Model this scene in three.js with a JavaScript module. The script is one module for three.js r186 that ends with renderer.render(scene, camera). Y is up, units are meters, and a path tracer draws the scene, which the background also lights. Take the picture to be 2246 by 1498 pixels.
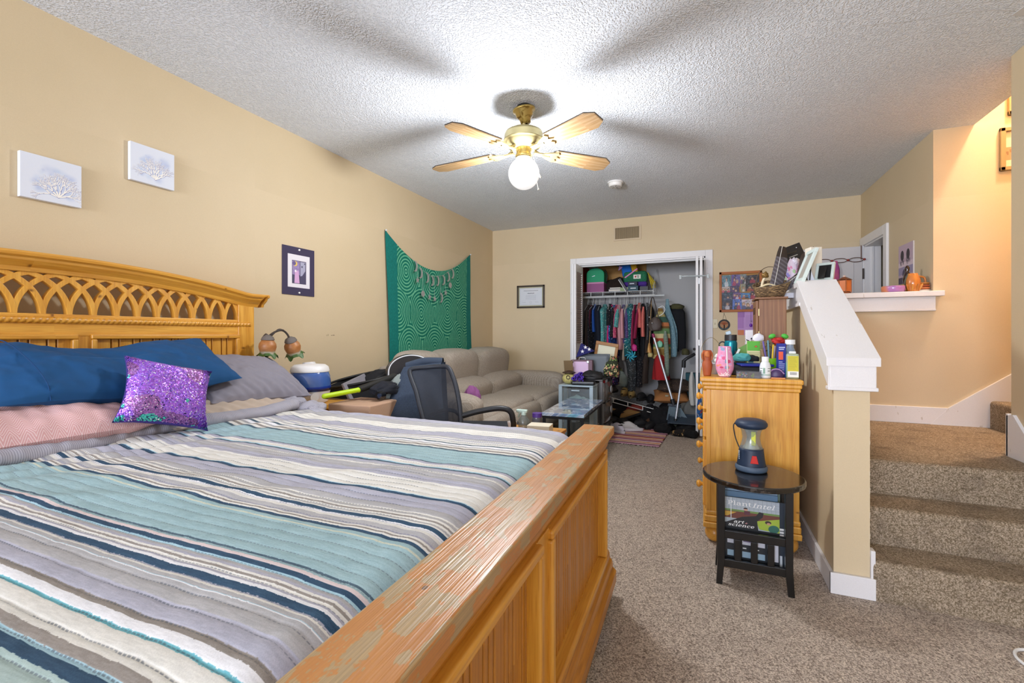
import * as THREE from 'three';
import { RoundedBoxGeometry } from 'three/addons/geometries/RoundedBoxGeometry.js';
import { mergeGeometries, mergeVertices } from 'three/addons/utils/BufferGeometryUtils.js';
import { RectAreaLightUniformsLib } from 'three/addons/lights/RectAreaLightUniformsLib.js';

// ---------- camera, sky, lights, exposure ----------
const scene = new THREE.Scene();
const F = 999, VW = 2246, VH = 1498;
const camera = new THREE.PerspectiveCamera(2 * Math.atan(VH / 2 / F) * 180 / Math.PI, VW / VH, 0.05, 60);
camera.position.set(0, 1.08, 0);
camera.rotation.set(0, 22.9 * Math.PI / 180, 0);
camera.setViewOffset(VW, VH, 0, 14, VW, VH);
const renderer = new THREE.WebGLRenderer({ antialias: true });
renderer.toneMapping = THREE.LinearToneMapping;
renderer.toneMappingExposure = 1.4;
renderer.shadowMap.enabled = true;
RectAreaLightUniformsLib.init();
scene.background = new THREE.Color(0xdfe9f5);
// area lights at two unseen windows behind the camera, placed to light the whole room
function unseenWindowLight(x, y, z, w, h, dx, dz, power) {
  const l = new THREE.RectAreaLight(0xdfe9ff, power, w, h);
  l.position.set(x, y, z); l.lookAt(x + dx, y, z + dz); scene.add(l); return l;
}
unseenWindowLight(-1.4, 1.35, 4.47, 1.8, 1.7, 0, -1, 21.5);
unseenWindowLight(0.52, 1.35, 4.47, 1.44, 1.7, 0, -1, 3);
// globe lamp under the ceiling fan
const GLOBE = new THREE.Vector3(-1.0, 2.05, -2.55);
const globeLight = new THREE.PointLight(0xf5f8ff, 3.9, 0, 2);
globeLight.position.copy(GLOBE); globeLight.castShadow = true; globeLight.shadow.radius = 4.2; scene.add(globeLight);
// unseen lamp of the upper stair hall, placed to light the stair wall
const unseenHallLight = new THREE.PointLight(0xffe4cc, 11, 0, 2);
unseenHallLight.position.set(2.05, 3.54, -3.55); unseenHallLight.castShadow = true; unseenHallLight.shadow.radius = 4; scene.add(unseenHallLight);

// ---------- helpers ----------
let seed = 7;
function rnd() { seed = (seed + 0x6d2b79f5) | 0; let t = Math.imul(seed ^ (seed >>> 15), 1 | seed); t = (t + Math.imul(t ^ (t >>> 7), 61 | t)) ^ t; return ((t ^ (t >>> 14)) >>> 0) / 4294967296; }
const R = (a, b) => a + (b - a) * rnd();
const pick = (a) => a[Math.floor(rnd() * a.length)];
function hash(x, y, s) { let h = (x * 374761393 + y * 668265263 + s * 1442695041) | 0; h = Math.imul(h ^ (h >>> 13), 1274126177); return ((h ^ (h >>> 16)) >>> 0) / 4294967296; }
function vn(x, y, s = 0, px = 0, py = 0) {           // value noise, periodic when px, py are given
  const xi = Math.floor(x), yi = Math.floor(y); let fx = x - xi, fy = y - yi; fx = fx * fx * (3 - 2 * fx); fy = fy * fy * (3 - 2 * fy);
  const w = (a, p) => p ? ((a % p) + p) % p : a, h = (a, b) => hash(w(a, px), w(b, py), s);
  return (h(xi, yi) * (1 - fx) + h(xi + 1, yi) * fx) * (1 - fy) + (h(xi, yi + 1) * (1 - fx) + h(xi + 1, yi + 1) * fx) * fy;
}
function fbm(x, y, s = 0, o = 4) { let a = .5, t = 0; for (let i = 0; i < o; i++) { t += a * vn(x, y, s + i); x *= 2.03; y *= 2.03; a *= .5; } return t; }
const mix = (a, b, t) => a + (b - a) * t, mix3 = (a, b, t) => [mix(a[0], b[0], t), mix(a[1], b[1], t), mix(a[2], b[2], t)];
const sst = (a, b, x) => { const t = Math.min(1, Math.max(0, (x - a) / (b - a))); return t * t * (3 - 2 * t); };
const hex = (h) => [(h >> 16) & 255, (h >> 8) & 255, h & 255];
function tex(w, h, fn, srgb = true, ru = 1, rv = 1) {
  const d = new Uint8Array(w * h * 4);
  for (let y = 0; y < h; y++) for (let x = 0; x < w; x++) { const c = fn(x, y), i = (y * w + x) * 4; if (c.length) { d[i] = Math.max(0, Math.min(255, c[0])); d[i + 1] = Math.max(0, Math.min(255, c[1])); d[i + 2] = Math.max(0, Math.min(255, c[2])); } else d[i] = d[i + 1] = d[i + 2] = Math.max(0, Math.min(255, c)); d[i + 3] = 255; }
  const t = new THREE.DataTexture(d, w, h); t.magFilter = THREE.LinearFilter; t.minFilter = THREE.LinearMipmapLinearFilter; t.generateMipmaps = true;
  t.wrapS = t.wrapT = THREE.RepeatWrapping; t.repeat.set(ru, rv); if (srgb) t.colorSpace = THREE.SRGBColorSpace; t.needsUpdate = true; return t;
}
const g1 = (v) => ({ valueOf: () => v });
function ctex(w, h, draw) {
  const c = document.createElement('canvas'); c.width = w; c.height = h; draw(c.getContext('2d'), w, h);
  const t = new THREE.CanvasTexture(c); t.colorSpace = THREE.SRGBColorSpace; t.wrapS = t.wrapT = THREE.RepeatWrapping; return t;
}
const mats = new Map();
function M(col, rough = .7, o = {}) {
  const k = col + '|' + rough + '|' + (Object.keys(o).length ? rndKey(o) : '');
  if (!mats.has(k)) { const p = { color: col, roughness: rough, ...o }; mats.set(k, /transmission|clearcoat|sheen|ior/.test(Object.keys(o).join()) ? new THREE.MeshPhysicalMaterial(p) : new THREE.MeshStandardMaterial(p)); }
  return mats.get(k);
}
let keyId = 0; const keyOf = new WeakMap();
function rndKey(o) { return Object.entries(o).map(([a, b]) => a + ':' + (b && typeof b === 'object' ? (keyOf.has(b) ? keyOf.get(b) : (keyOf.set(b, ++keyId), keyId)) : b)).join(); }
function uvm(g, sx = 1, sy = 1, swap = false) {       // box-projected uv in metres
  g = g.index ? g.toNonIndexed() : g; const p = g.attributes.position, n = g.attributes.normal, uv = new Float32Array(p.count * 2);
  for (let i = 0; i < p.count; i++) {
    const f = i - i % 3; let nx = 0, ny = 0, nz = 0; for (let k = 0; k < 3; k++) { nx += n.getX(f + k); ny += n.getY(f + k); nz += n.getZ(f + k); }
    nx = Math.abs(nx); ny = Math.abs(ny); nz = Math.abs(nz);
    const x = p.getX(i), y = p.getY(i), z = p.getZ(i); let u, v;
    if (ny >= nx && ny >= nz) { u = x; v = z; } else if (nx >= nz) { u = z; v = y; } else { u = x; v = y; }
    if (swap) { const t = u; u = v; v = t; }
    uv[i * 2] = u * sx; uv[i * 2 + 1] = v * sy;
  }
  g.setAttribute('uv', new THREE.BufferAttribute(uv, 2)); return g;
}
function uvGrain(g, axis, s = 1) {                    // texture u runs along the given axis (wood grain), metres
  g = g.index ? g.toNonIndexed() : g; const p = g.attributes.position, n = g.attributes.normal, uv = new Float32Array(p.count * 2), A = 'xyz'.indexOf(axis);
  for (let i = 0; i < p.count; i++) {
    const f = i - i % 3, nn = [0, 0, 0]; for (let k = 0; k < 3; k++) { nn[0] += n.getX(f + k); nn[1] += n.getY(f + k); nn[2] += n.getZ(f + k); }
    const q = [p.getX(i), p.getY(i), p.getZ(i)], o = [0, 1, 2].filter((k) => k !== A), c = Math.abs(nn[o[0]]) > Math.abs(nn[o[1]]) ? o[1] : o[0];
    uv[i * 2] = q[A] * s; uv[i * 2 + 1] = q[c] * s;
  }
  g.setAttribute('uv', new THREE.BufferAttribute(uv, 2)); return g;
}
const T = (g, x = 0, y = 0, z = 0, rx = 0, ry = 0, rz = 0) => { if (rx || ry || rz) g.applyMatrix4(new THREE.Matrix4().makeRotationFromEuler(new THREE.Euler(rx, ry, rz))); g.translate(x, y, z); return g; };
const box = (w, h, d, r = 0) => r > 0 ? new RoundedBoxGeometry(w, h, d, 2, Math.min(r, w / 2.01, h / 2.01, d / 2.01)) : new THREE.BoxGeometry(w, h, d);
const bx = (x0, x1, y0, y1, z0, z1, r = 0) => T(box(x1 - x0, y1 - y0, z1 - z0, r), (x0 + x1) / 2, (y0 + y1) / 2, (z0 + z1) / 2);
const cyl = (r0, r1, h, s = 24) => new THREE.CylinderGeometry(r0, r1, h, s);
const sph = (r, a = 24, b = 16) => new THREE.SphereGeometry(r, a, b);
const lathe = (pts, s = 32) => new THREE.LatheGeometry(pts.map((p) => new THREE.Vector2(p[0], p[1])), s);
const tube = (pts, r, seg = 24, rs = 8, closed = false) => new THREE.TubeGeometry(new THREE.CatmullRomCurve3(pts.map((p) => new THREE.Vector3(...p)), closed), seg, r, rs, closed);
const rod = (a, b, r, s = 10) => { const A = new THREE.Vector3(...a), B = new THREE.Vector3(...b), d = B.clone().sub(A), g = new THREE.CylinderGeometry(r, r, d.length(), s); g.applyQuaternion(new THREE.Quaternion().setFromUnitVectors(new THREE.Vector3(0, 1, 0), d.normalize())); g.translate((A.x + B.x) / 2, (A.y + B.y) / 2, (A.z + B.z) / 2); return g; };
const ext = (pts, depth, bev = 0, holes = []) => { const s = new THREE.Shape(pts.map((p) => new THREE.Vector2(p[0], p[1]))); for (const h of holes) s.holes.push(new THREE.Path(h.map((p) => new THREE.Vector2(p[0], p[1])))); return new THREE.ExtrudeGeometry(s, { depth, bevelEnabled: bev > 0, bevelThickness: bev, bevelSize: bev, bevelSegments: 2, curveSegments: 12 }); };
const merge = (a) => mergeGeometries(a.map((g) => { g = g.index ? g.toNonIndexed() : g; for (const k of Object.keys(g.attributes)) if (!['position', 'normal', 'uv'].includes(k)) g.deleteAttribute(k); g.morphAttributes = {}; return g; }));
const count = new Map();
function numbered(n) { const k = count.get(n) || 0; count.set(n, k + 1); return k ? n + '_' + String(k).padStart(3, '0') : n; }
function mesh(name, geo, mat, parent) { const m = new THREE.Mesh(geo, mat); m.name = name; m.castShadow = m.receiveShadow = true; (parent || scene).add(m); return m; }
function thing(name, label, category, pos = [0, 0, 0], turn = 0, group) {
  const o = new THREE.Group(); o.name = numbered(name); o.position.set(...pos); o.rotation.y = turn; o.userData = { label, category }; if (group) o.userData.group = group; scene.add(o); return o;
}
function solo(name, label, category, geo, mat, pos = [0, 0, 0], turn = 0, group) {
  const o = mesh(numbered(name), geo, mat); o.position.set(...pos); o.rotation.y = turn; o.userData = { label, category }; if (group) o.userData.group = group; return o;
}
function struct(name, label, category, geo, mat) { const o = geo ? mesh(name, geo, mat) : new THREE.Group(); o.name = name; if (!geo) scene.add(o); o.userData = { label, category, kind: 'structure' }; return o; }
function dup(src, pos, turn, label) { const c = src.clone(); c.name = numbered(src.name.replace(/_\d{3}$/, '')); c.userData = { ...src.userData }; if (label) c.userData.label = label; c.position.set(...pos); c.rotation.set(0, turn || 0, 0); scene.add(c); return c; }
function place(o, x, y, z, rx = 0, ry = 0, rz = 0) { o.position.set(x, y, z); o.rotation.set(rx, ry, rz); return o; }
// soft pillow: w along x, h along y, thickness t along z
function pillow(w, h, t, o = {}) {
  const { n = 40, m = 30, pinch = .5, wr = .006, s = 1, f = 9, flat = 2.6 } = o; const pos = [], uv = [], idx = [];
  for (let side = 0; side < 2; side++) for (let j = 0; j <= m; j++) for (let i = 0; i <= n; i++) {
    const u = i / n * 2 - 1, v = j / m * 2 - 1;
    const e = Math.pow(Math.max(0, 1 - Math.pow(Math.abs(u), flat)), .55) * Math.pow(Math.max(0, 1 - Math.pow(Math.abs(v), flat)), .55);
    const inU = 1 - .07 * pinch * (1 - v * v) * Math.abs(u) * Math.abs(u), inV = 1 - .09 * pinch * (1 - u * u) * v * v;
    let z = e * t / 2; z += wr * (fbm(u * f * w + 3, v * f * h + 7, s + side * 9, 3) - .45) * Math.min(1, e * 3) * 2;
    pos.push(u * w / 2 * (inV > 0 ? 1 : 1) * (1 - .05 * pinch * (1 - v * v) * u * u) * inU, v * h / 2 * inV, side ? -z : z); uv.push((u + 1) * w / 2, (v + 1) * h / 2);
  }
  const N = (n + 1) * (m + 1);
  for (let side = 0; side < 2; side++) for (let j = 0; j < m; j++) for (let i = 0; i < n; i++) { const a = side * N + j * (n + 1) + i, b = a + 1, c = a + n + 1, d = c + 1; side ? idx.push(a, c, b, b, c, d) : idx.push(a, b, c, b, d, c); }
  const g = new THREE.BufferGeometry(); g.setAttribute('position', new THREE.Float32BufferAttribute(pos, 3)); g.setAttribute('uv', new THREE.Float32BufferAttribute(uv, 2)); g.setIndex(idx);
  g.computeVertexNormals(); return g;
}
// parametric grid: f(u, v) -> [x, y, z], with uv from q(u, v) in metres
function grid(n, m, f, q) {
  const pos = [], uv = [], idx = [];
  for (let j = 0; j <= m; j++) for (let i = 0; i <= n; i++) { pos.push(...f(i / n, j / m)); uv.push(...(q ? q(i / n, j / m) : [i / n, j / m])); }
  for (let j = 0; j < m; j++) for (let i = 0; i < n; i++) { const a = j * (n + 1) + i, b = a + 1, c = a + n + 1, d = c + 1; idx.push(a, b, c, b, d, c); }
  const g = new THREE.BufferGeometry(); g.setAttribute('position', new THREE.Float32BufferAttribute(pos, 3)); g.setAttribute('uv', new THREE.Float32BufferAttribute(uv, 2)); g.setIndex(idx); g.computeVertexNormals(); return g;
}
// lumpy closed heap (cloth pile): radii a, b, c
function lump(a, b, c, amp = .25, s = 1, fq = 2.2, det = 24) {
  const g = mergeVertices(new THREE.SphereGeometry(1, det, Math.round(det * .7)).deleteAttribute('uv').deleteAttribute('normal')); const p = g.attributes.position;
  for (let i = 0; i < p.count; i++) { let x = p.getX(i), y = p.getY(i), z = p.getZ(i); const k = 1 + amp * 2 * (fbm(x * fq + z * 1.3 + s * 3.1, y * fq + z * fq + s * 1.7, s, 3) - .45); p.setXYZ(i, x * a * k, Math.max(-.55, y) * b * k, z * c * k); }
  g.computeVertexNormals(); const uv = new Float32Array(p.count * 2); for (let i = 0; i < p.count; i++) { uv[2 * i] = p.getX(i) + p.getZ(i) * .3; uv[2 * i + 1] = p.getY(i) + p.getZ(i) * .8; } g.setAttribute('uv', new THREE.BufferAttribute(uv, 2));
  return g;
}

// ---------- textures and materials ----------
const carpetMap = tex(1024, 1024, (x, y) => { const n = hash(x, y, 1), m = vn(x / 3, y / 3, 2, 0, 0), b = vn(x / 64, y / 64, 4, 16, 16), k = vn(x / 9, y / 9, 5); const q = vn(x / 6, y / 6, 6, 0, 0); let t = sst(.12, .8, .22 * n + .4 * m + .38 * q); const c = mix3(hex(0x76675a), hex(0xe6d6c4), t); const d = (b - .5) * 12 + (k > .76 ? -22 : 0); return [c[0] + d, c[1] + d, c[2] + d * .9]; });
const carpetBump = tex(1024, 1024, (x, y) => 90 + 150 * (hash(x >> 1, y >> 1, 1) * .5 + vn(x / 4, y / 4, 2) * .5), false);
const carpet = new THREE.MeshStandardMaterial({ map: carpetMap, bumpMap: carpetBump, bumpScale: .006, roughness: 1 });
const stairMap = tex(1024, 1024, (x, y) => { const n = hash(x, y, 11), m = vn(x / 3, y / 3, 12), k = fbm(x / 120, y / 120, 15, 4); let c = mix3(hex(0x66573f), hex(0xd0bca4), sst(.12, .85, .22 * n + .4 * m + .38 * vn(x / 6, y / 6, 13))); c = mix3(c, hex(0x5c4f42), Math.max(0, k - .48) * 1.1); return c; });
const stairCarpet = new THREE.MeshStandardMaterial({ map: stairMap, bumpMap: carpetBump, bumpScale: .006, roughness: 1 });
const popBump = tex(1024, 1024, (x, y) => { const a = vn(x / 7, y / 7, 21, 0, 0), b = vn(x / 3.4, y / 3.4, 22); return 255 * sst(.38, .8, a * .62 + b * .38); }, false);
const popMap = tex(512, 512, (x, y) => { const v = 238 + 10 * (vn(x / 3, y / 3, 23) - .5) + 6 * (fbm(x / 90, y / 90, 24) - .5); return [v - 5, v, v + 6]; });
const ceilMat = new THREE.MeshStandardMaterial({ map: popMap, bumpMap: popBump, bumpScale: .0042, roughness: .95 });
const wallMap = tex(1024, 1024, (x, y) => { const a = (fbm(x / 200, y / 200, 31, 4) - .5) * 9, b = (hash(x, y, 32) - .5) * 4; return [213 + a + b, 193 + a + b, 157 + a * 1.2 + b]; });
const wallBump = tex(512, 512, (x, y) => 128 + 90 * (vn(x / 6, y / 6, 33) - .5), false);
const wallMat = new THREE.MeshStandardMaterial({ map: wallMap, bumpMap: wallBump, bumpScale: .0006, roughness: .62 });
const trimMap = tex(512, 512, (x, y) => { const k = fbm(x / 14, y / 60, 41, 4), v = (hash(x, y, 42) - .5) * 5; return k > .80 ? [206 + v, 199 + v, 190 + v] : [232 + v, 229 + v, 227 + v]; });
const trimMat = new THREE.MeshStandardMaterial({ map: trimMap, roughness: .38 });
const greyWall = M(0xb9b7b4, .8);
// pine: u along the grain
function woodTex(w, h, dark, mid, light, s, knots = 8, rings = 26) {
  const kn = []; for (let i = 0; i < knots; i++) kn.push([hash(i, 1, s) * w, hash(i, 2, s) * h, 3 + 7 * hash(i, 3, s)]);
  return tex(w, h, (x, y) => {
    let dy = 0, kk = 0; for (const [kx, ky, kr] of kn) { const X = (x - kx) / (kr * 3.2), Y = (y - ky) / kr, q = X * X + Y * Y; dy += (y - ky) * 1.2 * Math.exp(-q * .25); kk = Math.max(kk, Math.exp(-(Math.pow((x - kx) / kr * .8, 2) + Y * Y) * 2)); }
    const yy = y + dy + 9 * vn(x / 170, y / 60, s + 3), g = .5 + .5 * Math.sin(yy / h * 6.283 * rings + 4 * vn(x / 240, yy / 30, s + 4)), f = vn(x / 60, y * .9, s + 5), b = vn(x / 300, y / 90, s + 6);
    let c = mix3(mid, light, g * .55 + f * .35); c = mix3(c, dark, Math.max(0, .55 - f) * .5 + (b - .5) * .25); return mix3(c, mix3(dark, [40, 20, 8], .45), kk * .85);
  });
}
const pineTex = woodTex(1024, 512, hex(0xa86216), hex(0xd5942f), hex(0xeab04a), 51, 9, 18);
const pine = new THREE.MeshPhysicalMaterial({ map: pineTex, roughness: .36, clearcoat: .35, clearcoatRoughness: .25 });
const pineDk = new THREE.MeshPhysicalMaterial({ map: woodTex(1024, 512, hex(0x86500f), hex(0xb47420), hex(0xcb8c33), 61, 6, 22), roughness: .38, clearcoat: .3, clearcoatRoughness: .3 });
const cabWood = new THREE.MeshStandardMaterial({ map: woodTex(512, 512, hex(0x4a2c18), hex(0x7a4f30), hex(0x946a45), 71, 3, 40), roughness: .45 });
// ---------- the room ----------
const CEIL = 2.46, XL = -2.59, ZB = -5.47, XR = 1.42, ZS = -3.93, LAND = .48, RIS = .16, XN = 1.40;
struct('floor', 'speckled brown beige carpet floor', 'floor', uvm(bx(-2.75, 1.75, -.12, 0, -6.35, 4.7), 1 / .7, 1 / .7), carpet);
struct('wall_left', 'warm beige painted wall behind the bed', 'wall', uvm(bx(-2.75, XL, 0, CEIL, -5.6, 4.7), .5, .5), wallMat);
const dent = thing('wall_scuff', 'small chipped paint scuff on the beige wall beside the bell-shaded lamp', 'scuff', [XL + .0006, 1.075, -2.62]);
for (const [y, z, w, h] of [[.004, -.035, .018, .007], [.003, -.015, .012, .005], [.006, .02, .003, .014], [.003, .032, .003, .012]]) mesh('chip', T(box(.001, h, w, 0), 0, y, z), M(0x9d8a70, .9), dent);
// back wall with the closet opening
{
  const g = ext([[-2.75, 0], [-1.455, 0], [-1.455, 1.955], [.015, 1.955], [.015, 0], [1.56, 0], [1.56, CEIL], [-2.75, CEIL]], .12); g.translate(0, 0, ZB - .12);
  struct('wall_back', 'beige painted wall with the closet opening', 'wall', uvm(g, .5, .5), wallMat);
  struct('wall_closet_back', 'grey white closet back wall', 'wall', bx(-1.9, .35, 0, CEIL, -6.32, -6.2), greyWall);
  struct('wall_closet_left', 'grey white closet side wall', 'wall', bx(-1.95, -1.8, 0, CEIL, -6.32, ZB - .12), greyWall);
  struct('wall_closet_right', 'grey white closet side wall', 'wall', bx(.25, .4, 0, CEIL, -6.32, ZB - .12), greyWall);
}
// right wall with a doorway into a dark room
{
  const g = ext([[5.6, 0], [5.36, 0], [5.36, 1.945], [4.80, 1.945], [4.80, 0], [4.05, 0], [4.05, CEIL], [5.6, CEIL]].map(([a, b]) => [a, b]), .12); g.rotateY(Math.PI / 2); g.translate(XR, 0, 0);
  struct('wall_right', 'beige painted wall with a white cased doorway', 'wall', uvm(g, .5, .5), wallMat);
  const dark = wallMat;
  struct('wall_side_room_far', 'wall of the unlit room beyond the doorway', 'wall', bx(3.6, 3.7, 0, CEIL, -5.6, -4.05), dark);
  struct('wall_side_room_end', 'end wall of the unlit room beyond the doorway', 'wall', bx(1.56, 3.7, 0, CEIL, -5.72, -5.6), dark);
  struct('floor_side_room', 'carpet floor of the unlit room', 'floor', bx(1.75, 3.7, -.12, 0, -5.72, -4.05), carpet);
  struct('ceiling_side_room', 'ceiling of the unlit room', 'ceiling', bx(1.54, 3.7, CEIL, CEIL + .1, -5.72, -4.05), ceilMat);
}
// wall behind the stairs, wall beside the stairs, upper hall
struct('wall_stair', 'tall beige wall behind the stair landing lit from upstairs', 'wall', uvm(bx(XR, 4.2, 0, 4.9, ZS - .12, ZS), .5, .5), wallMat);
struct('wall_stair_side', 'beige wall beside the lower steps', 'wall', uvm(merge([bx(XN, XN + .12, 0, CEIL, -3.04, 4.7), bx(XN, 4.2, CEIL, 4.9, -3.04, -2.92), bx(XN + .12, 4.2, 0, CEIL, -3.04, -2.92)]), .5, .5), wallMat);
struct('wall_hall_end', 'beige end wall of the upper stair hall', 'wall', bx(4.2, 4.3, 0, 4.9, -4.05, -2.92), wallMat);
struct('wall_hall_left', 'beige wall above the ceiling edge of the stairwell', 'wall', bx(1.53, 1.63, CEIL + .12, 4.9, -4.05, -2.92), wallMat);
struct('ceiling_hall', 'ceiling of the upper stair hall', 'ceiling', bx(1.53, 4.3, 4.9, 5.0, -4.05, -2.92), M(0xdddddb, .9));
// popcorn ceiling
struct('ceiling', 'white popcorn textured ceiling', 'ceiling', uvm(merge([bx(-2.75, XR + .2, CEIL, CEIL + .12, -6.35, ZS), bx(-2.75, 1.63, CEIL, CEIL + .12, ZS, -3.04), bx(-2.75, XN + .12, CEIL, CEIL + .12, -3.04, 4.7)]), 1 / .85, 1 / .85), ceilMat);
{ // repaired crack in the ceiling
  const o = thing('ceiling_patch', 'smooth plaster patch and crack in the popcorn ceiling near the stairs', 'patch', [1.27, CEIL, -2.62]);
  mesh('patch', T(ext([[-.09, -.05], [-.02, -.09], [.06, -.07], [.12, -.1], [.18, -.04], [.12, .02], [.05, .04], [-.06, .05]], .003), 0, 0, 0, Math.PI / 2), M(0xd4d3d2, .9), o).scale.setScalar(.55);
  mesh('crack', tube([[-.62, 0, .14], [-.45, 0, .1], [-.3, 0, .085], [-.16, 0, .05], [-.05, 0, .0]], .0013, 30, 5), M(0xc4c1be, .9), o);
}
// unseen rear wall, set back so its two windows light the room evenly
{
  const hole = (x0, x1) => [[x0, .5], [x0, 2.2], [x1, 2.2], [x1, .5]];
  const g = ext([[-2.75, 0], [1.56, 0], [1.56, CEIL], [-2.75, CEIL]], .14, 0, [hole(-2.3, -.5), hole(-.2, 1.24)]); g.translate(0, 0, 4.5);
  struct('unseen_wall_rear', 'unseen beige wall with two windows behind the viewer, set back to spread their light', 'wall', uvm(g, .5, .5), wallMat);
  let n = 0; for (const [x0, x1] of [[-2.3, -.5], [-.2, 1.24]]) {
    const w = struct('unseen_window_' + (++n), n === 1 ? 'wide white framed window out of view behind the viewer, placed to light the room' : 'white framed window out of view behind the viewer, placed to light the right side', 'window');
    mesh('unseen_window_frame', merge([bx(x0, x1, 2.15, 2.2, 4.52, 4.6), bx(x0, x1, .5, .55, 4.52, 4.6), bx(x0, x0 + .05, .55, 2.15, 4.52, 4.6), bx(x1 - .05, x1, .55, 2.15, 4.52, 4.6), bx(x0 + .05, x1 - .05, 1.33, 1.37, 4.53, 4.59)]), trimMat, w);
    mesh('pane', bx(x0 + .05, x1 - .05, .55, 2.15, 4.56, 4.563), M(0xffffff, .02, { transmission: 1, thickness: 0, ior: 1.5 }), w);
  }
}
// half wall beside the stairs with a sloping cap, and the half wall behind the landing
const HX0 = .50, HX1 = .625, ZC = -2.29, CAP = 1.375;
{
  const zs = 2.93, prof = [[2.29, 0], [3.93, 0], [3.93, 1.25], [zs, 1.25], [2.29, .855]];
  const g = ext(prof, HX1 - HX0); g.rotateY(Math.PI / 2); g.translate(HX0, 0, 0);
  struct('wall_half_stair', 'beige half wall with a sloping top beside the steps', 'wall', uvm(g, .5, .5), wallMat);
  struct('wall_half_landing', 'beige half wall below the ledge behind the landing', 'wall', uvm(bx(HX0, XR, 0, 1.25, ZS - .12, ZS), .5, .5), wallMat);
  const t1 = struct('trim_1', 'white painted sloping cap with moulded apron on the half wall', 'trim');
  const slab = (z0, y0, z1, y1, th, x0, x1) => { const h = ext([[-z0, y0], [-z1, y1], [-z1, y1 - th], [-z0, y0 - th]], x1 - x0, .002); h.rotateY(Math.PI / 2); h.translate(x0, 0, 0); return uvm(h); };
  mesh('sloping_cap', slab(-2.265, .985, -2.94, CAP + .004, .03, .472, .653), trimMat, t1);
  mesh('level_cap', uvm(bx(.472, .653, CAP - .03, CAP, -3.99, -2.93, .004)), trimMat, t1);
  mesh('apron', merge([slab(-2.283, .95, -2.93, CAP - .032, .09, .482, .501), slab(-2.283, .95, -2.93, CAP - .032, .09, .624, .643), uvm(bx(.482, .643, .862, .955, -2.31, -2.272, .004)), uvm(bx(.476, .649, .850, .866, -2.315, -2.268, .004)), uvm(bx(.482, .501, CAP - .13, CAP - .03, -3.95, -2.92)), uvm(bx(.624, .643, CAP - .13, CAP - .03, -3.93, -2.92)), uvm(bx(.476, .501, CAP - .135, CAP - .118, -3.95, -2.9))]), trimMat, t1);
  const t2 = struct('trim_2', 'white painted ledge with apron over the landing', 'trim');
  mesh('ledge', uvm(bx(.64, XR + .04, CAP - .035, CAP, -4.09, -3.87, .004)), trimMat, t2);
  mesh('apron', uvm(bx(.643, XR + .005, CAP - .125, CAP - .035, -3.93, -3.905, .003)), trimMat, t2);
  mesh('apron_moulding', uvm(bx(.643, XR + .005, CAP - .132, CAP - .118, -3.93, -3.898, .004)), trimMat, t2);
  struct('baseboard_half_wall', 'white baseboard around the end of the half wall', 'baseboard', uvm(merge([bx(.486, HX0, 0, .088, -3.93, ZC + .014, .003), bx(.486, .642, 0, .088, ZC, ZC + .016, .003), bx(.6255, .642, 0, .20, ZC - .03, ZC + .01, .003)])), trimMat);
  const nicks = thing('paint_chip', 'bare chipped corner edge on the half wall post', 'chip', [.6245, 0, ZC]);
  for (let i = 0; i < 9; i++) mesh('chip', T(box(.0022, R(.008, .03), .0022), 0, .1 + i * .085 + R(-.03, .03), 0, 0, 0, R(-.06, .06)), M(0xd9c9ae, .9), nicks);
}
// steps and landing, all carpeted
{
  const st = struct('floor_stairs', 'carpeted steps and landing beside the half wall', 'stairs');
  const zr = [-2.275, -2.475, -2.70];
  const nose = (x0, x1, y0, y1, z0, z1) => uvm(bx(x0, x1, y0, y1, z0, z1, .022), 1 / .7, 1 / .7);
  mesh('step', nose(HX1, XN, -.02, RIS, zr[1] - .1, zr[0]), stairCarpet, st);
  mesh('step', nose(HX1, XN, 0, RIS * 2, zr[2] - .1, zr[1]), stairCarpet, st);
  mesh('landing', uvm(merge([bx(HX1, XN, .05, LAND, -3.1, zr[2], .022), bx(HX1, 1.74, .05, LAND, ZS, -3.078, 0), bx(XN + .001, 1.74, .05, LAND, -3.078, -3.04, 0)]), 1 / .7, 1 / .7), stairCarpet, st);
  for (let i = 0; i < 9; i++) mesh('step', nose(1.70 + i * .24, 2.02 + i * .24, LAND - .1 + i * .18, LAND + .175 + i * .18, ZS, -3.035), stairCarpet, st);
  const b = struct('baseboard_stairs', 'white baseboard and skirt boards along the stairs', 'baseboard');
  mesh('baseboard', uvm(bx(HX1, 1.50, LAND, LAND + .115, ZS, ZS + .014, .003)), trimMat, b);
  mesh('skirt_board', uvm(T(ext([[1.40, LAND], [1.75, LAND], [3.9, 2.1], [3.9, 2.42], [1.495, LAND + .115]], .015), 0, 0, ZS)), trimMat, b);
  const h = ext([[3.05, LAND - .01], [3.05, LAND + .2], [3.0, LAND + .21], [2.2, -.02], [2.2, -.1]], .014); h.rotateY(Math.PI / 2); h.translate(XN - .014, 0, 0);
  mesh('skirt_board', uvm(merge([h, bx(XN - .014, XN + .13, LAND, LAND + .21, -3.055, -3.04)])), trimMat, b);
}
// other baseboards
struct('baseboard_left', 'white baseboard along the left wall', 'baseboard', uvm(bx(XL, XL + .014, 0, .088, -5.47, 4.5, .003)), trimMat);
struct('baseboard_back', 'white baseboard along the back wall', 'baseboard', uvm(merge([bx(-2.576, -1.53, 0, .088, ZB, ZB + .014, .003), bx(.09, XR, 0, .088, ZB, ZB + .014, .003)])), trimMat);
struct('baseboard_right', 'white baseboard along the right wall', 'baseboard', uvm(bx(XR - .014, XR, 0, .088, -4.72, -4.06, .003)), trimMat);
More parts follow.
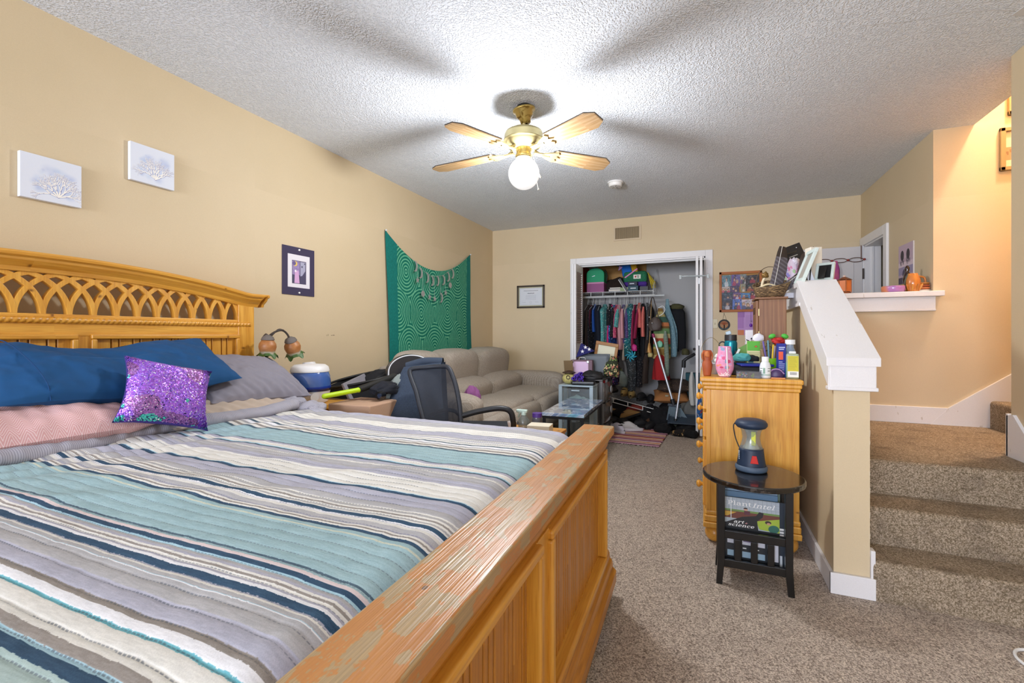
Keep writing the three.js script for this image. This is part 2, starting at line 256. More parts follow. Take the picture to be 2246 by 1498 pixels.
// closet casing and doorway casing
{
  const c = struct('trim_3', 'white casing around the closet opening', 'trim');
  const cs = (a) => uvm(a);
  mesh('casing', cs(bx(-1.525, -1.45, 0, 2.02, ZB, ZB + .018, .004)), trimMat, c); mesh('casing', cs(bx(.01, .085, 0, 2.02, ZB, ZB + .018, .004)), trimMat, c); mesh('casing', cs(bx(-1.45, .01, 1.95, 2.02, ZB, ZB + .018, .004)), trimMat, c);
  mesh('jamb', merge([bx(-1.455, -1.437, 0, 1.95, ZB - .12, ZB + .004), bx(-.003, .015, 0, 1.95, ZB - .12, ZB + .004), bx(-1.45, .01, 1.935, 1.955, ZB - .12, ZB + .004)]), trimMat, c);
  mesh('door_track', bx(-1.44, 0, 1.915, 1.936, ZB - .06, ZB - .03), M(0xc9c9c7, .4), c);
  const d = struct('trim_4', 'white casing around the doorway in the right wall', 'trim');
  mesh('casing', uvm(bx(XR - .02, XR, 0, 2.02, -5.435, -5.355, .004)), trimMat, d); mesh('casing', uvm(bx(XR - .02, XR, 0, 2.02, -4.805, -4.725, .004)), trimMat, d); mesh('casing', uvm(bx(XR - .02, XR, 1.94, 2.02, -5.355, -4.805, .004)), trimMat, d);
  mesh('jamb', merge([bx(XR - .004, XR + .124, 0, 1.945, -5.362, -5.342), bx(XR - .004, XR + .124, 0, 1.945, -4.818, -4.798), bx(XR - .004, XR + .124, 1.927, 1.947, -5.36, -4.8), bx(XR + .05, XR + .065, 0, 1.93, -5.345, -5.33)]), trimMat, d);
}
// ---------- bed ----------
const ZM = -.925, BF = -1.907, BN = .057;
const bed = thing('bed_frame', 'honey pine bed frame with arched openwork headboard and worn footboard', 'bed');
{
  const HX = -2.50, hb = new THREE.Group(); hb.name = 'headboard'; bed.add(hb);
  const crown = (z) => 1.408 - .089 * Math.pow(Math.min(1, Math.abs(z - ZM) / .93), 2.2);
  // moulded crown swept along the arch
  const pr = [[-.03, .0], [.075, .0], [.08, -.008], [.078, -.018], [.062, -.024], [.058, -.034], [.046, -.046], [.03, -.058], [.024, -.074], [-.03, -.074]];
  const n = 60, zA = BF - .055, zB = BN + .055;
  const cr = grid(n, pr.length, (u, v) => { const z = mix(zA, zB, u), e = Math.abs(z - ZM), q = pr[Math.round(v * pr.length) % pr.length]; let y = crown(z); if (e > .88) y = Math.max(y, 1.3215); const k = e > .985 ? 1 : 0; return [HX + q[0], y + q[1] * (e > 1.03 ? .35 : 1), z]; }, (u, v) => [u * 2, v * .25]);
  const crg = cr.toNonIndexed(); crg.computeVertexNormals();
  const cap = (z) => T(ext(pr.map(([a, b]) => [a, b]), .012), HX, 1.322, z);
  mesh('crown_moulding', merge([crg, cap(zA - .006), cap(zB - .006)]), pine, hb);
  // interlaced pointed arches
  const pitch = .085, y0 = 1.162, arcs = []; const Rr = .177, bw = .0078;
  for (let i = -13; i <= 13; i++) for (const s of [-1, 1]) {
    const zb = ZM + (i + .5) * pitch, outer = [], inner = []; let ok = true; if (zb > BN - .05 || zb < BF + .05) continue;
    for (let k = 0; k <= 16; k++) { const a = k / 16 * 1.35, l = Rr - Rr * Math.cos(a), h = Rr * Math.sin(a), nx = -Math.cos(a), ny = Math.sin(a); const z = zb + s * l; if (z < BF + .03 || z > BN - .03) break; if (y0 + h > crown(z) - .02) break; outer.push([z + bw * Math.cos(a), y0 + h - s * bw * Math.sin(a)]); inner.push([z - bw * Math.cos(a), y0 + h + s * bw * Math.sin(a)]); }
    if (outer.length > 3) arcs.push(T(ext(outer.concat(inner.reverse()).map(([a, b]) => [-a, b]), s > 0 ? .026 : .0244, .002), s > 0 ? 0 : .0008, 0, 0, 0, Math.PI / 2));
  }
  const arcG = merge(arcs.map((g) => { g.translate(HX - .013, 0, 0); return g; }));
  const topRail = []; for (let k = 0; k <= 40; k++) { const z = mix(BF, BN, k / 40); topRail.push([-z, crown(z) - .02]); } for (let k = 40; k >= 0; k--) { const z = mix(BF, BN, k / 40); topRail.push([-z, crown(z) - .076]); }
  const tr = ext(topRail, .028); tr.rotateY(Math.PI / 2); tr.translate(HX - .014, 0, 0);
  mesh('openwork', uvGrain(arcG, 'y'), pine, hb); mesh('top_rail', uvGrain(tr, 'z'), pine, hb);
  for (const z of [BF, BN - .1]) mesh('post', uvGrain(bx(HX - .022, HX + .024, .0, 1.30, z, z + .1, .004), 'y'), pine, hb);
  mesh('rail', uvGrain(bx(HX - .018, HX + .018, 1.075, 1.168, BF + .09, BN - .09, .003), 'z'), pine, hb);
  { // twisted rope moulding
    const Lr = BN - BF - .05, seg = 520, rg = new THREE.CylinderGeometry(.013, .013, Lr, 20, seg, true); rg.rotateX(Math.PI / 2); const p = rg.attributes.position;
    for (let i = 0; i < p.count; i++) { const x = p.getX(i), y = p.getY(i), z = p.getZ(i), a = Math.atan2(y, x) + z * 150, k = .74 + .34 * Math.sqrt(Math.abs(Math.cos(a * 1.0))); p.setXYZ(i, x * k, y * k, z); } rg.computeVertexNormals();
    mesh('rope_moulding', uvGrain(T(rg, HX + .02, 1.142, ZM), 'z'), pine, hb);
  }
  const stiles = [BF + .1, -1.125, -1.075, -.775, -.725, BN - .1];
  for (const z of [-1.1, -.75]) mesh('stile', uvGrain(bx(HX - .016, HX + .016, .35, 1.08, z - .03, z + .03, .003), 'y'), pine, hb);
  mesh('rail', uvGrain(bx(HX - .018, HX + .018, .30, .42, BF + .09, BN - .09, .003), 'z'), pine, hb);
  for (const [a, b] of [[BF + .1, -1.13], [-1.07, -.78], [-.72, BN - .1]]) {
    const cnt = Math.round((b - a) / .043), w = (b - a) / cnt; let shared = {};
    for (let i = 0; i < cnt; i++) { const wide = i % 2 ? .72 : 1.28; }
    let z = a, i = 0; while (z < b - .004) { const ww = Math.min(i % 2 ? .030 : .056, b - z), key = ww.toFixed(3); shared[key] ||= uvGrain(box(.012, .66, ww - .005, .004), 'y'); const m = mesh('plank', shared[key], pine, hb); m.position.set(HX - .002, .75, z + ww / 2); z += ww; i++; }
    const fr = (y0, y1, z0, z1) => uvGrain(bx(HX + .006, HX + .03, y0, y1, z0, z1, .006), Math.abs(y1 - y0) > Math.abs(z1 - z0) ? 'y' : 'z');
    mesh('panel_moulding', merge([fr(1.062, 1.084, a - .008, b + .008), fr(.41, .43, a - .008, b + .008), fr(.43, 1.062, a - .008, a + .014), fr(.43, 1.062, b - .014, b + .008)]), pine, hb);
  }
  // footboard
  const fb = new THREE.Group(); fb.name = 'footboard'; bed.add(fb);
  const worn = tex(512, 2048, (x, y) => {       // v along the cap (2.05 m), u across (0.13 m)
    const X = x / 512, Y = y / 2048; let c = mix3(hex(0xb9793c), hex(0xcf8f4c), fbm(x / 90, y / 120, 81, 4)); const gr = vn(x / 8, y / 120, 82); c = mix3(c, hex(0xa8652a), Math.max(0, .5 - gr) * .35);
    const near = sst(.45, .95, Y), bare = fbm(x / 110, y / 55, 83, 6) + .10 * near + .05 * Math.exp(-Math.pow((X - .45) / .3, 2)); const edge = fbm(x / 20, y / 9, 84, 3);
    let b = sst(.56, .60, bare + (edge - .5) * .16); if (X > .93 && fbm(x / 20, y / 30, 85, 3) > .42) b = 1; if (X < .05 && fbm(x / 9, y / 50, 86, 3) > .48) b = Math.max(b, .8);
    const spk = vn(x / 9, y / 5, 87) > .8 && vn(x / 150, y / 80, 88) > .5 ? .8 : 0; b = Math.max(b, spk);
    c = mix3(c, mix3(hex(0xc2a77c), hex(0xa1906f), vn(x / 3, y / 60, 89)), b * .85);
    for (const [kx, ky, r] of [[.33, .47, 4], [.42, .66, 6], [.12, .93, 5]]) { const d = Math.hypot((x / 512 - kx) * 512 / 3.0, y - ky * 2048) / r; if (d < 1) c = mix3(c, hex(0x6b4a2c), .8); }
    for (const [kx, ky, r] of [[.62, .905, 8], [.52, .955, 8]]) { const d = Math.hypot((x / 512 - kx) * 512 / 3.4, y - ky * 2048) / r; if (d < .8 + .4 * vn(x / 3, y / 3, 90)) c = mix3(c, hex(0xe05a9c), .75); }
    return c;
  });
  const capM = new THREE.MeshPhysicalMaterial({ map: worn, roughness: .34, clearcoat: .25, clearcoatRoughness: .3, bumpMap: tex(256, 512, (x, y) => 255 * fbm(x / 6, y / 40, 91, 3), false), bumpScale: .0012 });
  const cg = bx(-.476, -.347, .664, .70, BF - .015, BN + .015, .006).toNonIndexed(); { const p = cg.attributes.position, uv = new Float32Array(p.count * 2); for (let i = 0; i < p.count; i++) { uv[2 * i] = (p.getX(i) + .476) / .129 + (.70 - p.getY(i)) * 6; uv[2 * i + 1] = (p.getZ(i) - BF + .02) / 2.04; } cg.setAttribute('uv', new THREE.BufferAttribute(uv, 2)); }
  mesh('worn_cap', cg, capM, fb);
  const face = -.372, back = -.452;
  const crn = ext([[back - .008, .664], [-.357, .664], [-.358, .652], [-.364, .645], [-.370, .632], [face, .622], [face - .01, .60], [back, .60]], BN - BF, .0); crn.translate(0, 0, BF); mesh('crown_moulding', uvGrain(crn, 'z'), pineDk, fb);
  for (const z of [BF, BN - .075]) mesh('post', uvGrain(bx(back, face, .06, .605, z, z + .075, .004), 'y'), pine, fb);
  const ps = [[BF + .075, -1.07], [-.98, BN - .075]];
  mesh('stile', uvGrain(bx(back, face - .002, .12, .605, -1.07, -.98, .003), 'y'), pine, fb);
  const bead = uvGrain(bx(-.012, 0, -.22, .22, -.006, .006, .003), 'y');
  for (const [a, b] of ps) {
    let z = a, i = 0; const shared = {}; while (z < b - .004) { const ww = Math.min(i % 3 === 2 ? .052 : .024, b - z), key = ww.toFixed(3); shared[key] ||= uvGrain(box(.014, .44, ww - .005, .004), 'y'); const m = mesh('plank', shared[key], pineDk, fb); m.position.set(face - .03, .385, z + ww / 2); z += ww; i++; }
    const fr = (y0, y1, z0, z1, m = .012) => uvGrain(bx(face - .03, face + m, y0, y1, z0, z1, .008), Math.abs(y1 - y0) > Math.abs(z1 - z0) ? 'y' : 'z');
    mesh('panel_moulding', merge([fr(.578, .602, a - .01, b + .01), fr(.165, .19, a - .01, b + .01), fr(.19, .578, a - .012, a + .016), fr(.19, .578, b - .016, b + .012)]), pine, fb);
  }
  mesh('backing', bx(back, back + .02, .1, .62, BF + .02, BN - .02), pineDk, fb);
  const bm = ext([[back, .055], [-.338, .055], [-.338, .098], [-.345, .106], [-.352, .112], [-.352, .128], [-.356, .14], [-.364, .15], [-.366, .168], [face, .182], [back, .182]], BN - BF + .02); bm.translate(0, 0, BF - .01); mesh('base_moulding', uvGrain(bm, 'z'), pineDk, fb);
  for (const z of [BF + .01, BN - .1]) mesh('foot', bx(back + .005, -.36, 0, .06, z, z + .09), M(0x2a1c10, .8), fb);
  fb.position.set(-.41, 0, -1.9); fb.rotation.y = .026; for (const k of fb.children) { k.position.x += .41; k.position.z += 1.9; }
  // side rails
  for (const z of [BF + .02, BN - .055]) mesh('side_rail', uvGrain(bx(HX, back + .005, .2, .42, z, z + .035, .004), 'x'), pine, bed);
}
{ // black bar stands for the shade gap under the footboard, blue piece at its end
  const o = thing('gap_shade_bar', 'black bar standing for the shade gap under the footboard, with a bright blue end', 'shade_bar', [-.375, 0, 0]);
  mesh('shade_bar', T(cyl(.028, .028, 1.5, 20), 0, .028, -.86, Math.PI / 2), M(0x0c0c0d, .8), o);
  mesh('blue_end', T(lathe([[0, .05], [.02, .05], [.032, .03], [.034, -.02], [.031, -.045]], 20), 0, .033, -1.625, -Math.PI / 2), M(0x0d6fd8, .6), o);
}
solo('mattress', 'white mattress set in the pine bed frame', 'mattress', bx(-2.46, -.49, .38, .655, BF + .05, BN - .06, .05), M(0xd9d6d0, .9));
solo('box_spring', 'box spring below the white mattress', 'box spring', bx(-2.46, -.49, .16, .38, BF + .06, BN - .07, .02), M(0xbdb8ae, .9));
// striped quilt
const quiltZ0 = -2.05, quiltL = 2.2;
const qTex = (() => {
  const cr = 0xe2dfd6, lav = 0xb0afbb, gr = 0xb2b0b0, aq = 0x9cb9bd, nv = 0x2b4a63, dk = 0x4a5f6c, wh = 0xe9e8e9, tp = 0x968e86, sk = 0xa9cbd6, pk = 0xe0cfcd, tl = 0x6fb3bd, pa = 0xa9bdb8, sg = 0xc9cdb9;
  const S = [[-2.05, lav], [-1.95, sk], [-1.94, dk], [-1.932, wh], [-1.915, sk], [-1.905, wh], [-1.89, lav], [-1.80, gr], [-1.725, cr], [-1.645, dk], [-1.637, lav], [-1.57, gr], [-1.555, cr], [-1.542, lav], [-1.53, cr], [-1.518, gr], [-1.505, cr], [-1.492, dk], [-1.48, wh], [-1.462, gr], [-1.45, cr], [-1.437, tp], [-1.425, cr], [-1.405, dk], [-1.395, aq], [-1.242, dk], [-1.234, lav], [-1.218, cr], [-1.19, sk], [-1.183, dk], [-1.174, lav], [-1.158, gr], [-1.15, cr], [-1.14, gr], [-1.10, lav], [-1.065, cr], [-.972, sk], [-.968, nv], [-.955, lav], [-.90, gr], [-.872, cr], [-.864, gr], [-.856, cr], [-.848, tp], [-.842, cr], [-.834, gr], [-.828, cr], [-.822, nv], [-.809, wh], [-.798, cr], [-.79, gr], [-.776, lav], [-.768, cr], [-.762, tp], [-.757, cr], [-.75, nv], [-.740, aq], [-.728, sg], [-.722, aq], [-.594, dk], [-.590, aq], [-.584, pk], [-.574, nv], [-.562, sk], [-.557, gr], [-.549, lav], [-.543, cr], [-.537, tp], [-.532, cr], [-.526, lav], [-.520, wh], [-.513, nv], [-.498, lav], [-.494, cr], [-.489, gr], [-.481, sk], [-.479, wh], [-.477, gr], [-.44, lav], [-.405, tp], [-.392, wh], [-.375, tl], [-.369, cr], [-.328, tp], [-.313, sk], [-.306, nv], [-.288, pa], [-.16, nv], [-.148, cr], [-.1, gr], [-.02, aq], [.1, lav]];
  const W = 2048, cols = new Array(W); let k = 0; for (let i = 0; i < W; i++) { const z = quiltZ0 + (i + .5) / W * quiltL; while (k + 1 < S.length && S[k + 1][0] <= z) k++; cols[i] = k; }
  const thin = new Set([dk, nv]);
  return tex(W, 1024, (x, y) => { const j = (vn(x / 40, y / 6, 101) - .5) * 1.4 + (hash(0, y >> 1, 102) - .5) * .5, i = Math.max(0, Math.min(W - 1, Math.round(x + j))), c = S[cols[i]][1]; let q = hex(c); const zz = (quiltZ0 + (x + .5 + 1.5 * Math.sin(y / 90)) / W * quiltL) / .031, fz = Math.abs(zz - Math.round(zz)) * .031; if (fz < .0009 && y % 9 < 6) q = mix3(q, [92, 100, 112], .5); const f = (hash(x, y, 103) - .5) * 16 + (vn(x / 2, y / 14, 104) - .5) * 16 + (vn(x / 30, y / 60, 105) - .5) * 10; return [q[0] + f, q[1] + f, q[2] + f]; });
})();
const quiltMat = new THREE.MeshStandardMaterial({ map: qTex, roughness: .92 });
function bedTop(x, z) {                                  // height of the quilt over the mattress
  const s1 = fbm(x * 3.2 + 5, z * 2.4, 111, 3) - .45;
  const d = (x + 1.2) * .55 + (z + .9), wr = Math.exp(-Math.pow((d - .02 * Math.sin(x * 9)) / .05, 2)) + .7 * Math.exp(-Math.pow((d - .14) / .035, 2)) + .5 * Math.exp(-Math.pow((d + .2 - .04 * Math.sin(x * 7)) / .05, 2));
  const head = sst(-1.35, -2.0, x), ph = x * 46 + z * 24 + 3 * vn(x * 4, z * 5, 112), rip = (.5 + .5 * Math.sin(ph)) * head * (.4 + .6 * vn(x * 3, z * 4, 113));
  const puck = (vn(x * 38, z * 9, 114) - .5) * .0026;
  return .676 + .022 * s1 + .007 * wr * sst(-.6, -1.0, x) * sst(-2.0, -1.6, x) + .014 * rip + puck;
}
{
  const rr = .085;
  const shape = (u, v) => {
    // u along x (head to foot, then down), v along z (far drop, top, near drop)
    const Lx = 1.57, su = u * (Lx + .30), Lz = 2.0, sv = v * (Lz + .18) - .18;
    const headEdge = -2.035 + .03 * Math.sin(sv * 5) ;
    let x = headEdge + su, drop = 0, z = BF + .03 + sv, dz = 0;
    const foot = -.49 + .026 * (Math.min(sv, 1.9)); const lx = foot - rr; if (x > lx) { const a = (x - lx) / rr; if (a < 1.5708) { x = lx + Math.sin(a) * rr; drop = (1 - Math.cos(a)) * rr; } else { x = foot; drop = rr + (a - 1.5708) * rr; } }
    const zf = BF + .07; if (z < zf) { const a = (zf - z) / .06; if (a < 1.5708) { dz = (1 - Math.cos(a)) * .06; z = zf - Math.sin(a) * .06; } else { dz = .06 + (a - 1.5708) * .06; z = zf - .06; } }
    const zl = quiltZ0 + (BF + .03 + sv - quiltZ0); const st = Math.abs(((BF + .03 + sv) / .031 % 1 + 1) % 1 - .5) * 2, seam = -.0022 * Math.pow(st, 16);
    const puff = .0012 * (1 - st * st), slump = .018 * Math.pow(Math.max(0, vn(sv * 7, 3, 115) - .2), 1) * sst(lx - .15, foot, x);
    let y = bedTop(x, z) - drop - dz - slump; let nx = 0; if (drop > .02) { x += seam + puff * 3 + .006 * (vn(sv * 16, 5, 116) - .5); } else y += seam + puff;
    return [x, Math.max(y, drop > 0 ? .45 : .3), z];
  };
  const g = grid(230, 700, shape, (u, v) => { const sv = v * 2.18 - .18, su = u * 1.87; return [(BF + .03 + sv - quiltZ0) / quiltL, su / 1.1]; });
  // the printed stripes run along the bed: texture u across, v along
  const o = solo('quilt', 'striped quilt in aqua, cream, lavender and navy over the bed', 'quilt', g, quiltMat);
  o.material.side = THREE.DoubleSide;
}
const ribbed = new THREE.MeshStandardMaterial({ map: tex(512, 512, (x, y) => { const v = 168 + 18 * Math.sin(x / 512 * 6.283 * 40) + (hash(x, y, 121) - .5) * 16; return [v, v - 2, v + 8]; }, true, 6, 6), roughness: .95 });
{ // grey ribbed blanket folded back below the pillows
  const pts = []; for (let i = 0; i <= 14; i++) { const t = i / 14; pts.push([-2.05 + .02 * Math.sin(t * 9), .692 + .022 * sst(.7, 1, t) + .008 * Math.sin(t * 12), mix(-.35, -1.80, t)]); }
  const g = tube(pts, .03, 160, 16), p = g.attributes.position, c = new THREE.Vector3();
  for (let i = 0; i < p.count; i++) { const z = p.getZ(i), k = .004 * (vn(z * 40, p.getY(i) * 30, 122) - .5) * 2; p.setX(i, p.getX(i) + k + (p.getX(i) + 2.05) * .5); p.setY(i, p.getY(i) + k); } g.computeVertexNormals();
  solo('blanket', 'grey ribbed blanket edge rolled back below the pillows', 'blanket', g, ribbed);
  const b = thing('blanket_corner', 'bunched grey blanket corner at the far head side of the bed', 'blanket', [-2.12, .685, -1.86]);
  mesh('fold', T(lump(.09, .06, .09, .3, 5, 1.6, 40), 0, .015, .03), ribbed, b); mesh('fold', T(lump(.06, .04, .08, .35, 8, 1.8, 36), .13, -.01, -.02), ribbed, b);
}
solo('flat_sheet', 'crumpled white sheet below the pink pillow', 'sheet', grid(60, 90, (u, v) => { const x = mix(-2.48, -2.04, u), z = mix(-1.86, .0, v); return [x, .672 + .022 * fbm(x * 9, z * 7, 131, 4), z]; }), M(0xd2d0ca, .95, { side: THREE.DoubleSide }));
// pillows
const blueM = new THREE.MeshPhysicalMaterial({ color: 0x0a4b7e, roughness: .85, sheen: .35, sheenColor: 0x3f8ac4, sheenRoughness: .5, bumpMap: wallBump, bumpScale: .0008 });
{
  const o = thing('king_pillow', 'long dark blue pillow lying across the other pillows', 'pillow', [-2.265, .945, -1.12]);
  const g = pillow(.86, .37, .15, { wr: .022, s: 3, f: 5, pinch: .3, n: 90, m: 50 }), p = g.attributes.position;
  for (let i = 0; i < p.count; i++) { const x = p.getX(i), y = p.getY(i); const dip = .05 * Math.exp(-Math.pow((x + .03) / .16, 2)); p.setZ(i, p.getZ(i) - dip * (y > 0 ? 1 : .5) + (x > .28 ? (x - .28) * .16 : 0)); if (y > .15) p.setY(i, y - .045 * Math.exp(-Math.pow((x + .02) / .13, 2)) + .015 * Math.exp(-Math.pow((x - .2) / .15, 2))); } g.computeVertexNormals();
  place(mesh('pillow_body', g, blueM, o), 0, 0, 0, 0, 0, 0); o.children[0].rotation.set(-1.02, 0, 0, 'XYZ'); o.rotation.set(0, Math.PI / 2, 0); o.children[0].rotation.z = 0;
  const seam = []; for (let k = 0; k <= 12; k++) { const v = k / 12 * 2 - 1; const e = Math.pow(Math.max(0, 1 - Math.pow(.7, 2.6)), .55) * Math.pow(Math.max(0, 1 - Math.pow(Math.abs(v), 2.6)), .55); seam.push([-.30 - .02 * v, v * .185, e * .085 + .004]); }
  const sm = mesh('hem_seam', tube(seam, .0022, 40, 5), M(0x0a3e6c, .9), o); sm.rotation.copy(o.children[0].rotation);
}
const pinkM = new THREE.MeshStandardMaterial({ map: tex(512, 512, (x, y) => { const a = x / 512 * 16, b = y / 512 * 16, ci = Math.floor(a), w = Math.abs(((b + (ci % 2 ? 1 : -1) * (a - ci) * 1.4) * 2.2 % 1 + 1) % 1 - .5) * 2; return w > .72 ? [236, 214, 212] : mix3([213, 160, 158], [222, 172, 170], hash(x, y, 141)); }, true, 3.2, 3.2), roughness: .95 });
{ const o = solo('pillow', 'pink patterned pillow at the bottom of the pillow pile', 'pillow', pillow(.72, .46, .17, { wr: .016, s: 11, n: 60 }), pinkM); o.position.set(-2.235, .775, -.78); o.rotation.set(-1.28, 0, 0); o.rotation.set(0, Math.PI / 2, 0); o.rotateX(-1.36); }
{ const o = solo('pillow', 'grey pillow with deep creases at the far end of the headboard', 'pillow', (() => { const g = pillow(.54, .44, .18, { wr: .012, s: 15, n: 90, m: 60 }), p = g.attributes.position; for (let i = 0; i < p.count; i++) { const x = p.getX(i), y = p.getY(i), z = p.getZ(i); if (z > .005) p.setZ(i, z + .006 * Math.sin((x * 1 + y * .9) * 120 + 3 * vn(x * 10, y * 10, 16)) * sst(.02, .25, x * .3 - y * .9)); } g.computeVertexNormals(); return g; })(), M(0x8f8c97, .9)); o.position.set(-2.275, .845, -1.695); o.rotation.set(0, Math.PI / 2, 0); o.rotateX(-1.12); o.rotateZ(-.1); }
{ const o = solo('pillow', 'beige creased pillow under the grey pillow', 'pillow', (() => { const g = pillow(.66, .44, .13, { wr: .01, s: 19, n: 90, m: 60 }), p = g.attributes.position; for (let i = 0; i < p.count; i++) { const x = p.getX(i), y = p.getY(i), z = p.getZ(i); if (z > .005) p.setZ(i, z + .005 * Math.sin((x * .8 + y * .8) * 110)); } g.computeVertexNormals(); return g; })(), M(0xc2b1a0, .92)); o.position.set(-2.23, .725, -1.52); o.rotation.set(0, Math.PI / 2, 0); o.rotateX(-1.4); }
{ // sequin cushion
  const o = thing('sequin_cushion', 'purple sequin cushion with teal patches leaning on the pillows', 'cushion', [-2.02, .838, -1.165]);
  o.rotation.set(0, Math.PI / 2 - .12, 0); o.rotateX(-.52); o.rotateZ(-.30);
  const W = .32, Hh = .29, t = .12, g = pillow(W, Hh, t, { wr: .003, s: 23, pinch: 1.2 }); mesh('cushion_body', g, M(0x3a2a78, .8), o);
  const n = 9500, disc = new THREE.CircleGeometry(.0031, 7), inst = new THREE.InstancedMesh(disc, new THREE.MeshStandardMaterial({ color: 0xffffff, roughness: .3, metalness: .5, side: THREE.DoubleSide }), n), d = new THREE.Object3D(), c = new THREE.Color();
  for (let i = 0; i < n; i++) {
    const u = R(-.985, .985), v = R(-.985, .985), e = Math.pow(1 - Math.pow(Math.abs(u), 2.6), .55) * Math.pow(1 - Math.pow(Math.abs(v), 2.6), .55);
    const inU = (1 - .05 * 1.2 * (1 - v * v) * u * u) * (1 - .07 * 1.2 * (1 - v * v) * u * u), inV = 1 - .09 * 1.2 * (1 - u * u) * v * v;
    d.position.set(u * W / 2 * inU, v * Hh / 2 * inV, e * t / 2 + .0022); d.rotation.set(-v * 1.1 * Math.pow(Math.abs(v), 2) + R(-.28, .28) + .25, u * 1.1 * Math.pow(Math.abs(u), 2) + R(-.28, .28), R(0, 6)); d.updateMatrix(); inst.setMatrixAt(i, d.matrix);
    const teal = fbm(u * 3 + 4, v * 3, 151, 3) + (v < -.78 ? .3 * (-.78 - v) / .2 : 0) + (u < -.85 && v < -.5 ? .2 : 0) > .72; const rose = vn(u * 2 + 9, v * 2, 152) > .62;
    teal ? c.setHSL(.47, .75, R(.22, .4)) : rose ? c.setHSL(R(.75, .82), .5, R(.2, .38)) : c.setHSL(R(.70, .76), R(.6, .8), R(.32, .58)); if (rnd() < .04) c.setHSL(.75, .2, .9); inst.setColorAt(i, c);  // a few near-white sequins paint sparkle into the colour
  }
  inst.name = 'sequins'; inst.userData.kind = 'stuff'; inst.castShadow = inst.receiveShadow = true; o.add(inst);
}
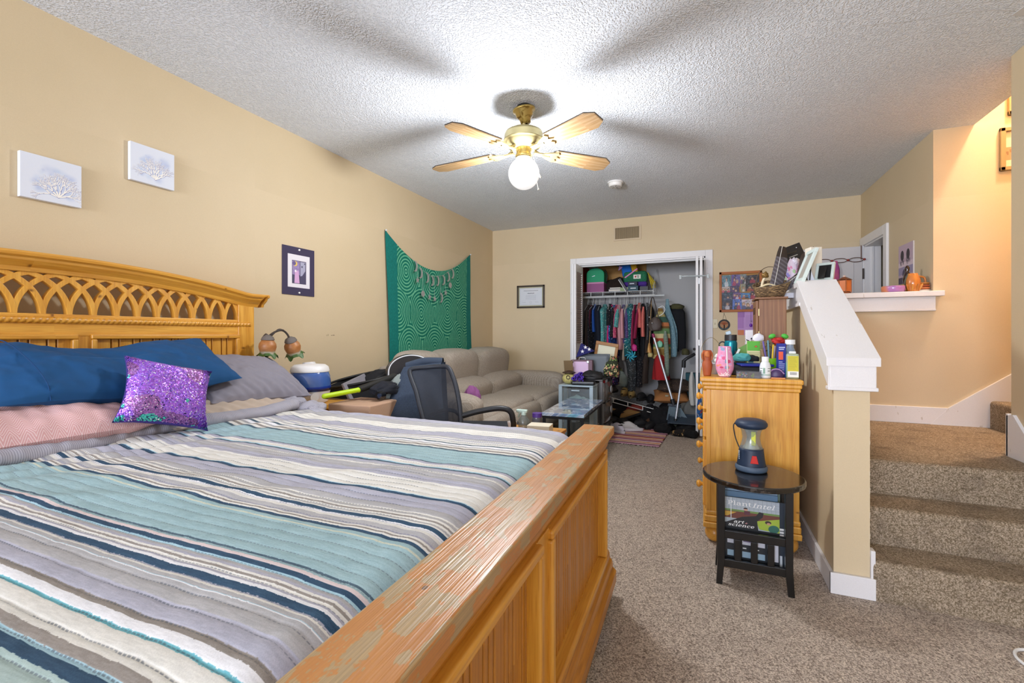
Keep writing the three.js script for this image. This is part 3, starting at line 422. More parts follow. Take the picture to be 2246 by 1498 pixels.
// ---------- ceiling fan, detector, vent ----------
const brass = M(0xb9a060, .28, { metalness: .9 }), brassP = M(0xb8ab7c, .38, { metalness: .7 });
{
  const o = thing('ceiling_fan', 'brass ceiling fan with four wooden blades and a white globe lamp', 'ceiling fan', [GLOBE.x, 0, GLOBE.z]);
  mesh('canopy', T(lathe([[.012, -.085], [.03, -.083], [.034, -.06], [.05, -.045], [.055, -.02], [.068, -.012], [.068, 0], [.06, .002], [.05, -.012], [.0, -.012]], 28), 0, CEIL - .022, 0, .12, 0, .1), M(0xb39a57, .35, { metalness: .75, map: tex(256, 256, (x, y) => mix3(hex(0xffffff), hex(0x9a8a60), sst(.5, .75, fbm(x / 24, y / 24, 201, 4)))) }), o);
  mesh('mounting_bracket', T(cyl(.045, .05, .03), 0, CEIL - .014, -.012), M(0x151310, .8), o);
  mesh('downrod', rod([0, 2.30, 0], [0, CEIL - .08, 0], .0095), brassP, o);
  const mt = mesh('motor', T(lathe([[0, .052], [.02, .052], [.03, .046], [.09, .042], [.112, .03], [.118, .012], [.118, -.012], [.122, -.016], [.122, -.024], [.105, -.03], [.1, -.05], [.07, -.062], [.045, -.066], [0, -.066]], 48), 0, 2.265, 0), brassP, o);
  const ribs = []; for (let i = 0; i < 40; i++) { const a = i / 40 * 6.283; ribs.push(rod([Math.cos(a) * .103, 2.234, Math.sin(a) * .103], [Math.cos(a) * .073, 2.203, Math.sin(a) * .073], .0028, 5)); } mesh('fluting', merge(ribs), M(0xb9ad86, .4, { metalness: .4 }), mt);
  const bladeTex = woodTex(512, 256, hex(0x7d5a30), hex(0xa88354), hex(0xc4a783), 211, 0, 16);
  const bladeM = new THREE.MeshStandardMaterial({ map: bladeTex, roughness: .42 }), edgeM = M(0x4c4a48, .9), ironM = M(0xa8986c, .4, { metalness: .6 });
  const cam = (t) => -22.9 * Math.PI / 180 - t * Math.PI / 180;
  for (const [th, L, y, pit] of [[151, .665, 2.19, -.1], [220, .53, 2.19, -.14], [312, .555, 2.195, -.22], [24, .60, 2.19, -.24]]) {
    const b = new THREE.Group(); b.name = 'blade'; b.position.set(0, y, 0); b.rotation.order = 'YXZ'; b.rotation.y = -cam(th); o.add(b);
    const r0 = .19, w0 = .052, w1 = .066, pts = [[r0, -w0 * .6], [r0 + .02, -w0], [L - .05, -w1], [L, -w1 * .55], [L, w1 * .55], [L - .05, w1], [r0 + .02, w0], [r0, w0 * .6]];
    const pl = new THREE.Group(); pl.name = 'paddle'; const g = T(ext(pts, .005, .001), 0, 0, 0, Math.PI / 2), gg = uvGrain(g, 'x', 2.2);
    const m = mesh('paddle', gg, bladeM, b); m.rotation.x = pit;
    const top = mesh('dusty_edge', T(ext(pts.map(([a, c]) => [a + (a > r0 + .1 ? .002 : 0), c * 1.02]), .003), 0, .0055, 0, Math.PI / 2), edgeM, b); top.rotation.x = pit;
    const iron = merge([T(ext([[.07, -.012], [.13, -.012], [.165, -.03], [.215, -.047], [.228, -.03], [.212, -.012], [.245, 0], [.212, .012], [.228, .03], [.215, .047], [.165, .03], [.13, .012], [.07, .012]], .006, .002), 0, -.006, 0, Math.PI / 2), tube([[.05, .03, 0], [.085, .005, 0], [.12, -.012, 0], [.17, -.01, 0]], .009, 16, 8)]);
    const im = mesh('blade_iron', iron, ironM, b); im.rotation.x = pit;
  }
  mesh('light_fitter', T(lathe([[0, .075], [.03, .075], [.052, .062], [.05, .055], [.045, .05], [.045, .01], [.05, .006], [.05, -.004], [.04, -.008], [0, -.008]], 32), 0, 2.155, 0), brass, o);
  mesh('collar', T(lathe([[.036, .012], [.047, .01], [.05, -.008], [.046, -.018], [.036, -.018]], 32), 0, 2.135, 0), M(0xe9e2d0, .45), o);
  mesh('globe', T(sph(.0935, 48, 32), 0, GLOBE.y, 0), new THREE.MeshStandardMaterial({ color: 0xc8c8c8, roughness: .3, emissive: 0xffffff, emissiveIntensity: .5 }), o);
  for (const [x, z, l] of [[.05, .02, .19], [.045, -.03, .1]]) { const ch = mesh('pull_chain', merge([rod([x, 2.17, z], [x + .02, 2.15 - l * .4, z], .0013, 5), rod([x + .02, 2.15 - l * .4, z], [x + .05, 2.13 - l, z], .0013, 5), T(sph(.005, 8, 6), x + .05, 2.127 - l, z)]), M(0xe0d8c0, .4, { metalness: .4 }), o); }
}
{
  const o = thing('smoke_detector', 'round white smoke detector on the ceiling', 'smoke detector', [-.74, CEIL, -4.15]);
  mesh('base', T(cyl(.07, .07, .012, 32), 0, -.006, 0), M(0xe8e6e2, .5), o);
  mesh('cover', T(lathe([[0, -.043], [.05, -.043], [.058, -.036], [.062, -.014], [.062, -.012]], 32), 0, 0, 0), M(0xe8e6e2, .5), o);
  mesh('grille', merge([0, 1, 2, 3, 4].map((i) => { const a = i * 1.2566; return T(box(.03, .002, .006), Math.cos(a) * .03, -.0437, Math.sin(a) * .03, 0, -a, 0); })), M(0x8d8a86, .8), o);
}
{
  const o = thing('air_vent', 'tan slatted air vent above the closet', 'vent', [-.835, 2.283, ZB]);
  const fm = M(0xd0bb9a, .6);
  mesh('frame', merge([bx(-.16, .16, .066, .085, 0, .012), bx(-.16, .16, -.085, -.066, 0, .012), bx(-.16, -.14, -.066, .066, 0, .012), bx(.135, .16, -.066, .066, 0, .012)]), fm, o);
  mesh('backing', bx(-.14, .14, -.066, .066, 0, .002), M(0x4d4232, .9), o);
  const sl = box(.004, .13, .009), sm = M(0xb9a583, .6); for (let i = 0; i < 28; i++) { const m = mesh('slat', sl, sm, o); m.position.set(-.132 + i * .0098, 0, .006); m.rotation.y = .5; }
}
// ---------- left wall hangings ----------
function coral(c, w, h, s, cx, cy, spread) {
  c.fillStyle = '#dfe3ec'; c.fillRect(0, 0, w, h);
  for (let i = 0; i < 70; i++) { const x = w * (.2 + .65 * hash(i, 1, s)), y = h * (.25 + .6 * hash(i, 2, s)), r = w * (.03 + .12 * hash(i, 3, s)), g = c.createRadialGradient(x, y, 0, x, y, r); g.addColorStop(0, hash(i, 4, s) > .5 ? 'rgba(150,164,205,.28)' : 'rgba(176,196,222,.28)'); g.addColorStop(1, 'rgba(190,200,225,0)'); c.fillStyle = g; c.fillRect(0, 0, w, h); }
  const br = (x, y, a, l, wd, d) => { if (d < 0 || l < 3) return; const x2 = x + Math.cos(a) * l, y2 = y + Math.sin(a) * l; for (const [st, k, off] of [['rgba(120,125,170,.55)', 1.5, 2], ['#fdf8ec', 1, 0]]) { c.strokeStyle = st; c.lineWidth = wd * k; c.lineCap = 'round'; c.beginPath(); c.moveTo(x + off, y + off); c.quadraticCurveTo((x + x2) / 2 + 3, (y + y2) / 2, x2 + off, y2 + off); c.stroke(); } const n = d > 3 ? 3 : 2; for (let i = 0; i < n; i++) br(x2, y2, a + (rnd() - .5) * 1.25, l * (.62 + .25 * rnd()), wd * .66, d - 1); };
  for (let i = 0; i < 6; i++) br(cx * w, cy * h, -Math.PI / 2 + (i / 5 - .5) * spread, h * .155, 10, 5);
}
for (const [z, y, s, cx, cy, lab, sp] of [[-1.0285, 1.741, 221, .6, .86, 'white square canvas with a spreading pale coral tree, low on the wall', 2.5], [-1.416, 1.932, 222, .55, .84, 'white square canvas with a coral tree, mounted higher on the wall', 1.9]]) {
  const o = thing('canvas_print', lab, 'canvas', [XL, y, z], 0, 'coral tree canvases');
  mesh('canvas', bx(.001, .022, -.0935, .0935, -.1, .1, .002), M(0xe4e7ee, .8), o);
  const p = mesh('picture', new THREE.PlaneGeometry(.197, .184), new THREE.MeshStandardMaterial({ map: ctex(384, 360, (c, w, h) => coral(c, w, h, s, cx, cy, sp)), roughness: .8 }), o); p.position.set(.0226, 0, 0); p.rotation.y = Math.PI / 2;
}
{
  const o = thing('matted_print', 'small moonlit night print in a dark purple mat pinned to the wall', 'print', [XL, 1.52, -2.33]);
  mesh('mat_board', bx(.001, .005, -.165, .165, -.135, .135), M(0x3d3550, .8), o);
  const p = mesh('picture', new THREE.PlaneGeometry(.185, .225), new THREE.MeshStandardMaterial({ roughness: .7, map: ctex(185, 225, (c, w, h) => {
    c.fillStyle = '#e6e2e6'; c.fillRect(0, 0, w, h); c.fillStyle = '#4a4560'; c.fillRect(35, 40, 118, 158); c.fillStyle = '#9a86b4'; c.fillRect(38, 43, 62, 95); for (let i = 0; i < 160; i++) { c.fillStyle = pick(['#7d6a9a', '#b8a5cc', '#5b4f78']); c.fillRect(38 + R(0, 60), 43 + R(0, 95), 3, 2); }
    c.fillStyle = '#e8c860'; c.beginPath(); c.arc(62, 62, 17, 0, 7); c.fill(); c.fillStyle = '#6a5a8a'; c.beginPath(); c.arc(53, 60, 14, 0, 7); c.fill(); c.fillStyle = '#a9a7bd'; c.beginPath(); c.moveTo(104, 44); c.lineTo(148, 44); c.lineTo(146, 105); c.lineTo(120, 140); c.lineTo(104, 145); c.fill(); c.fillStyle = '#3c3750'; c.fillRect(114, 72, 9, 12); c.fillRect(138, 50, 7, 10);
    c.fillStyle = '#d3a6cf'; c.beginPath(); c.moveTo(58, 118); c.lineTo(88, 104); c.lineTo(98, 195); c.lineTo(54, 195); c.fill(); c.fillStyle = '#f2e8ee'; c.beginPath(); c.arc(64, 112, 8, 0, 7); c.fill(); c.strokeStyle = '#332c44'; c.lineWidth = 2.5; c.strokeRect(36, 41, 116, 156); c.beginPath(); c.moveTo(102, 41); c.lineTo(102, 197); c.stroke();
  }) }), o); p.position.set(.0056, .0, 0); p.rotation.y = Math.PI / 2;
  for (const y of [.148, -.148]) mesh('push_pin', T(sph(.007, 12, 8), .009, y, .0), M(0xf3f1ea, .4), o);
}
{ // tapestry
  const cen = [[1.678, -3.555], [1.645, -4.005], [1.75, -4.502], [1.291, -3.808], [1.328, -4.295], [.964, -3.578], [.937, -4.047], [1.039, -4.552], [1.25, -4.68], [1.3, -3.42]];
  const z0 = -3.22, z1 = -4.88, yb = .72, yt = 2.08;
  const t = tex(1024, 840, (x, y) => { const z = mix(z0, z1, x / 1024), Y = mix(yb, yt, y / 840); const n = (vn(x / 6, y / 6, 231) - .5) * 14; if (x < 120 || x > 930) return [0 + n, 118 + n, 108 + n];
    let d = 9, k = 0; cen.forEach(([cy, cz], i) => { const q = Math.hypot((Y - cy) * .86, z - cz); if (q < d) { d = q; k = i; } }); const ph = d / .027, ring = Math.floor(ph), fr = ph - ring, a = Math.atan2(Y - cen[k][0], z - cen[k][1]), dash = (a * (ring + .4) * 3.4 % 1 + 1) % 1; const on = fr > .42 && fr < .82 && dash > .14; return on ? [120 + n * 2, 200 + n, 158 + n] : [4 + n, 118 + n, 96 + n]; });
  const g = grid(80, 50, (u, v) => { const z = mix(-3.243 - .06 * (1 - v), -4.815 - .045 * (1 - v), u), top = 2.004 * (1 - u) + 2.044 * u - .62 * (u * (1 - u)) - .12 * Math.sin(u * Math.PI), bot = .74; const y = mix(bot, top, v); return [XL + .014 + .008 * Math.sin(u * 9 + v * 2) * (1 - v * .4) + .006 * Math.sin(v * 5 + u * 3), y, z]; }, (u, v) => { const z = mix(-3.243 - .06 * (1 - v), -4.815 - .045 * (1 - v), u), top = 2.004 * (1 - u) + 2.044 * u - .62 * (u * (1 - u)) - .12 * Math.sin(u * Math.PI); return [(z - z0) / (z1 - z0), (mix(.74, top, v) - yb) / (yt - yb)]; });
  const o = thing('tapestry', 'green tapestry with dashed spiral rings hung above the sofa', 'tapestry'); const m = mesh('cloth', g, new THREE.MeshStandardMaterial({ map: t, roughness: .95, side: THREE.DoubleSide }), o);
  for (const [y, z] of [[2.0, -3.247], [2.04, -4.812]]) mesh('pin', T(sph(.009, 10, 8), XL + .022, y, z), M(0xcfd2cf, .4), o);
}
{ // silver moon and star garland
  const o = thing('moon_garland', 'silver moon and star garland hung over the green tapestry', 'garland'), sm = M(0xb4b4b2, .4, { metalness: .5 });
  const P15 = [[1.738, -3.646], [1.683, -3.731], [1.652, -3.844], [1.63, -3.936], [1.641, -4.037], [1.661, -4.151], [1.707, -4.248], [1.751, -4.34], [1.61, -3.687], [1.486, -3.78], [1.464, -3.896], [1.451, -3.99], [1.472, -4.107], [1.534, -4.203], [1.622, -4.3]];
  const moon = () => { const a = []; for (let i = 0; i <= 14; i++) { const t = -2.2 + 4.4 * i / 14; a.push([Math.cos(t) * .04, Math.sin(t) * .052]); } for (let i = 14; i >= 0; i--) { const t = -1.95 + 3.9 * i / 14; a.push([Math.cos(t) * .034 - .018, Math.sin(t) * .046]); } return T(ext(a, .003), 0, 0, 0, 0, Math.PI / 2); };
  const star = () => { const a = []; for (let i = 0; i < 10; i++) { const t = i * Math.PI / 5 + Math.PI / 2, r = i % 2 ? .014 : .034; a.push([Math.cos(t) * r, Math.sin(t) * r]); } return T(ext(a, .003), 0, 0, 0, 0, Math.PI / 2); };
  const mg = moon(), sg = star(), cg = T(cyl(.03, .03, .003, 20), 0, 0, 0, 0, 0, Math.PI / 2), xg = XL + .045;
  P15.forEach(([y, z], i) => { const k = i < 8 || i === 12 ? 'moon' : (i === 9 || i === 14) ? 'disc' : 'star'; const m = mesh(k, k === 'moon' ? mg : k === 'disc' ? cg : sg, sm, o); m.position.set(xg, y, z); });
  const L = [[1.80, -3.56]].concat(P15.slice(0, 8)).concat([[1.81, -4.42]]).map(([y, z]) => [xg - .004, y + .05, z]); mesh('string', merge([tube(L, .0012, 60, 4), ...[8, 9, 10, 11, 12, 13, 14].map((i) => rod([xg - .002, P15[i][0], P15[i][1]], [xg - .002, 1.69 + (P15[i][0] - 1.45) * .2, P15[i][1]], .0009, 4))]), M(0xb9b9b2, .5), o);
}
{ // diploma
  const o = thing('framed_certificate', 'certificate in a dark wood frame on the back wall', 'certificate', [-2.047, 1.572, ZB]), W = .375, H = .29, fm = M(0x3d3023, .4);
  mesh('frame', merge([bx(-W / 2, W / 2, H / 2 - .022, H / 2, 0, .02, .003), bx(-W / 2, W / 2, -H / 2, -H / 2 + .022, 0, .02, .003), bx(-W / 2, -W / 2 + .022, -H / 2, H / 2, 0, .02, .003), bx(W / 2 - .022, W / 2, -H / 2, H / 2, 0, .02, .003)]), fm, o);
  const p = mesh('certificate_paper', new THREE.PlaneGeometry(W - .04, H - .04), new THREE.MeshStandardMaterial({ roughness: .6, map: ctex(512, 384, (c, w, h) => { c.fillStyle = '#b9b492'; c.fillRect(0, 0, w, h); c.fillStyle = '#d9dbe0'; c.fillRect(22, 22, w - 44, h - 44); c.strokeStyle = '#b9bcc4'; c.lineWidth = 5; c.strokeRect(34, 34, w - 68, h - 68); c.fillStyle = '#3c3f4c'; c.textAlign = 'center'; for (let i = 0; i < 30; i++) c.fillRect(110 + i * 10, 70 + R(-2, 2), 6, 10); for (let i = 0; i < 14; i++) c.fillRect(190 + i * 10, 120 + R(-2, 2), 7, 13); c.fillStyle = '#9a9da8'; for (let j = 0; j < 6; j++) for (let i = 0; i < 22; i++) c.fillRect(150 + i * 10, 160 + j * 17, 6, 4); c.fillStyle = '#777a86'; for (let i = 0; i < 8; i++) { c.fillRect(80 + i * 9, 300 + R(-3, 3), 7, 3); c.fillRect(350 + i * 9, 300 + R(-3, 3), 7, 3); } c.beginPath(); c.arc(256, 305, 20, 0, 7); c.stroke(); }) }), o); p.position.z = .008;
  mesh('glass', T(new THREE.PlaneGeometry(W - .04, H - .04), 0, 0, .012), M(0xffffff, .03, { transmission: 1, thickness: 0 }), o);
}
// ---------- by the bed ----------
{ // nightstand, mostly hidden
  const o = thing('nightstand', 'low nightstand beside the far end of the headboard', 'nightstand', [-2.24, 0, -2.21]);
  mesh('top', uvGrain(bx(-.29, .13, .63, .66, -.12, .24, .004), 'x'), pine, o); mesh('body', uvGrain(bx(-.27, .11, .06, .63, -.1, .22, .003), 'y'), pine, o); for (const [x, z] of [[-.25, -.08], [.09, -.08], [-.25, .19], [.09, .19]]) mesh('leg', bx(x - .02, x + .02, 0, .06, z - .02, z + .02), pineDk, o);
}
{
  const o = thing('humidifier', 'white humidifier with a translucent blue water tank', 'humidifier', [-2.27, .66, -2.13]);
  mesh('base', T(lathe([[0, 0], [.095, 0], [.105, .008], [.118, .07], [.12, .076]], 48), 0, 0, 0), M(0xdad8d8, .4), o);
  mesh('tank', T(lathe([[.12, .076], [.1225, .12], [.118, .165], [.108, .195], [.1, .195], [.1, .19], [.11, .16], [.114, .12], [.112, .08]], 48), 0, 0, 0), M(0x3f63a8, .15, { clearcoat: .6 }), o);
  mesh('water', T(lathe([[0, .078], [.1228, .078], [.1238, .098], [.1236, .105]], 48), 0, 0, 0), M(0x1f3a96, .2), o);
  mesh('lid', T(lathe([[.112, .192], [.114, .2], [.108, .222], [.09, .236], [.03, .242], [0, .24]], 48), 0, 0, 0), M(0xe9e7e4, .4), o);
  mesh('mist_nozzle', T(cyl(.035, .04, .012, 24), -.03, .243, -.02, 0, 0, .12), M(0xcfccca, .5), o);
  const kx = Math.cos(.55), kz = Math.sin(.55); mesh('knob', T(cyl(.022, .024, .016, 24), .122 * kx, .045, .122 * kz, 0, -.55, Math.PI / 2), M(0xe2e0de, .2), o);
}
{ // two-arm lamp with flower bud shades
  const o = thing('table_lamp', 'bronze vine table lamp with two amber and green bellflower shades', 'lamp', [-2.36, .66, -1.99]), br = M(0x4f4640, .6, { metalness: .5 });
  mesh('base', T(lathe([[0, 0], [.07, 0], [.068, .012], [.03, .02], [.012, .04], [0, .04]], 24), 0, 0, 0), br, o);
  mesh('stem', merge([tube([[0, .02, 0], [-.03, .15, .03], [-.055, .3, .08], [-.04, .40, .085], [-.01, .425, .085], [.0, .41, .085]], .007, 40, 8), tube([[-.045, .36, .08], [-.02, .415, .06], [0, .445, .02], [0, .447, -.02], [0, .425, -.05], [0, .40, -.065]], .006, 40, 8), tube([[-.03, .38, .07], [.0, .43, .045], [.0, .455, .01], [.004, .45, -.02]], .004, 20, 6)]), br, o);
  const amber = new THREE.MeshStandardMaterial({ roughness: .45, map: tex(256, 256, (x, y) => { const v = y / 256, n = fbm(x / 20, y / 20, 241, 4); let c = mix3(hex(0x9c5f2c), hex(0xc08a5a), n); c = mix3(c, hex(0xa8a08c), sst(.5, .32, v)); return mix3(c, mix3(hex(0x2c4a16), hex(0x4f7430), n), sst(.3, .18, v)); }), side: THREE.DoubleSide });
  for (const [x, y, z, rx, rz] of [[0, .405, .085, 0, -.05], [0, .393, -.072, .42, -.1]]) {
    const s = new THREE.Group(); s.name = 'shade'; s.position.set(x, y, z); s.rotation.set(rx, 0, rz); o.add(s);
    const pr = [[.012, 0], [.03, -.012], [.045, -.035], [.048, -.055], [.042, -.078], [.04, -.088], [.046, -.1], [.056, -.112]], g = lathe(pr.slice().reverse(), 40), p = g.attributes.position; for (let i = 0; i < p.count; i++) { const yy = p.getY(i); if (yy < -.08) { const a = Math.atan2(p.getZ(i), p.getX(i)), k = (-.08 - yy) / .032; p.setY(i, yy - .02 * k * Math.max(0, Math.cos(a * 5)) + .008 * k); const q = 1 + .12 * k * Math.cos(a * 5); p.setX(i, p.getX(i) * q); p.setZ(i, p.getZ(i) * q); } } g.computeVertexNormals();
    mesh('glass_bud', g, amber, s); mesh('cap', T(lathe([[0, .018], [.012, .016], [.03, .004], [.037, -.012], [.035, -.014], [0, -.01]], 24), 0, 0, 0), M(0x6a625c, .7), s);
  }
}
{ // tan box on the nightstand edge
  const o = solo('storage_box', 'tan woven box wedged between the bed and the black hamper', 'box', uvm(T(box(.30, .675, .30, .01), 0, 0, 0), 6, 6), new THREE.MeshStandardMaterial({ roughness: .9, map: tex(256, 256, (x, y) => { const w = Math.abs(Math.sin(x / 256 * 6.283 * 8 + y / 10)) * 14 + hash(x, y, 251) * 10; return [176 + w, 140 + w, 112 + w]; }) }), [-1.915, .338, -2.22], .05); }
{ // lime handled wand
  const o = thing('foam_bat', 'lime green handle with a black sleeve lying across the tan box', 'bat'), a = [-2.02, .727, -2.0], b = [-1.965, .742, -2.22], c = [-1.95, .80, -2.56];
  mesh('grip', merge([rod(a, b, .015, 20), T(sph(.015, 16, 12), ...a), T(sph(.0165, 16, 12), ...b)]), M(0xb7d80f, .45), o);
  mesh('sleeve', rod(b, c, .021, 18), M(0x17150f, .7), o);
}
{ // black hamper with clothes
  const o = thing('laundry_hamper', 'black round hamper with a wire rim beside the bed', 'hamper', [-2.28, 0, -2.64]);
  const wall = grid(48, 6, (u, v) => { const a = u * 6.283, r = .245 + .015 * Math.sin(a * 6); return [Math.cos(a) * r, v * (.765 + .085 * Math.sin(a * 1 + 2.5) * .6), Math.sin(a) * r * 1.12]; }); mesh('side', wall, M(0x1f1f21, .8, { side: THREE.DoubleSide }), o);
  const rim = []; for (let i = 0; i < 24; i++) { const a = i / 24 * 6.283; rim.push([Math.cos(a) * .248, .77 + .05 * Math.sin(a + 2.5), Math.sin(a) * .28]); } mesh('rim', tube(rim, .009, 80, 8, true), M(0x101011, .5), o);
  mesh('base', T(cyl(.24, .24, .01, 32), 0, .006, 0), M(0x1f1f21, .8), o); mesh('strap', T(box(.004, .06, .03), -.238, .69, -.06), M(0x0a0a0a, .6), o);
}
solo('cardboard_sheet', 'bent grey card sticking out of the black hamper', 'card', T(box(.02, .3, .34, .006), 0, 0, 0, .12, .3, .35), M(0x8e8a90, .85), [-2.2, .64, -2.52]);
solo('black_clothes', 'heap of black clothes on the hamper', 'clothes', lump(.13, .09, .15, .5, 21, 2.4, 48), M(0x131316, .9), [-2.16, .72, -2.74]);
solo('grey_shirt', 'crumpled grey green shirt hanging beside the felt backed chair', 'shirt', lump(.10, .17, .11, .5, 24, 2.6, 48), M(0x828984, .95), [-1.84, .66, -2.5]);
solo('navy_cloth', 'small navy cloth under the black sleeve', 'cloth', lump(.08, .045, .10, .45, 27, 2.6, 36), M(0x14161f, .9), [-1.87, .735, -2.36]);
{ const o = thing('webcam', 'small black round camera on the tan box with its brown cord', 'camera', [-1.83, .712, -2.26]); mesh('body', T(cyl(.024, .024, .05, 20), 0, .0, 0, Math.PI / 2, .5), M(0x0c0d12, .3), o); mesh('lens', T(cyl(.014, .014, .008, 16), .013, 0, .026, Math.PI / 2, .5), M(0x2a3346, .1), o); mesh('cord', tube([[0, -.02, .03], [-.1, -.022, .07], [-.2, -.02, .13], [-.3, -.018, .15]], .003, 30, 6), M(0x5a4030, .7), o); }
// ---------- chairs ----------
{ // black vinyl rocker with white piping
  const o = thing('rocker_chair', 'black vinyl folding rocker seat with white piping', 'chair', [-1.86, 0, -2.64], .75), vy = M(0x1b1a1e, .32), pip = M(0xd6d6d6, .5);
  const pad = (w, h, d) => { const a = []; for (let i = 0; i <= 24; i++) { const t = Math.PI * i / 24; a.push([Math.cos(t) * w, h + Math.sin(t) * w * .75]); } a.push([-w * .9, 0], [w * .9, 0]); return [T(ext(a, d, .015), 0, 0, 0), a]; };
  for (const [z, lean, hh] of [[.03, -.2, .80], [-.13, -.12, .79]]) { const [g, a] = pad(.155, hh, .055); const q = new THREE.Group(); q.name = 'seat_pad'; q.position.set(0, .02, z); q.rotation.x = lean; o.add(q); mesh('pad', g, vy, q); mesh('piping', tube(a.slice(0, 25).concat([[-.15, .3]]).map(([x, y]) => [x * 1.02, y * 1.005, .07]), .0042, 80, 8), pip, q); }
  mesh('base', bx(-.15, .15, 0, .06, -.2, .1, .02), vy, o);
}
const feltM = new THREE.MeshStandardMaterial({ roughness: 1, map: tex(512, 512, (x, y) => { const v = hash(x, y, 261) * 60 + vn(x / 5, y / 5, 262) * 30; return [24 + v * .62, 33 + v * .66, 46 + v * .72]; }, true, 4, 4) });
{ // grey blue felt coat over a chair back
  const o = thing('felt_cover', 'blue grey felt cover draped between the black seat and the mesh chair', 'cover', [0, 0, 0]);
  const TL = [-1.83, .885, -2.52], TR = [-1.60, .905, -2.62], ML = [-1.80, .855, -2.42], BL = [-1.80, .40, -2.16], BM = [-1.50, .40, -2.13], BR = [-1.32, .40, -2.35];
  const top = (u) => [mix(ML[0], -1.585, u), mix(.868, .9, u), mix(-2.42, -2.56, u)];
  const g = grid(40, 30, (u, v) => { const t = [mix(-1.83, -1.6, u), .87 + .03 * u, mix(-2.50, -2.58, u)], b = [mix(-1.87, -1.34, u), .35, mix(-2.20, -2.3, u) + .12 * Math.sin(u * Math.PI)]; const k = v; return [mix(b[0], t[0], k) + .006 * Math.sin(u * 14 + v * 6), mix(b[1], t[1], k), mix(b[2], t[2], k) + .03 * Math.sin(u * 9) * (1 - v) + .02 * Math.sin(v * 3)]; }, (u, v) => [u * .5, v * .6]);
  mesh('front_drape', g, feltM, o).material.side = THREE.DoubleSide;
  mesh('back_drape', grid(20, 20, (u, v) => [mix(-1.83, -1.6, u), .9 - .03 * (1 - u) - .0 - v * .5 + .012 * Math.sin((1 - v) * 3.1), mix(-2.50, -2.58, u) - .06 - .05 * v], (u, v) => [u * .4, v * .5]), feltM, o);
  mesh('top_edge', tube([[-1.83, .868, -2.53], [-1.72, .9, -2.57], [-1.6, .9, -2.61]], .03, 24, 12), feltM, o);
}
{ // mesh office chair
  const o = thing('office_chair', 'dark office chair with a mesh back and curved armrest beside the bed', 'office chair'), fr = M(0x23272f, .55), arm = M(0x17181b, .45);
  const TLq = new THREE.Vector3(-1.68, .866, -2.34), TRq = new THREE.Vector3(-1.44, .893, -2.42), BRq = new THREE.Vector3(-1.30, .54, -2.33), BLq = new THREE.Vector3(-1.50, .54, -2.24);
  const S = (u, v) => { const a = TLq.clone().lerp(TRq, u), b = BLq.clone().lerp(BRq, u), p = b.lerp(a, v); p.z -= .035 * Math.sin(u * Math.PI); p.x += .012 * Math.sin(v * Math.PI); return [p.x, p.y, p.z]; };
  const loop = []; for (const [u, v] of [[.06, .06], [.0, .3], [0, .6], [0, .95], [.04, 1], [.4, 1.01], [.75, 1], [.95, .97], [1.02, .8], [1.03, .5], [1, .2], [.94, .05], [.5, .02]]) loop.push(S(u, v));
  mesh('back_frame', tube(loop, .014, 120, 10, true), fr, o);
  const mm = new THREE.MeshStandardMaterial({ color: 0x22262f, roughness: .8, side: THREE.DoubleSide, alphaMap: tex(256, 256, (x, y) => (x % 8 < 3 || y % 8 < 3) ? 255 : 120, false, 12, 20), transparent: true });
  mesh('back_mesh', grid(24, 24, (u, v) => S(.03 + u * .95, .04 + v * .94)), mm, o);
  mesh('lumbar_bar', tube([S(.1, .18), S(.3, .24), S(.5, .26), S(.75, .24), S(.92, .16)].map((q) => [q[0], q[1], q[2] - .03]), .012, 40, 8), arm, o);
  mesh('seat', T(box(.46, .07, .44, .03), -1.30, .46, -2.62, 0, .35), M(0x23262d, .9), o);
  mesh('armrest', merge([tube([[-1.33, .60, -2.35], [-1.22, .632, -2.40], [-1.10, .648, -2.45], [-1.055, .63, -2.47], [-1.04, .57, -2.48], [-1.05, .47, -2.5]], .017, 50, 10)]), arm, o);
  mesh('column', rod([-1.30, .1, -2.62], [-1.30, .44, -2.62], .025), arm, o);
  for (let i = 0; i < 5; i++) { const a = i * 1.2566 + .3; const l = mesh('foot', rod([-1.30, .1, -2.62], [-1.30 + Math.cos(a) * .28, .06, -2.62 + Math.sin(a) * .28], .018), arm, o); mesh('caster', T(sph(.03, 12, 8), -1.30 + Math.cos(a) * .28, .03, -2.62 + Math.sin(a) * .28), arm, l); }
  mesh('back_bracket', tube([[-1.40, .56, -2.31], [-1.38, .44, -2.36], [-1.34, .43, -2.5]], .016, 20, 8), arm, o);
}
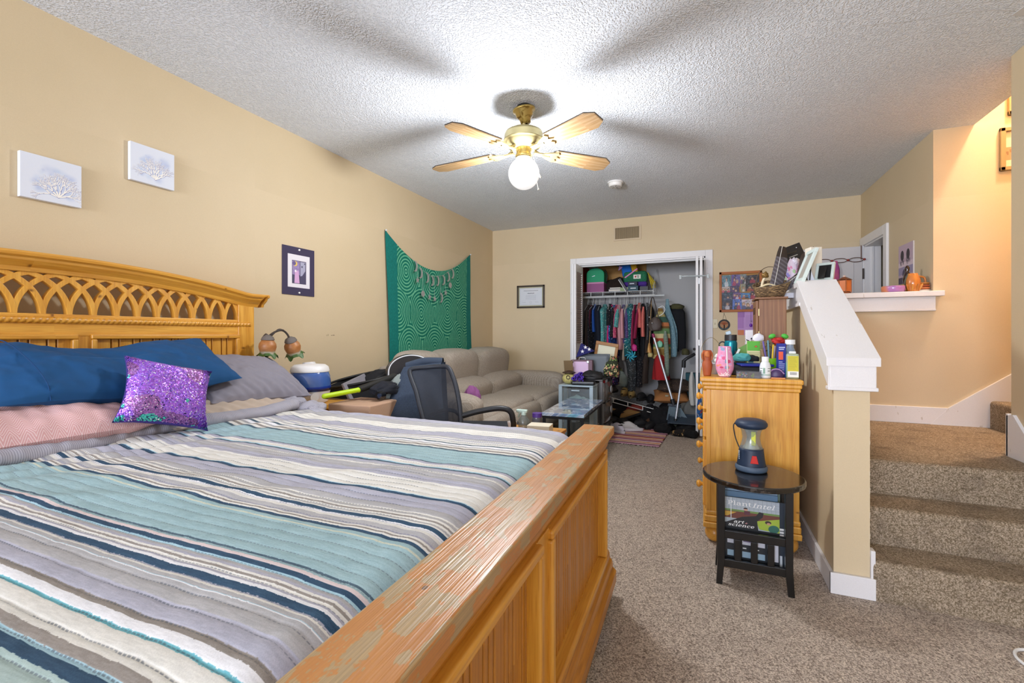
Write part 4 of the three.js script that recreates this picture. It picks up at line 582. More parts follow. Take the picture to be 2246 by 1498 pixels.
// ---------- sofa ----------
{
  const ridge = tex(512, 512, (x, y) => { const r = Math.abs(Math.sin(x / 512 * 6.283 * 26 + 1.4 * vn(x / 40, y / 12, 271))) * 26 + hash(x, y, 272) * 26 + vn(x / 8, y / 3, 273) * 20; return [128 + r, 117 + r, 103 + r]; }, true, 2.2, 2.2);
  const sm = new THREE.MeshStandardMaterial({ map: ridge, bumpMap: ridge, bumpScale: .002, roughness: 1 });
  const puff = (w, h, d, e = .45, s = 1) => { const g = new THREE.SphereGeometry(1, 48, 32), p = g.attributes.position, pw = (v, k) => Math.sign(v) * Math.pow(Math.abs(v), k), uv = g.attributes.uv; for (let i = 0; i < p.count; i++) { let x = p.getX(i), y = p.getY(i), z = p.getZ(i); x = pw(x, e); y = pw(y, e); z = pw(z, e); const n = 1 + .06 * (fbm(x * 2 + s, y * 2 + z * 2, s, 3) - .45); p.setXYZ(i, x * w / 2 * n, y * h / 2 * n, z * d / 2 * n); uv.setXY(i, z * d / 2 + x * w * .15, y * h / 2 + x * w / 2); } g.computeVertexNormals(); return g; };
  const o = thing('sofa', 'taupe corduroy reclining sofa below the green tapestry', 'sofa', [0, 0, 0]);
  mesh('base', bx(-2.46, -1.62, .05, .34, -5.1, -3.06, .03), sm, o); mesh('back_panel', bx(-2.52, -2.40, .05, .82, -5.1, -3.06, .04), sm, o);
  [[-3.30, .50, 1], [-3.90, .70, 2], [-4.66, .80, 3]].forEach(([z, w, s]) => {
    const b = mesh('back_cushion', puff(.30, .44, w, .5, s), sm, o); place(b, -2.28, .725, z, 0, 0, -.12);
    const l = mesh('lumbar_cushion', puff(.28, .27, w * .97, .55, s + 5), sm, o); place(l, -2.10, .53, z, 0, 0, -.25);
    const c = mesh('seat_cushion', puff(.68, .24, w * .99, .42, s + 9), sm, o); place(c, -1.84, .385, z, 0, 0, s === 2 ? .05 : 0);
    const f = mesh('footrest', puff(.24, .34, w * .97, .45, s + 13), sm, o); place(f, -1.56, .29, z, 0, 0, 0);
  });
  const a1 = mesh('arm', puff(.84, .30, .26, .5, 21), sm, o); place(a1, -1.93, .505, -5.15); mesh('arm_panel', bx(-2.46, -1.58, .04, .45, -5.26, -5.06, .04), sm, o);
  const a2 = mesh('arm', puff(.84, .28, .24, .5, 22), sm, o); place(a2, -1.95, .50, -3.03); mesh('arm_panel', bx(-2.46, -1.60, .04, .45, -3.1, -2.95, .04), sm, o);
}
solo('pink_cloth', 'pink purple cloth seen through the chair mesh on the sofa seat', 'cloth', lump(.06, .09, .06, .5, 31, 2.5, 30), M(0x93588f, .9), [-1.72, .575, -3.25]);
// ---------- small table and things round it ----------
{
  const o = thing('side_table', 'narrow table with a blue marbled glossy top and black metal legs', 'table', [-1.0, 0, -3.72], .04);
  const mt = tex(512, 512, (x, y) => { const a = fbm(x / 60, y / 40, 281, 5), b = fbm(x / 24 + a * 4, y / 18, 282, 4); let c = mix3(hex(0x6f86ad), hex(0xc3cdda), sst(.3, .65, a)); c = mix3(c, hex(0x3c5a8e), sst(.55, .7, b)); c = mix3(c, hex(0xdfe4e8), sst(.62, .7, fbm(x / 40 + 9, y / 30, 283, 4))); return mix3(c, hex(0x5fa3bd), sst(.6, .72, fbm(x / 50, y / 50 + 8, 284, 4)) * .7); });
  const g = bx(-.165, .165, .465, .49, -.42, .42, .003).toNonIndexed(); { const p = g.attributes.position, uv = new Float32Array(p.count * 2); for (let i = 0; i < p.count; i++) { uv[2 * i] = (p.getX(i) + .2) / .4 + (.49 - p.getY(i)) * 3; uv[2 * i + 1] = (p.getZ(i) + .45) / .9; } g.setAttribute('uv', new THREE.BufferAttribute(uv, 2)); }
  mesh('tabletop', g, new THREE.MeshPhysicalMaterial({ map: mt, roughness: .12, clearcoat: .8, clearcoatRoughness: .05 }), o);
  const bl = M(0x101012, .4); mesh('edge_rail', merge([bx(-.16, .16, .445, .465, .395, .415), bx(-.16, .16, .445, .465, -.415, -.395), bx(-.16, -.14, .445, .465, -.4, .4), bx(.14, .16, .445, .465, -.4, .4)]), bl, o);
  for (const x of [-.148, .148]) for (const z of [-.4, .4]) mesh('leg', bx(x - .011, x + .011, 0, .446, z - .011, z + .011), bl, o);
  mesh('stretcher', merge([bx(.14, .158, .06, .08, -.4, .4)]), bl, o);
}
function drawerCart(name, label, x0, x1, z0, z1, h, rows, fm, dm, axis) {
  const o = thing(name, label, 'drawers', [(x0 + x1) / 2, 0, (z0 + z1) / 2]), w = x1 - x0, d = z1 - z0;
  mesh('top', bx(-w / 2, w / 2, h - .015, h, -d / 2, d / 2, .005), fm, o);
  for (const [a, b] of [[-1, -1], [1, -1], [-1, 1], [1, 1]]) mesh('post', bx(a * w / 2 - (a > 0 ? .035 : 0), a * w / 2 + (a > 0 ? 0 : .035), 0, h - .015, b * d / 2 - (b > 0 ? .03 : 0), b * d / 2 + (b > 0 ? 0 : .03), .004), fm, o);
  for (let i = 0; i < rows; i++) {
    const y0 = .02 + i * (h - .04) / rows, y1 = y0 + (h - .04) / rows - .012, q = new THREE.Group(); q.name = 'drawer'; o.add(q);
    if (axis === 'z') { mesh('drawer_front', bx(-w / 2 + .035, w / 2 - .035, y0, y1, d / 2 - .01, d / 2 - .004), dm, q); mesh('drawer_box', bx(-w / 2 + .04, w / 2 - .04, y0 + .002, y0 + .01, -d / 2 + .02, d / 2 - .012), dm, q); mesh('handle', bx(-.04, .04, y1 - .025, y1 - .012, d / 2 - .004, d / 2 + .008, .004), fm, q); }
    else { const g = grid(16, 6, (u, v) => [w / 2 + .012 + .03 * Math.sin(u * Math.PI) * (.4 + .6 * Math.sin(v * Math.PI)), mix(y0, y1, v), mix(-d / 2 + .012, d / 2 - .012, u)]); mesh('drawer_front', g, dm, q); mesh('handle', T(new THREE.TorusGeometry(.03, .007, 8, 20), w / 2 + .05, (y0 + y1) / 2 + .02, d * .1, 0, Math.PI / 2), M(0x8a8a8a, .4), q); mesh('drawer_side', bx(-w / 2 + .02, w / 2 + .012, y0, y1, d / 2 - .014, d / 2 - .01), dm, q); }
  }
  return o;
}
drawerCart('drawer_unit', 'small grey plastic drawer unit with clear fronts behind the marbled table', -1.29, -.955, -4.40, -4.2, .605, 2, M(0x9fb0b8, .45), M(0xdfe8ec, .1, { transmission: .9, thickness: 0 }), 'z');
drawerCart('drawer_tower', 'tall smoky plastic drawer tower with rounded drawer fronts', -1.26, -.91, -4.86, -4.42, .645, 3, M(0x55524f, .35), new THREE.MeshPhysicalMaterial({ color: 0x8a8580, roughness: .15, transmission: .6, thickness: 0, side: THREE.DoubleSide }), 'x');
solo('folded_linens', 'crumpled pale green linens inside the clear drawer', 'linens', lump(.115, .10, .06, .45, 41, 2.4, 36), M(0xd3dccb, .95), [-1.12, .405, -4.275]);
solo('tower_contents', 'dark jumble of clothes inside the drawer tower', 'clothes', lump(.14, .24, .17, .4, 42, 2.4, 40), M(0x423c3a, .95), [-1.08, .35, -4.64]);
for (const [x, y, z, a, b, c, col, nm, lab] of [[-1.2, .06, -4.06, .05, .07, .06, 0x8d8f7c, 'plaster_cone', 'pale green lump under the marbled table'], [-1.08, .075, -4.05, .07, .08, .07, 0x7a4a34, 'brown_bag', 'crumpled brown bag under the marbled table'], [-.93, .10, -4.08, .045, .11, .05, 0x1d8e83, 'teal_pouch', 'teal pouch under the marbled table'], [-1.01, .045, -3.9, .08, .05, .08, 0x35302c, 'dark_pouch', 'dark pouch under the marbled table']]) solo(nm, lab, 'pouch', lump(a, b, c, .35, x * 50 | 0, 2.2, 26), M(col, .9), [x, y, z]);
{ // pumpkin pot
  const o = thing('pumpkin_pot', 'yellow ribbed ceramic pot with a brown lid on the grey drawers', 'pot', [-1.215, .605, -4.30]), g = sph(.065, 48, 24), p = g.attributes.position; for (let i = 0; i < p.count; i++) { const a = Math.atan2(p.getZ(i), p.getX(i)), k = 1 - .09 * Math.abs(Math.sin(a * 6)); p.setX(i, p.getX(i) * k); p.setZ(i, p.getZ(i) * k); p.setY(i, p.getY(i) * .82); } g.computeVertexNormals();
  mesh('pot_body', T(g, 0, .053, 0), M(0xc2b672, .4), o); mesh('lid', T(lathe([[0, .02], [.02, .018], [.06, .004], [.068, 0], [.06, -.006], [0, -.006]], 24), 0, .112, 0), M(0x3a2418, .5), o); mesh('ring', T(new THREE.TorusGeometry(.017, .004, 8, 16), .01, .07, .064), M(0x453a28, .4), o);
}
solo('photo_card', 'small brown and gold card standing behind the pumpkin pot', 'card', T(box(.09, .14, .008, .003), 0, .07, 0, .1, 0, .05), M(0x6b5532, .6), [-1.235, .69, -4.36]);
{ const o = thing('gift_bow', 'purple ribbon bow in front of the pink case', 'bow', [-1.115, .66, -4.255]), m = new THREE.MeshPhysicalMaterial({ color: 0x4b2a9c, roughness: .35, side: THREE.DoubleSide, sheen: .5 }); for (let i = 0; i < 13; i++) { const a = i * 2.399, e = (i % 4) * .28 - .35, L = .052; const q = mesh('ribbon_loop', T(new THREE.TorusGeometry(.024, .008, 6, 14), .022, 0, 0).scale(1, .62, 1), m, o); q.rotation.set(e, a, R(-.7, .7)); q.position.set(Math.cos(a) * .012, .02 + .02 * Math.sin(e * 3), 0); } }
solo('black_device', 'black game console lying on the drawers', 'console', T(box(.22, .035, .15, .012), 0, .018, 0, 0, .15), M(0x0e0f10, .25), [-1.07, .606, -4.30]);
solo('black_bundle', 'bundle of black cables and cloth on the drawer tower', 'bundle', lump(.12, .05, .07, .4, 44, 2.6, 30), M(0x121213, .6), [-1.03, .675, -4.46]);
{ const o = thing('pink_case', 'pink faced mini suitcase with metal corners', 'case', [-1.13, .645, -4.52], .1); mesh('shell', bx(-.12, .10, 0, .185, -.05, .05, .008), M(0x6f5560, .6), o); mesh('pink_face', bx(-.105, .06, .012, .17, .05, .054, .003), M(0xd6b7d6, .6), o); mesh('handle', tube([[-.04, .185, 0], [-.035, .205, 0], [.02, .205, 0], [.025, .185, 0]], .005, 24, 8), M(0x9a9894, .3, { metalness: .8 }), o); for (const x of [-.1, .055]) mesh('corner', bx(x - .012, x + .012, .155, .18, .05, .057, .003), M(0x8c8a86, .3, { metalness: .8 }), o); }
{ const o = thing('grey_case', 'slate grey hard case standing on the drawer tower', 'case', [-1.04, .645, -4.68], .06); mesh('shell', T(box(.30, .24, .1, .04), 0, .12, 0), M(0x5f666c, .55), o); mesh('latch', bx(-.10, -.07, .235, .255, -.02, .02, .003), M(0xb8bab8, .3, { metalness: .7 }), o); mesh('rim', T(box(.304, .244, .008, .03), 0, .12, .02), M(0x4b5157, .5), o); }
{ const o = thing('folded_flag', 'folded navy flag with white stars on top of the grey case', 'flag', [-1.13, .885, -4.62]); o.scale.setScalar(.78); const g = T(ext([[-.12, 0], [.12, 0], [.0, .14]], .06, .008), 0, 0, -.03, 0, 0, .35); mesh('flag_cloth', g, M(0x1b1c5c, .85), o); const st = []; for (let i = 0; i < 10; i++) { const t = i * Math.PI / 5 + Math.PI / 2, r = i % 2 ? .011 : .028; st.push([Math.cos(t) * r, Math.sin(t) * r]); } for (const [x, y] of [[-.03, .035], [.01, .09], [.06, .065]]) mesh('star', T(ext(st, .003), x, y, .039), M(0xe4e2e4, .8), o); }
{ const o = thing('gold_frame', 'tilted gold wood picture frame behind the floral bag', 'picture frame', [-.96, .86, -4.80]), fm = M(0x96631f, .45); o.rotation.z = -.16; mesh('frame', merge([bx(-.12, .12, .11, .145, -.012, .012, .004), bx(-.12, .12, -.145, -.11, -.012, .012, .004), bx(-.12, -.09, -.11, .11, -.012, .012, .004), bx(.09, .12, -.11, .11, -.012, .012, .004)]), fm, o); mesh('picture', bx(-.09, .09, -.11, .11, -.006, 0), M(0xd9d5bb, .7), o); }
const floralTex = (s, bg, cols, n = 110, r0 = 4, r1 = 13) => ctex(256, 256, (c, w, h) => { c.fillStyle = bg; c.fillRect(0, 0, w, h); for (let i = 0; i < n; i++) { const x = hash(i, 1, s) * w, y = hash(i, 2, s) * h, r = r0 + (r1 - r0) * hash(i, 3, s); c.fillStyle = cols[Math.floor(hash(i, 4, s) * cols.length)]; for (let k = 0; k < 5; k++) { const a = k * 1.2566 + hash(i, 5, s) * 6; c.beginPath(); c.ellipse(x + Math.cos(a) * r * .55, y + Math.sin(a) * r * .55, r * .5, r * .34, a, 0, 7); c.fill(); } } });
{ const o = thing('floral_bag', 'green and pink floral tote bag at the end of the drawer tower', 'bag', [-.885, .645, -4.70]); mesh('bag_body', uvm(lump(.085, .13, .09, .3, 47, 2, 30), 4, 4), new THREE.MeshStandardMaterial({ roughness: .9, map: floralTex(291, '#2c3320', ['#a9b86a', '#7d9a4c', '#d8b090', '#e3cf9a', '#c77d6a']) }), o); o.children[0].position.y = .08; mesh('handle', tube([[0, .15, .05], [.01, .2, .03], [.01, .2, -.03], [0, .15, -.05]], .006, 24, 6), M(0x3a4424, .8), o); }
// things on a low shelf beyond the bed
{ const o = thing('tv_tray', 'low wooden tray table hidden beyond the bed foot', 'table', [-.90, 0, -2.52]); mesh('top', uvGrain(bx(-.2, .14, .50, .52, -.12, .12, .003), 'x'), pineDk, o); for (const x of [-.18, .12]) for (const z of [-.1, .1]) mesh('leg', bx(x - .012, x + .012, 0, .5, z - .012, z + .012), pineDk, o); }
{ const o = thing('spray_bottle', 'clear spray bottle with a pale green trigger beyond the bed', 'spray bottle', [-1.0, .52, -2.55]); mesh('bottle', T(lathe([[0, 0], [.032, 0], [.034, .01], [.034, .05], [.014, .078], [.014, .085]], 20), 0, 0, 0), M(0xc8cfcb, .15, { transmission: .8, thickness: 0 }), o); mesh('trigger_head', merge([T(box(.07, .02, .024, .006), -.012, .103, 0), T(cyl(.014, .016, .02, 16), 0, .09, 0), T(box(.008, .035, .014, .003), -.03, .08, 0, 0, 0, -.3)]), M(0xb9cfc4, .45), o); }
{ const o = thing('lidded_jar', 'clear jar with a purple lid beyond the bed', 'jar', [-.915, .52, -2.55]); mesh('jar', T(lathe([[0, 0], [.03, 0], [.031, .06], [.027, .075]], 20), 0, 0, 0), M(0xa7a8b4, .12, { transmission: .8, thickness: 0 }), o); mesh('lid', T(cyl(.029, .029, .024, 24), 0, .086, 0), M(0x4a2a80, .45), o); }
solo('tissue_box', 'low cream box beyond the foot of the bed', 'box', box(.13, .05, .1, .004), M(0xd9cfb8, .8), [-.865, .546, -2.46], .1);
{ const o = thing('paper_fan_stand', 'small white wire holder with two red tipped sticks beyond the bed', 'holder', [-1.055, .52, -2.5]); mesh('cup', T(lathe([[0, 0], [.02, 0], [.03, .045], [.028, .045], [.018, .004], [0, .004]], 16), 0, 0, 0), M(0xe3ddd8, .5), o); mesh('stick', rod([.01, .02, 0], [-.03, .11, .01], .0025, 6), M(0xd8cfc4, .5), o); mesh('stick', rod([-.01, .02, 0], [.025, .11, .01], .0025, 6), M(0xd8cfc4, .5), o); mesh('red_band', T(cyl(.024, .022, .008, 16), 0, .008, 0), M(0x9c3a34, .5), o); }
// ---------- closet ----------
const chrome = M(0xc9ccce, .25, { metalness: .85 }), whiteWire = M(0xd9dcd9, .45), silver = M(0xc6cbd0, .3, { metalness: .6 });
// folded louvred doors
function louverLeaf(parent, x, z0, z1) {
  const w = z1 - z0, leaf = new THREE.Group(); leaf.name = 'door_leaf'; leaf.position.set(x, 0, (z0 + z1) / 2); parent.add(leaf);
  mesh('leaf_frame', uvm(merge([bx(-.013, .013, .015, 1.915, -w / 2, -w / 2 + .045, .003), bx(-.013, .013, .015, 1.915, w / 2 - .045, w / 2, .003), bx(-.013, .013, 1.83, 1.915, -w / 2 + .045, w / 2 - .045), bx(-.013, .013, .015, .12, -w / 2 + .045, w / 2 - .045), bx(-.013, .013, .88, .97, -w / 2 + .045, w / 2 - .045)])), trimMat, leaf);
  const sl = box(.006, .033, w - .092), sm = M(0xc9bcb6, .6);
  for (const [a, b] of [[.13, .87], [.98, 1.82]]) for (let y = a + .013; y < b; y += .0265) { const m = mesh('slat', sl, sm, leaf); m.position.y = y; m.rotation.z = -.75; }
}
{
  const d = struct('door_1', 'white louvred folding closet door folded to the left jamb', 'door'); louverLeaf(d, -1.422, -5.52, -5.19); louverLeaf(d, -1.392, -5.51, -5.18);
  const e = struct('door_2', 'white louvred folding closet door folded to the right jamb', 'door'); louverLeaf(e, -.072, -5.52, -5.19); louverLeaf(e, -.032, -5.52, -5.19);
  mesh('knob', T(sph(.015, 12, 8), -.098, .93, -5.24), M(0x2a2522, .3), e); mesh('hinge', merge([.3, 1.0, 1.65].map((y) => bx(-.055, -.049, y - .03, y + .03, -5.2, -5.18))), chrome, e);
}
{ const o = thing('towel_bar', 'clear acrylic towel bar fixed at the closet door edge', 'towel bar', [-.10, 1.70, -5.16]); mesh('bar', rod([-.135, .006, 0], [.135, 0, 0], .008, 12), M(0xe6ecec, .08, { transmission: .7, thickness: 0 }), o); for (const x of [-.135, .135]) mesh('end_post', T(box(.028, .05, .03, .01), x, -.005, 0), M(0xe2e8e8, .1, { transmission: .5, thickness: 0 }), o); }
{ // wire shelf and rod
  const o = thing('wire_shelf', 'white wire shelf with hanging rail in the closet', 'shelf'), Y = 1.622, z0 = -6.18, z1 = -5.74, xa = -1.79, xb = -.57;
  mesh('front_rail', merge([rod([xa, Y, z1], [xb, Y, z1], .004, 6), rod([xa, Y - .052, z1 + .006], [xb + .02, Y - .052, z1 + .006], .004, 6)]), whiteWire, o);
  const w = []; for (let i = 0; i <= 46; i++) { const x = xa + (xb - xa) * i / 46; w.push(rod([x, Y, z0], [x, Y, z1], .0018, 4)); } for (const z of [-6.1, -5.95, -5.85]) w.push(rod([xa, Y - .004, z], [xb, Y - .004, z], .003, 5)); mesh('wire_deck', merge(w), whiteWire, o);
  for (let i = 0; i <= 8; i++) { const x = xa + (xb - xa) * i / 8; mesh('rail_post', rod([x, Y, z1], [x, Y - .055, z1 + .006], .0042, 6), whiteWire, o); }
  mesh('hanging_rod', rod([xa, Y - .055, z1 - .10], [xb + .12, Y - .055, z1 - .10], .011, 10), whiteWire, o);
  mesh('end_upright', rod([xb, Y, z1], [xb, Y + .3, -6.1], .005, 6), whiteWire, o);
}
solo('plywood_sheet', 'orange brown plywood sheet leaning at the back of the closet shelf', 'board', uvGrain(bx(-1.33, -.70, 1.63, 2.2, -6.19, -6.17), 'x'), new THREE.MeshStandardMaterial({ map: woodTex(512, 256, hex(0x7d5224), hex(0xb27f43), hex(0xc79a5c), 301, 4, 9), roughness: .8 }));
solo('red_book', 'tall red binder at the left end of the closet shelf', 'binder', bx(-1.50, -1.44, 1.628, 1.98, -6.1, -5.8, .004), M(0x8a2213, .6));
{ const o = thing('lunch_bag', 'green domed bag with a pink lower half on the closet shelf', 'bag', [-1.285, 1.628, -5.86]); const prof = (h0, h1) => { const a = [[-.105, h0], [.105, h0]]; if (h1 > .2) { for (let i = 0; i <= 10; i++) { const t = i / 10 * Math.PI; a.push([Math.cos(t) * .105, h1 - .07 + Math.sin(t) * .07]); } } else a.push([.105, h1], [-.105, h1]); return a; };
  mesh('pink_base', T(ext(prof(0, .11), .16, .006), 0, 0, -.08), M(0x9a5785, .7), o); mesh('pink_band', T(box(.22, .022, .176, .004), 0, .118, 0), M(0xd08fb4, .7), o); mesh('green_top', T(ext(prof(.13, .30), .16, .008), 0, 0, -.08), M(0x169a68, .65), o); mesh('zip_pull', T(box(.04, .005, .004), -.02, .205, .091, 0, 0, .25), chrome, o); mesh('side_strap', tube([[.11, .29, .0], [.14, .22, .02], [.13, .14, .02]], .008, 16, 6), M(0x1c2018, .6), o); }
{ // pinata style paper animal
  const o = thing('paper_animal', 'rainbow striped paper pinata animal with a yellow tassel on the shelf', 'pinata', [-.80, 1.755, -5.90]); o.scale.set(1.45, 1.15, 1.2);
  const pt = ctex(128, 128, (c) => { c.fillStyle = '#1f6a48'; c.fillRect(0, 0, 128, 128); for (let i = 0; i < 300; i++) { c.fillStyle = pick(['#2b8a5a', '#1c5c40', '#2f7c4c']); c.fillRect(R(0, 128), R(0, 128), 7, 3); } });
  mesh('body', T(box(.20, .13, .13, .03), 0, .045, 0), new THREE.MeshStandardMaterial({ map: pt, roughness: .9 }), o); mesh('belly', T(box(.20, .05, .132, .02), 0, -.03, 0), M(0x4b2a86, .9), o);
  mesh('neck', T(box(.085, .22, .11, .02), -.075, .16, 0, 0, 0, .12), M(0x1564bf, .9), o); mesh('muzzle', T(box(.07, .06, .09, .02), -.135, .21, 0), M(0x1c57b0, .9), o); mesh('snout_tip', T(new THREE.ConeGeometry(.022, .05, 10), -.13, .145, .04, 0, 0, 2.6), M(0xc39bd8, .9), o);
  mesh('eye', T(cyl(.016, .016, .006, 16), -.105, .235, .06, Math.PI / 2), M(0xf2f2f2, .5), o); mesh('mane', T(box(.05, .20, .11, .015), -.015, .18, 0, 0, 0, .2), M(0xc79a1c, .9), o); mesh('pink_stripe', T(box(.012, .14, .006), -.03, .085, .068, 0, 0, -.85), M(0xe08cc0, .8), o);
  mesh('tassel', merge(Array.from({ length: 14 }, () => rod([.105, .09, R(-.03, .03)], [R(.12, .17), R(-.08, -.02), R(-.03, .04)], .004, 5))), M(0xc6ae2c, .8), o);
  mesh('label_tag', T(box(.06, .045, .004), .02, .045, .067), new THREE.MeshStandardMaterial({ roughness: .7, map: ctex(96, 64, (c, w, h) => { c.fillStyle = '#f0ece2'; c.fillRect(0, 0, w, h); c.fillStyle = '#b0302a'; c.fillRect(18, 18, 20, 26); c.fillStyle = '#2b2b2b'; c.fillRect(44, 16, 32, 10); c.fillStyle = '#2a8a4a'; c.fillRect(50, 34, 24, 12); }) }), o);
  for (const x of [-.07, .07]) mesh('leg', T(box(.05, .1, .1, .01), x, -.06, 0), M(0x4b2a86, .9), o);
}
{ const sp = [[-1.03, .16, .03, .18, 0x7c7f96, 0, 'grey blue book lying flat on the closet shelf'], [-1.03, .14, .022, .16, 0x2b2a30, .031, 'black book on top of the grey blue book']]; for (const [x, w, h, d, col, y, lab] of sp) { const o = thing('book', lab, 'book', [x, 1.627 + y, -5.84]); mesh('cover', box(w, h, d, .002), M(col, .6), o).position.y = h / 2; mesh('pages', bx(-w / 2 + .004, w / 2 - .004, .004, h - .004, d / 2 - .002, d / 2 + .001), M(0xd8d3c6, .9), o); } }
{ const o = thing('binder', 'white edged black binder leaning on the closet shelf books', 'binder', [-.925, 1.70, -5.83]); o.rotation.z = .55; mesh('cover', box(.03, .19, .2, .003), M(0x2a262c, .5), o); mesh('edge', bx(-.018, -.012, -.09, .09, .095, .103), M(0xd9d9d6, .5), o); }
solo('dark_shawl', 'brown black fuzzy shawl heaped behind the books', 'shawl', lump(.19, .13, .09, .35, 61, 2.6, 40), M(0x2a1d16, 1), [-1.03, 1.69, -5.98]);
{ const o = thing('shoe_box', 'dark teal box with a white printed line on the closet shelf', 'box', [-.81, 1.627, -5.80]); mesh('carton', box(.125, .062, .12, .003), M(0x1d4450, .6), o).position.y = .031; mesh('print', bx(-.03, .035, .024, .036, .0602, .061), M(0xcfd6d8, .6), o); const o2 = thing('shoe_box', 'navy box stacked on the dark teal box', 'box', [-.815, 1.690, -5.80]); mesh('carton', box(.11, .05, .12, .003), M(0x1b2038, .6), o2).position.y = .025; mesh('print', bx(-.035, .02, .018, .03, .0602, .061), M(0xbfc6d0, .6), o2); }
solo('green_card', 'green and white folded card on the closet shelf', 'card', bx(-.05, .05, 0, .045, -.04, .04, .003), M(0x8fa078, .7), [-.915, 1.627, -5.78]);
solo('small_black_box', 'flat black box on the end of the closet shelf', 'box', bx(-.05, .05, 0, .05, -.06, .06, .003), M(0x17161a, .5), [-.68, 1.627, -5.8]);
// hanging clothes
const F1 = (s, bg, cols, n, a, b) => new THREE.MeshStandardMaterial({ map: (() => { const t = floralTex(s, bg, cols, n, a, b); t.repeat.set(4, 4); return t; })(), roughness: .95, side: THREE.DoubleSide });
const cm = {
  black: M(0x0e0f13, .9, { side: THREE.DoubleSide }), navy: M(0x0d1626, .9, { side: THREE.DoubleSide }), maroon: M(0x4a1420, .9, { side: THREE.DoubleSide }), hot: M(0xd0246f, .85, { side: THREE.DoubleSide }), dusty: M(0xc48f94, .9, { side: THREE.DoubleSide }), cream: M(0xcfc2b0, .9, { side: THREE.DoubleSide }), burg: M(0x8a1742, .9, { side: THREE.DoubleSide }), red: M(0xa0181c, .9, { side: THREE.DoubleSide }), brown: M(0x33271f, .9, { side: THREE.DoubleSide }), olive: M(0x4d4a2c, .95, { side: THREE.DoubleSide }), denim: F1(321, '#6f8f98', ['#8fb0b4', '#56747e', '#a9bcc0'], 220, 2, 6), blue: M(0x1f55a8, .85, { side: THREE.DoubleSide }),
  teal: F1(311, '#4f9a96', ['#9ccbc2', '#2f7a80', '#c4dcd2', '#3d6f7a'], 160, 3, 8), fl1: F1(312, '#17616a', ['#cfe3dc', '#7fc3bd', '#2b8f94', '#e8efe6'], 150, 3, 8), fl2: F1(313, '#201a40', ['#c05aa0', '#7b4fc0', '#e8b0a8', '#3a5ac0'], 150, 3, 8), dots: F1(314, '#101016', ['#d8d8d6', '#c9a8a0'], 60, 2, 4), bfl: F1(315, '#14306a', ['#2c6ac8', '#1a3f94', '#88b0d8'], 150, 4, 9), pur: F1(316, '#4c3f72', ['#8f86b8', '#6a5aa0', '#b8b0d0'], 200, 2, 6), coral: F1(317, '#cc6a60', ['#e89a8c', '#b04e48'], 260, 2, 4), pais: F1(318, '#3d4347', ['#8d9598', '#26292c', '#6d7478'], 200, 3, 7), pink2: F1(319, '#c94a78', ['#f0c0c0', '#e07060', '#f5e0d8'], 90, 4, 10), gry: F1(320, '#4a4a4c', ['#8a8a8a', '#2a2a2c'], 200, 2, 5),
};
const stripeM = new THREE.MeshStandardMaterial({ roughness: .95, side: THREE.DoubleSide, map: ctex(64, 256, (c, w, h) => { const k = ['#8a6b34', '#b6a25c', '#4f7a4e', '#a4442c', '#cdbb88', '#6a8c58', '#7c5a2e', '#c87a4a', '#3c5c4c', '#b9a86c']; let y = 0, i = 0; while (y < h) { const t = R(6, 18); c.fillStyle = k[i++ % k.length]; c.fillRect(0, y, w, t); y += t; } }) });
const zigM = new THREE.MeshStandardMaterial({ roughness: .95, side: THREE.DoubleSide, map: ctex(64, 64, (c) => { c.fillStyle = '#8c9a88'; c.fillRect(0, 0, 64, 64); c.strokeStyle = '#4a5648'; c.lineWidth = 3; for (let j = -1; j < 8; j++) { c.beginPath(); c.moveTo(0, j * 9); c.lineTo(32, j * 9 + 7); c.lineTo(64, j * 9); c.stroke(); } }) }); zigM.map.repeat.set(1, 8);
function garmentGeo(top, bot, th, dp, o = {}) {
  const { s = 1, flare = 1, fold = .25, sh = .09, n = 28, m = 26, tp = .45 } = o, L = top - bot;
  return grid(n, m, (u, v) => { const a = u * 6.2832, d = (1 - v) * L, k = sst(0, sh, d); let rx = th * (tp + (1 - tp) * k) * mix(1, flare, 1 - v), rz = dp * (.10 + .90 * k); const f = 1 + fold * Math.sin(a * 5 + s * 2 + d * 3) * Math.min(1, d * 3) + fold * .6 * Math.sin(a * 9 + s * 5); const c = v < .02 ? .96 : 1; return [Math.cos(a) * rx * f * c + .012 * Math.sin(d * 6 + s), bot + v * L, Math.sin(a) * rz * (1 + .05 * Math.sin(d * 9 + s)) * c]; }, (u, v) => [u * .5, (1 - v) * L]);
}
const hangG = merge([tube([[0, .085, .0], [0, .10, -.016], [0, .085, -.028], [0, .06, -.016], [0, .035, 0], [0, 0, 0]], .0034, 24, 5), tube([[0, 0, 0], [0, -.03, .09], [0, -.075, .19]], .003, 14, 5), tube([[0, 0, 0], [0, -.03, -.09], [0, -.075, -.19]], .003, 14, 5)]);
const hangM = [M(0xd5d8d6, .4), M(0x2a2a2c, .4), M(0x9a8a76, .4)];
const RODY = 1.567, ZG = -5.86;
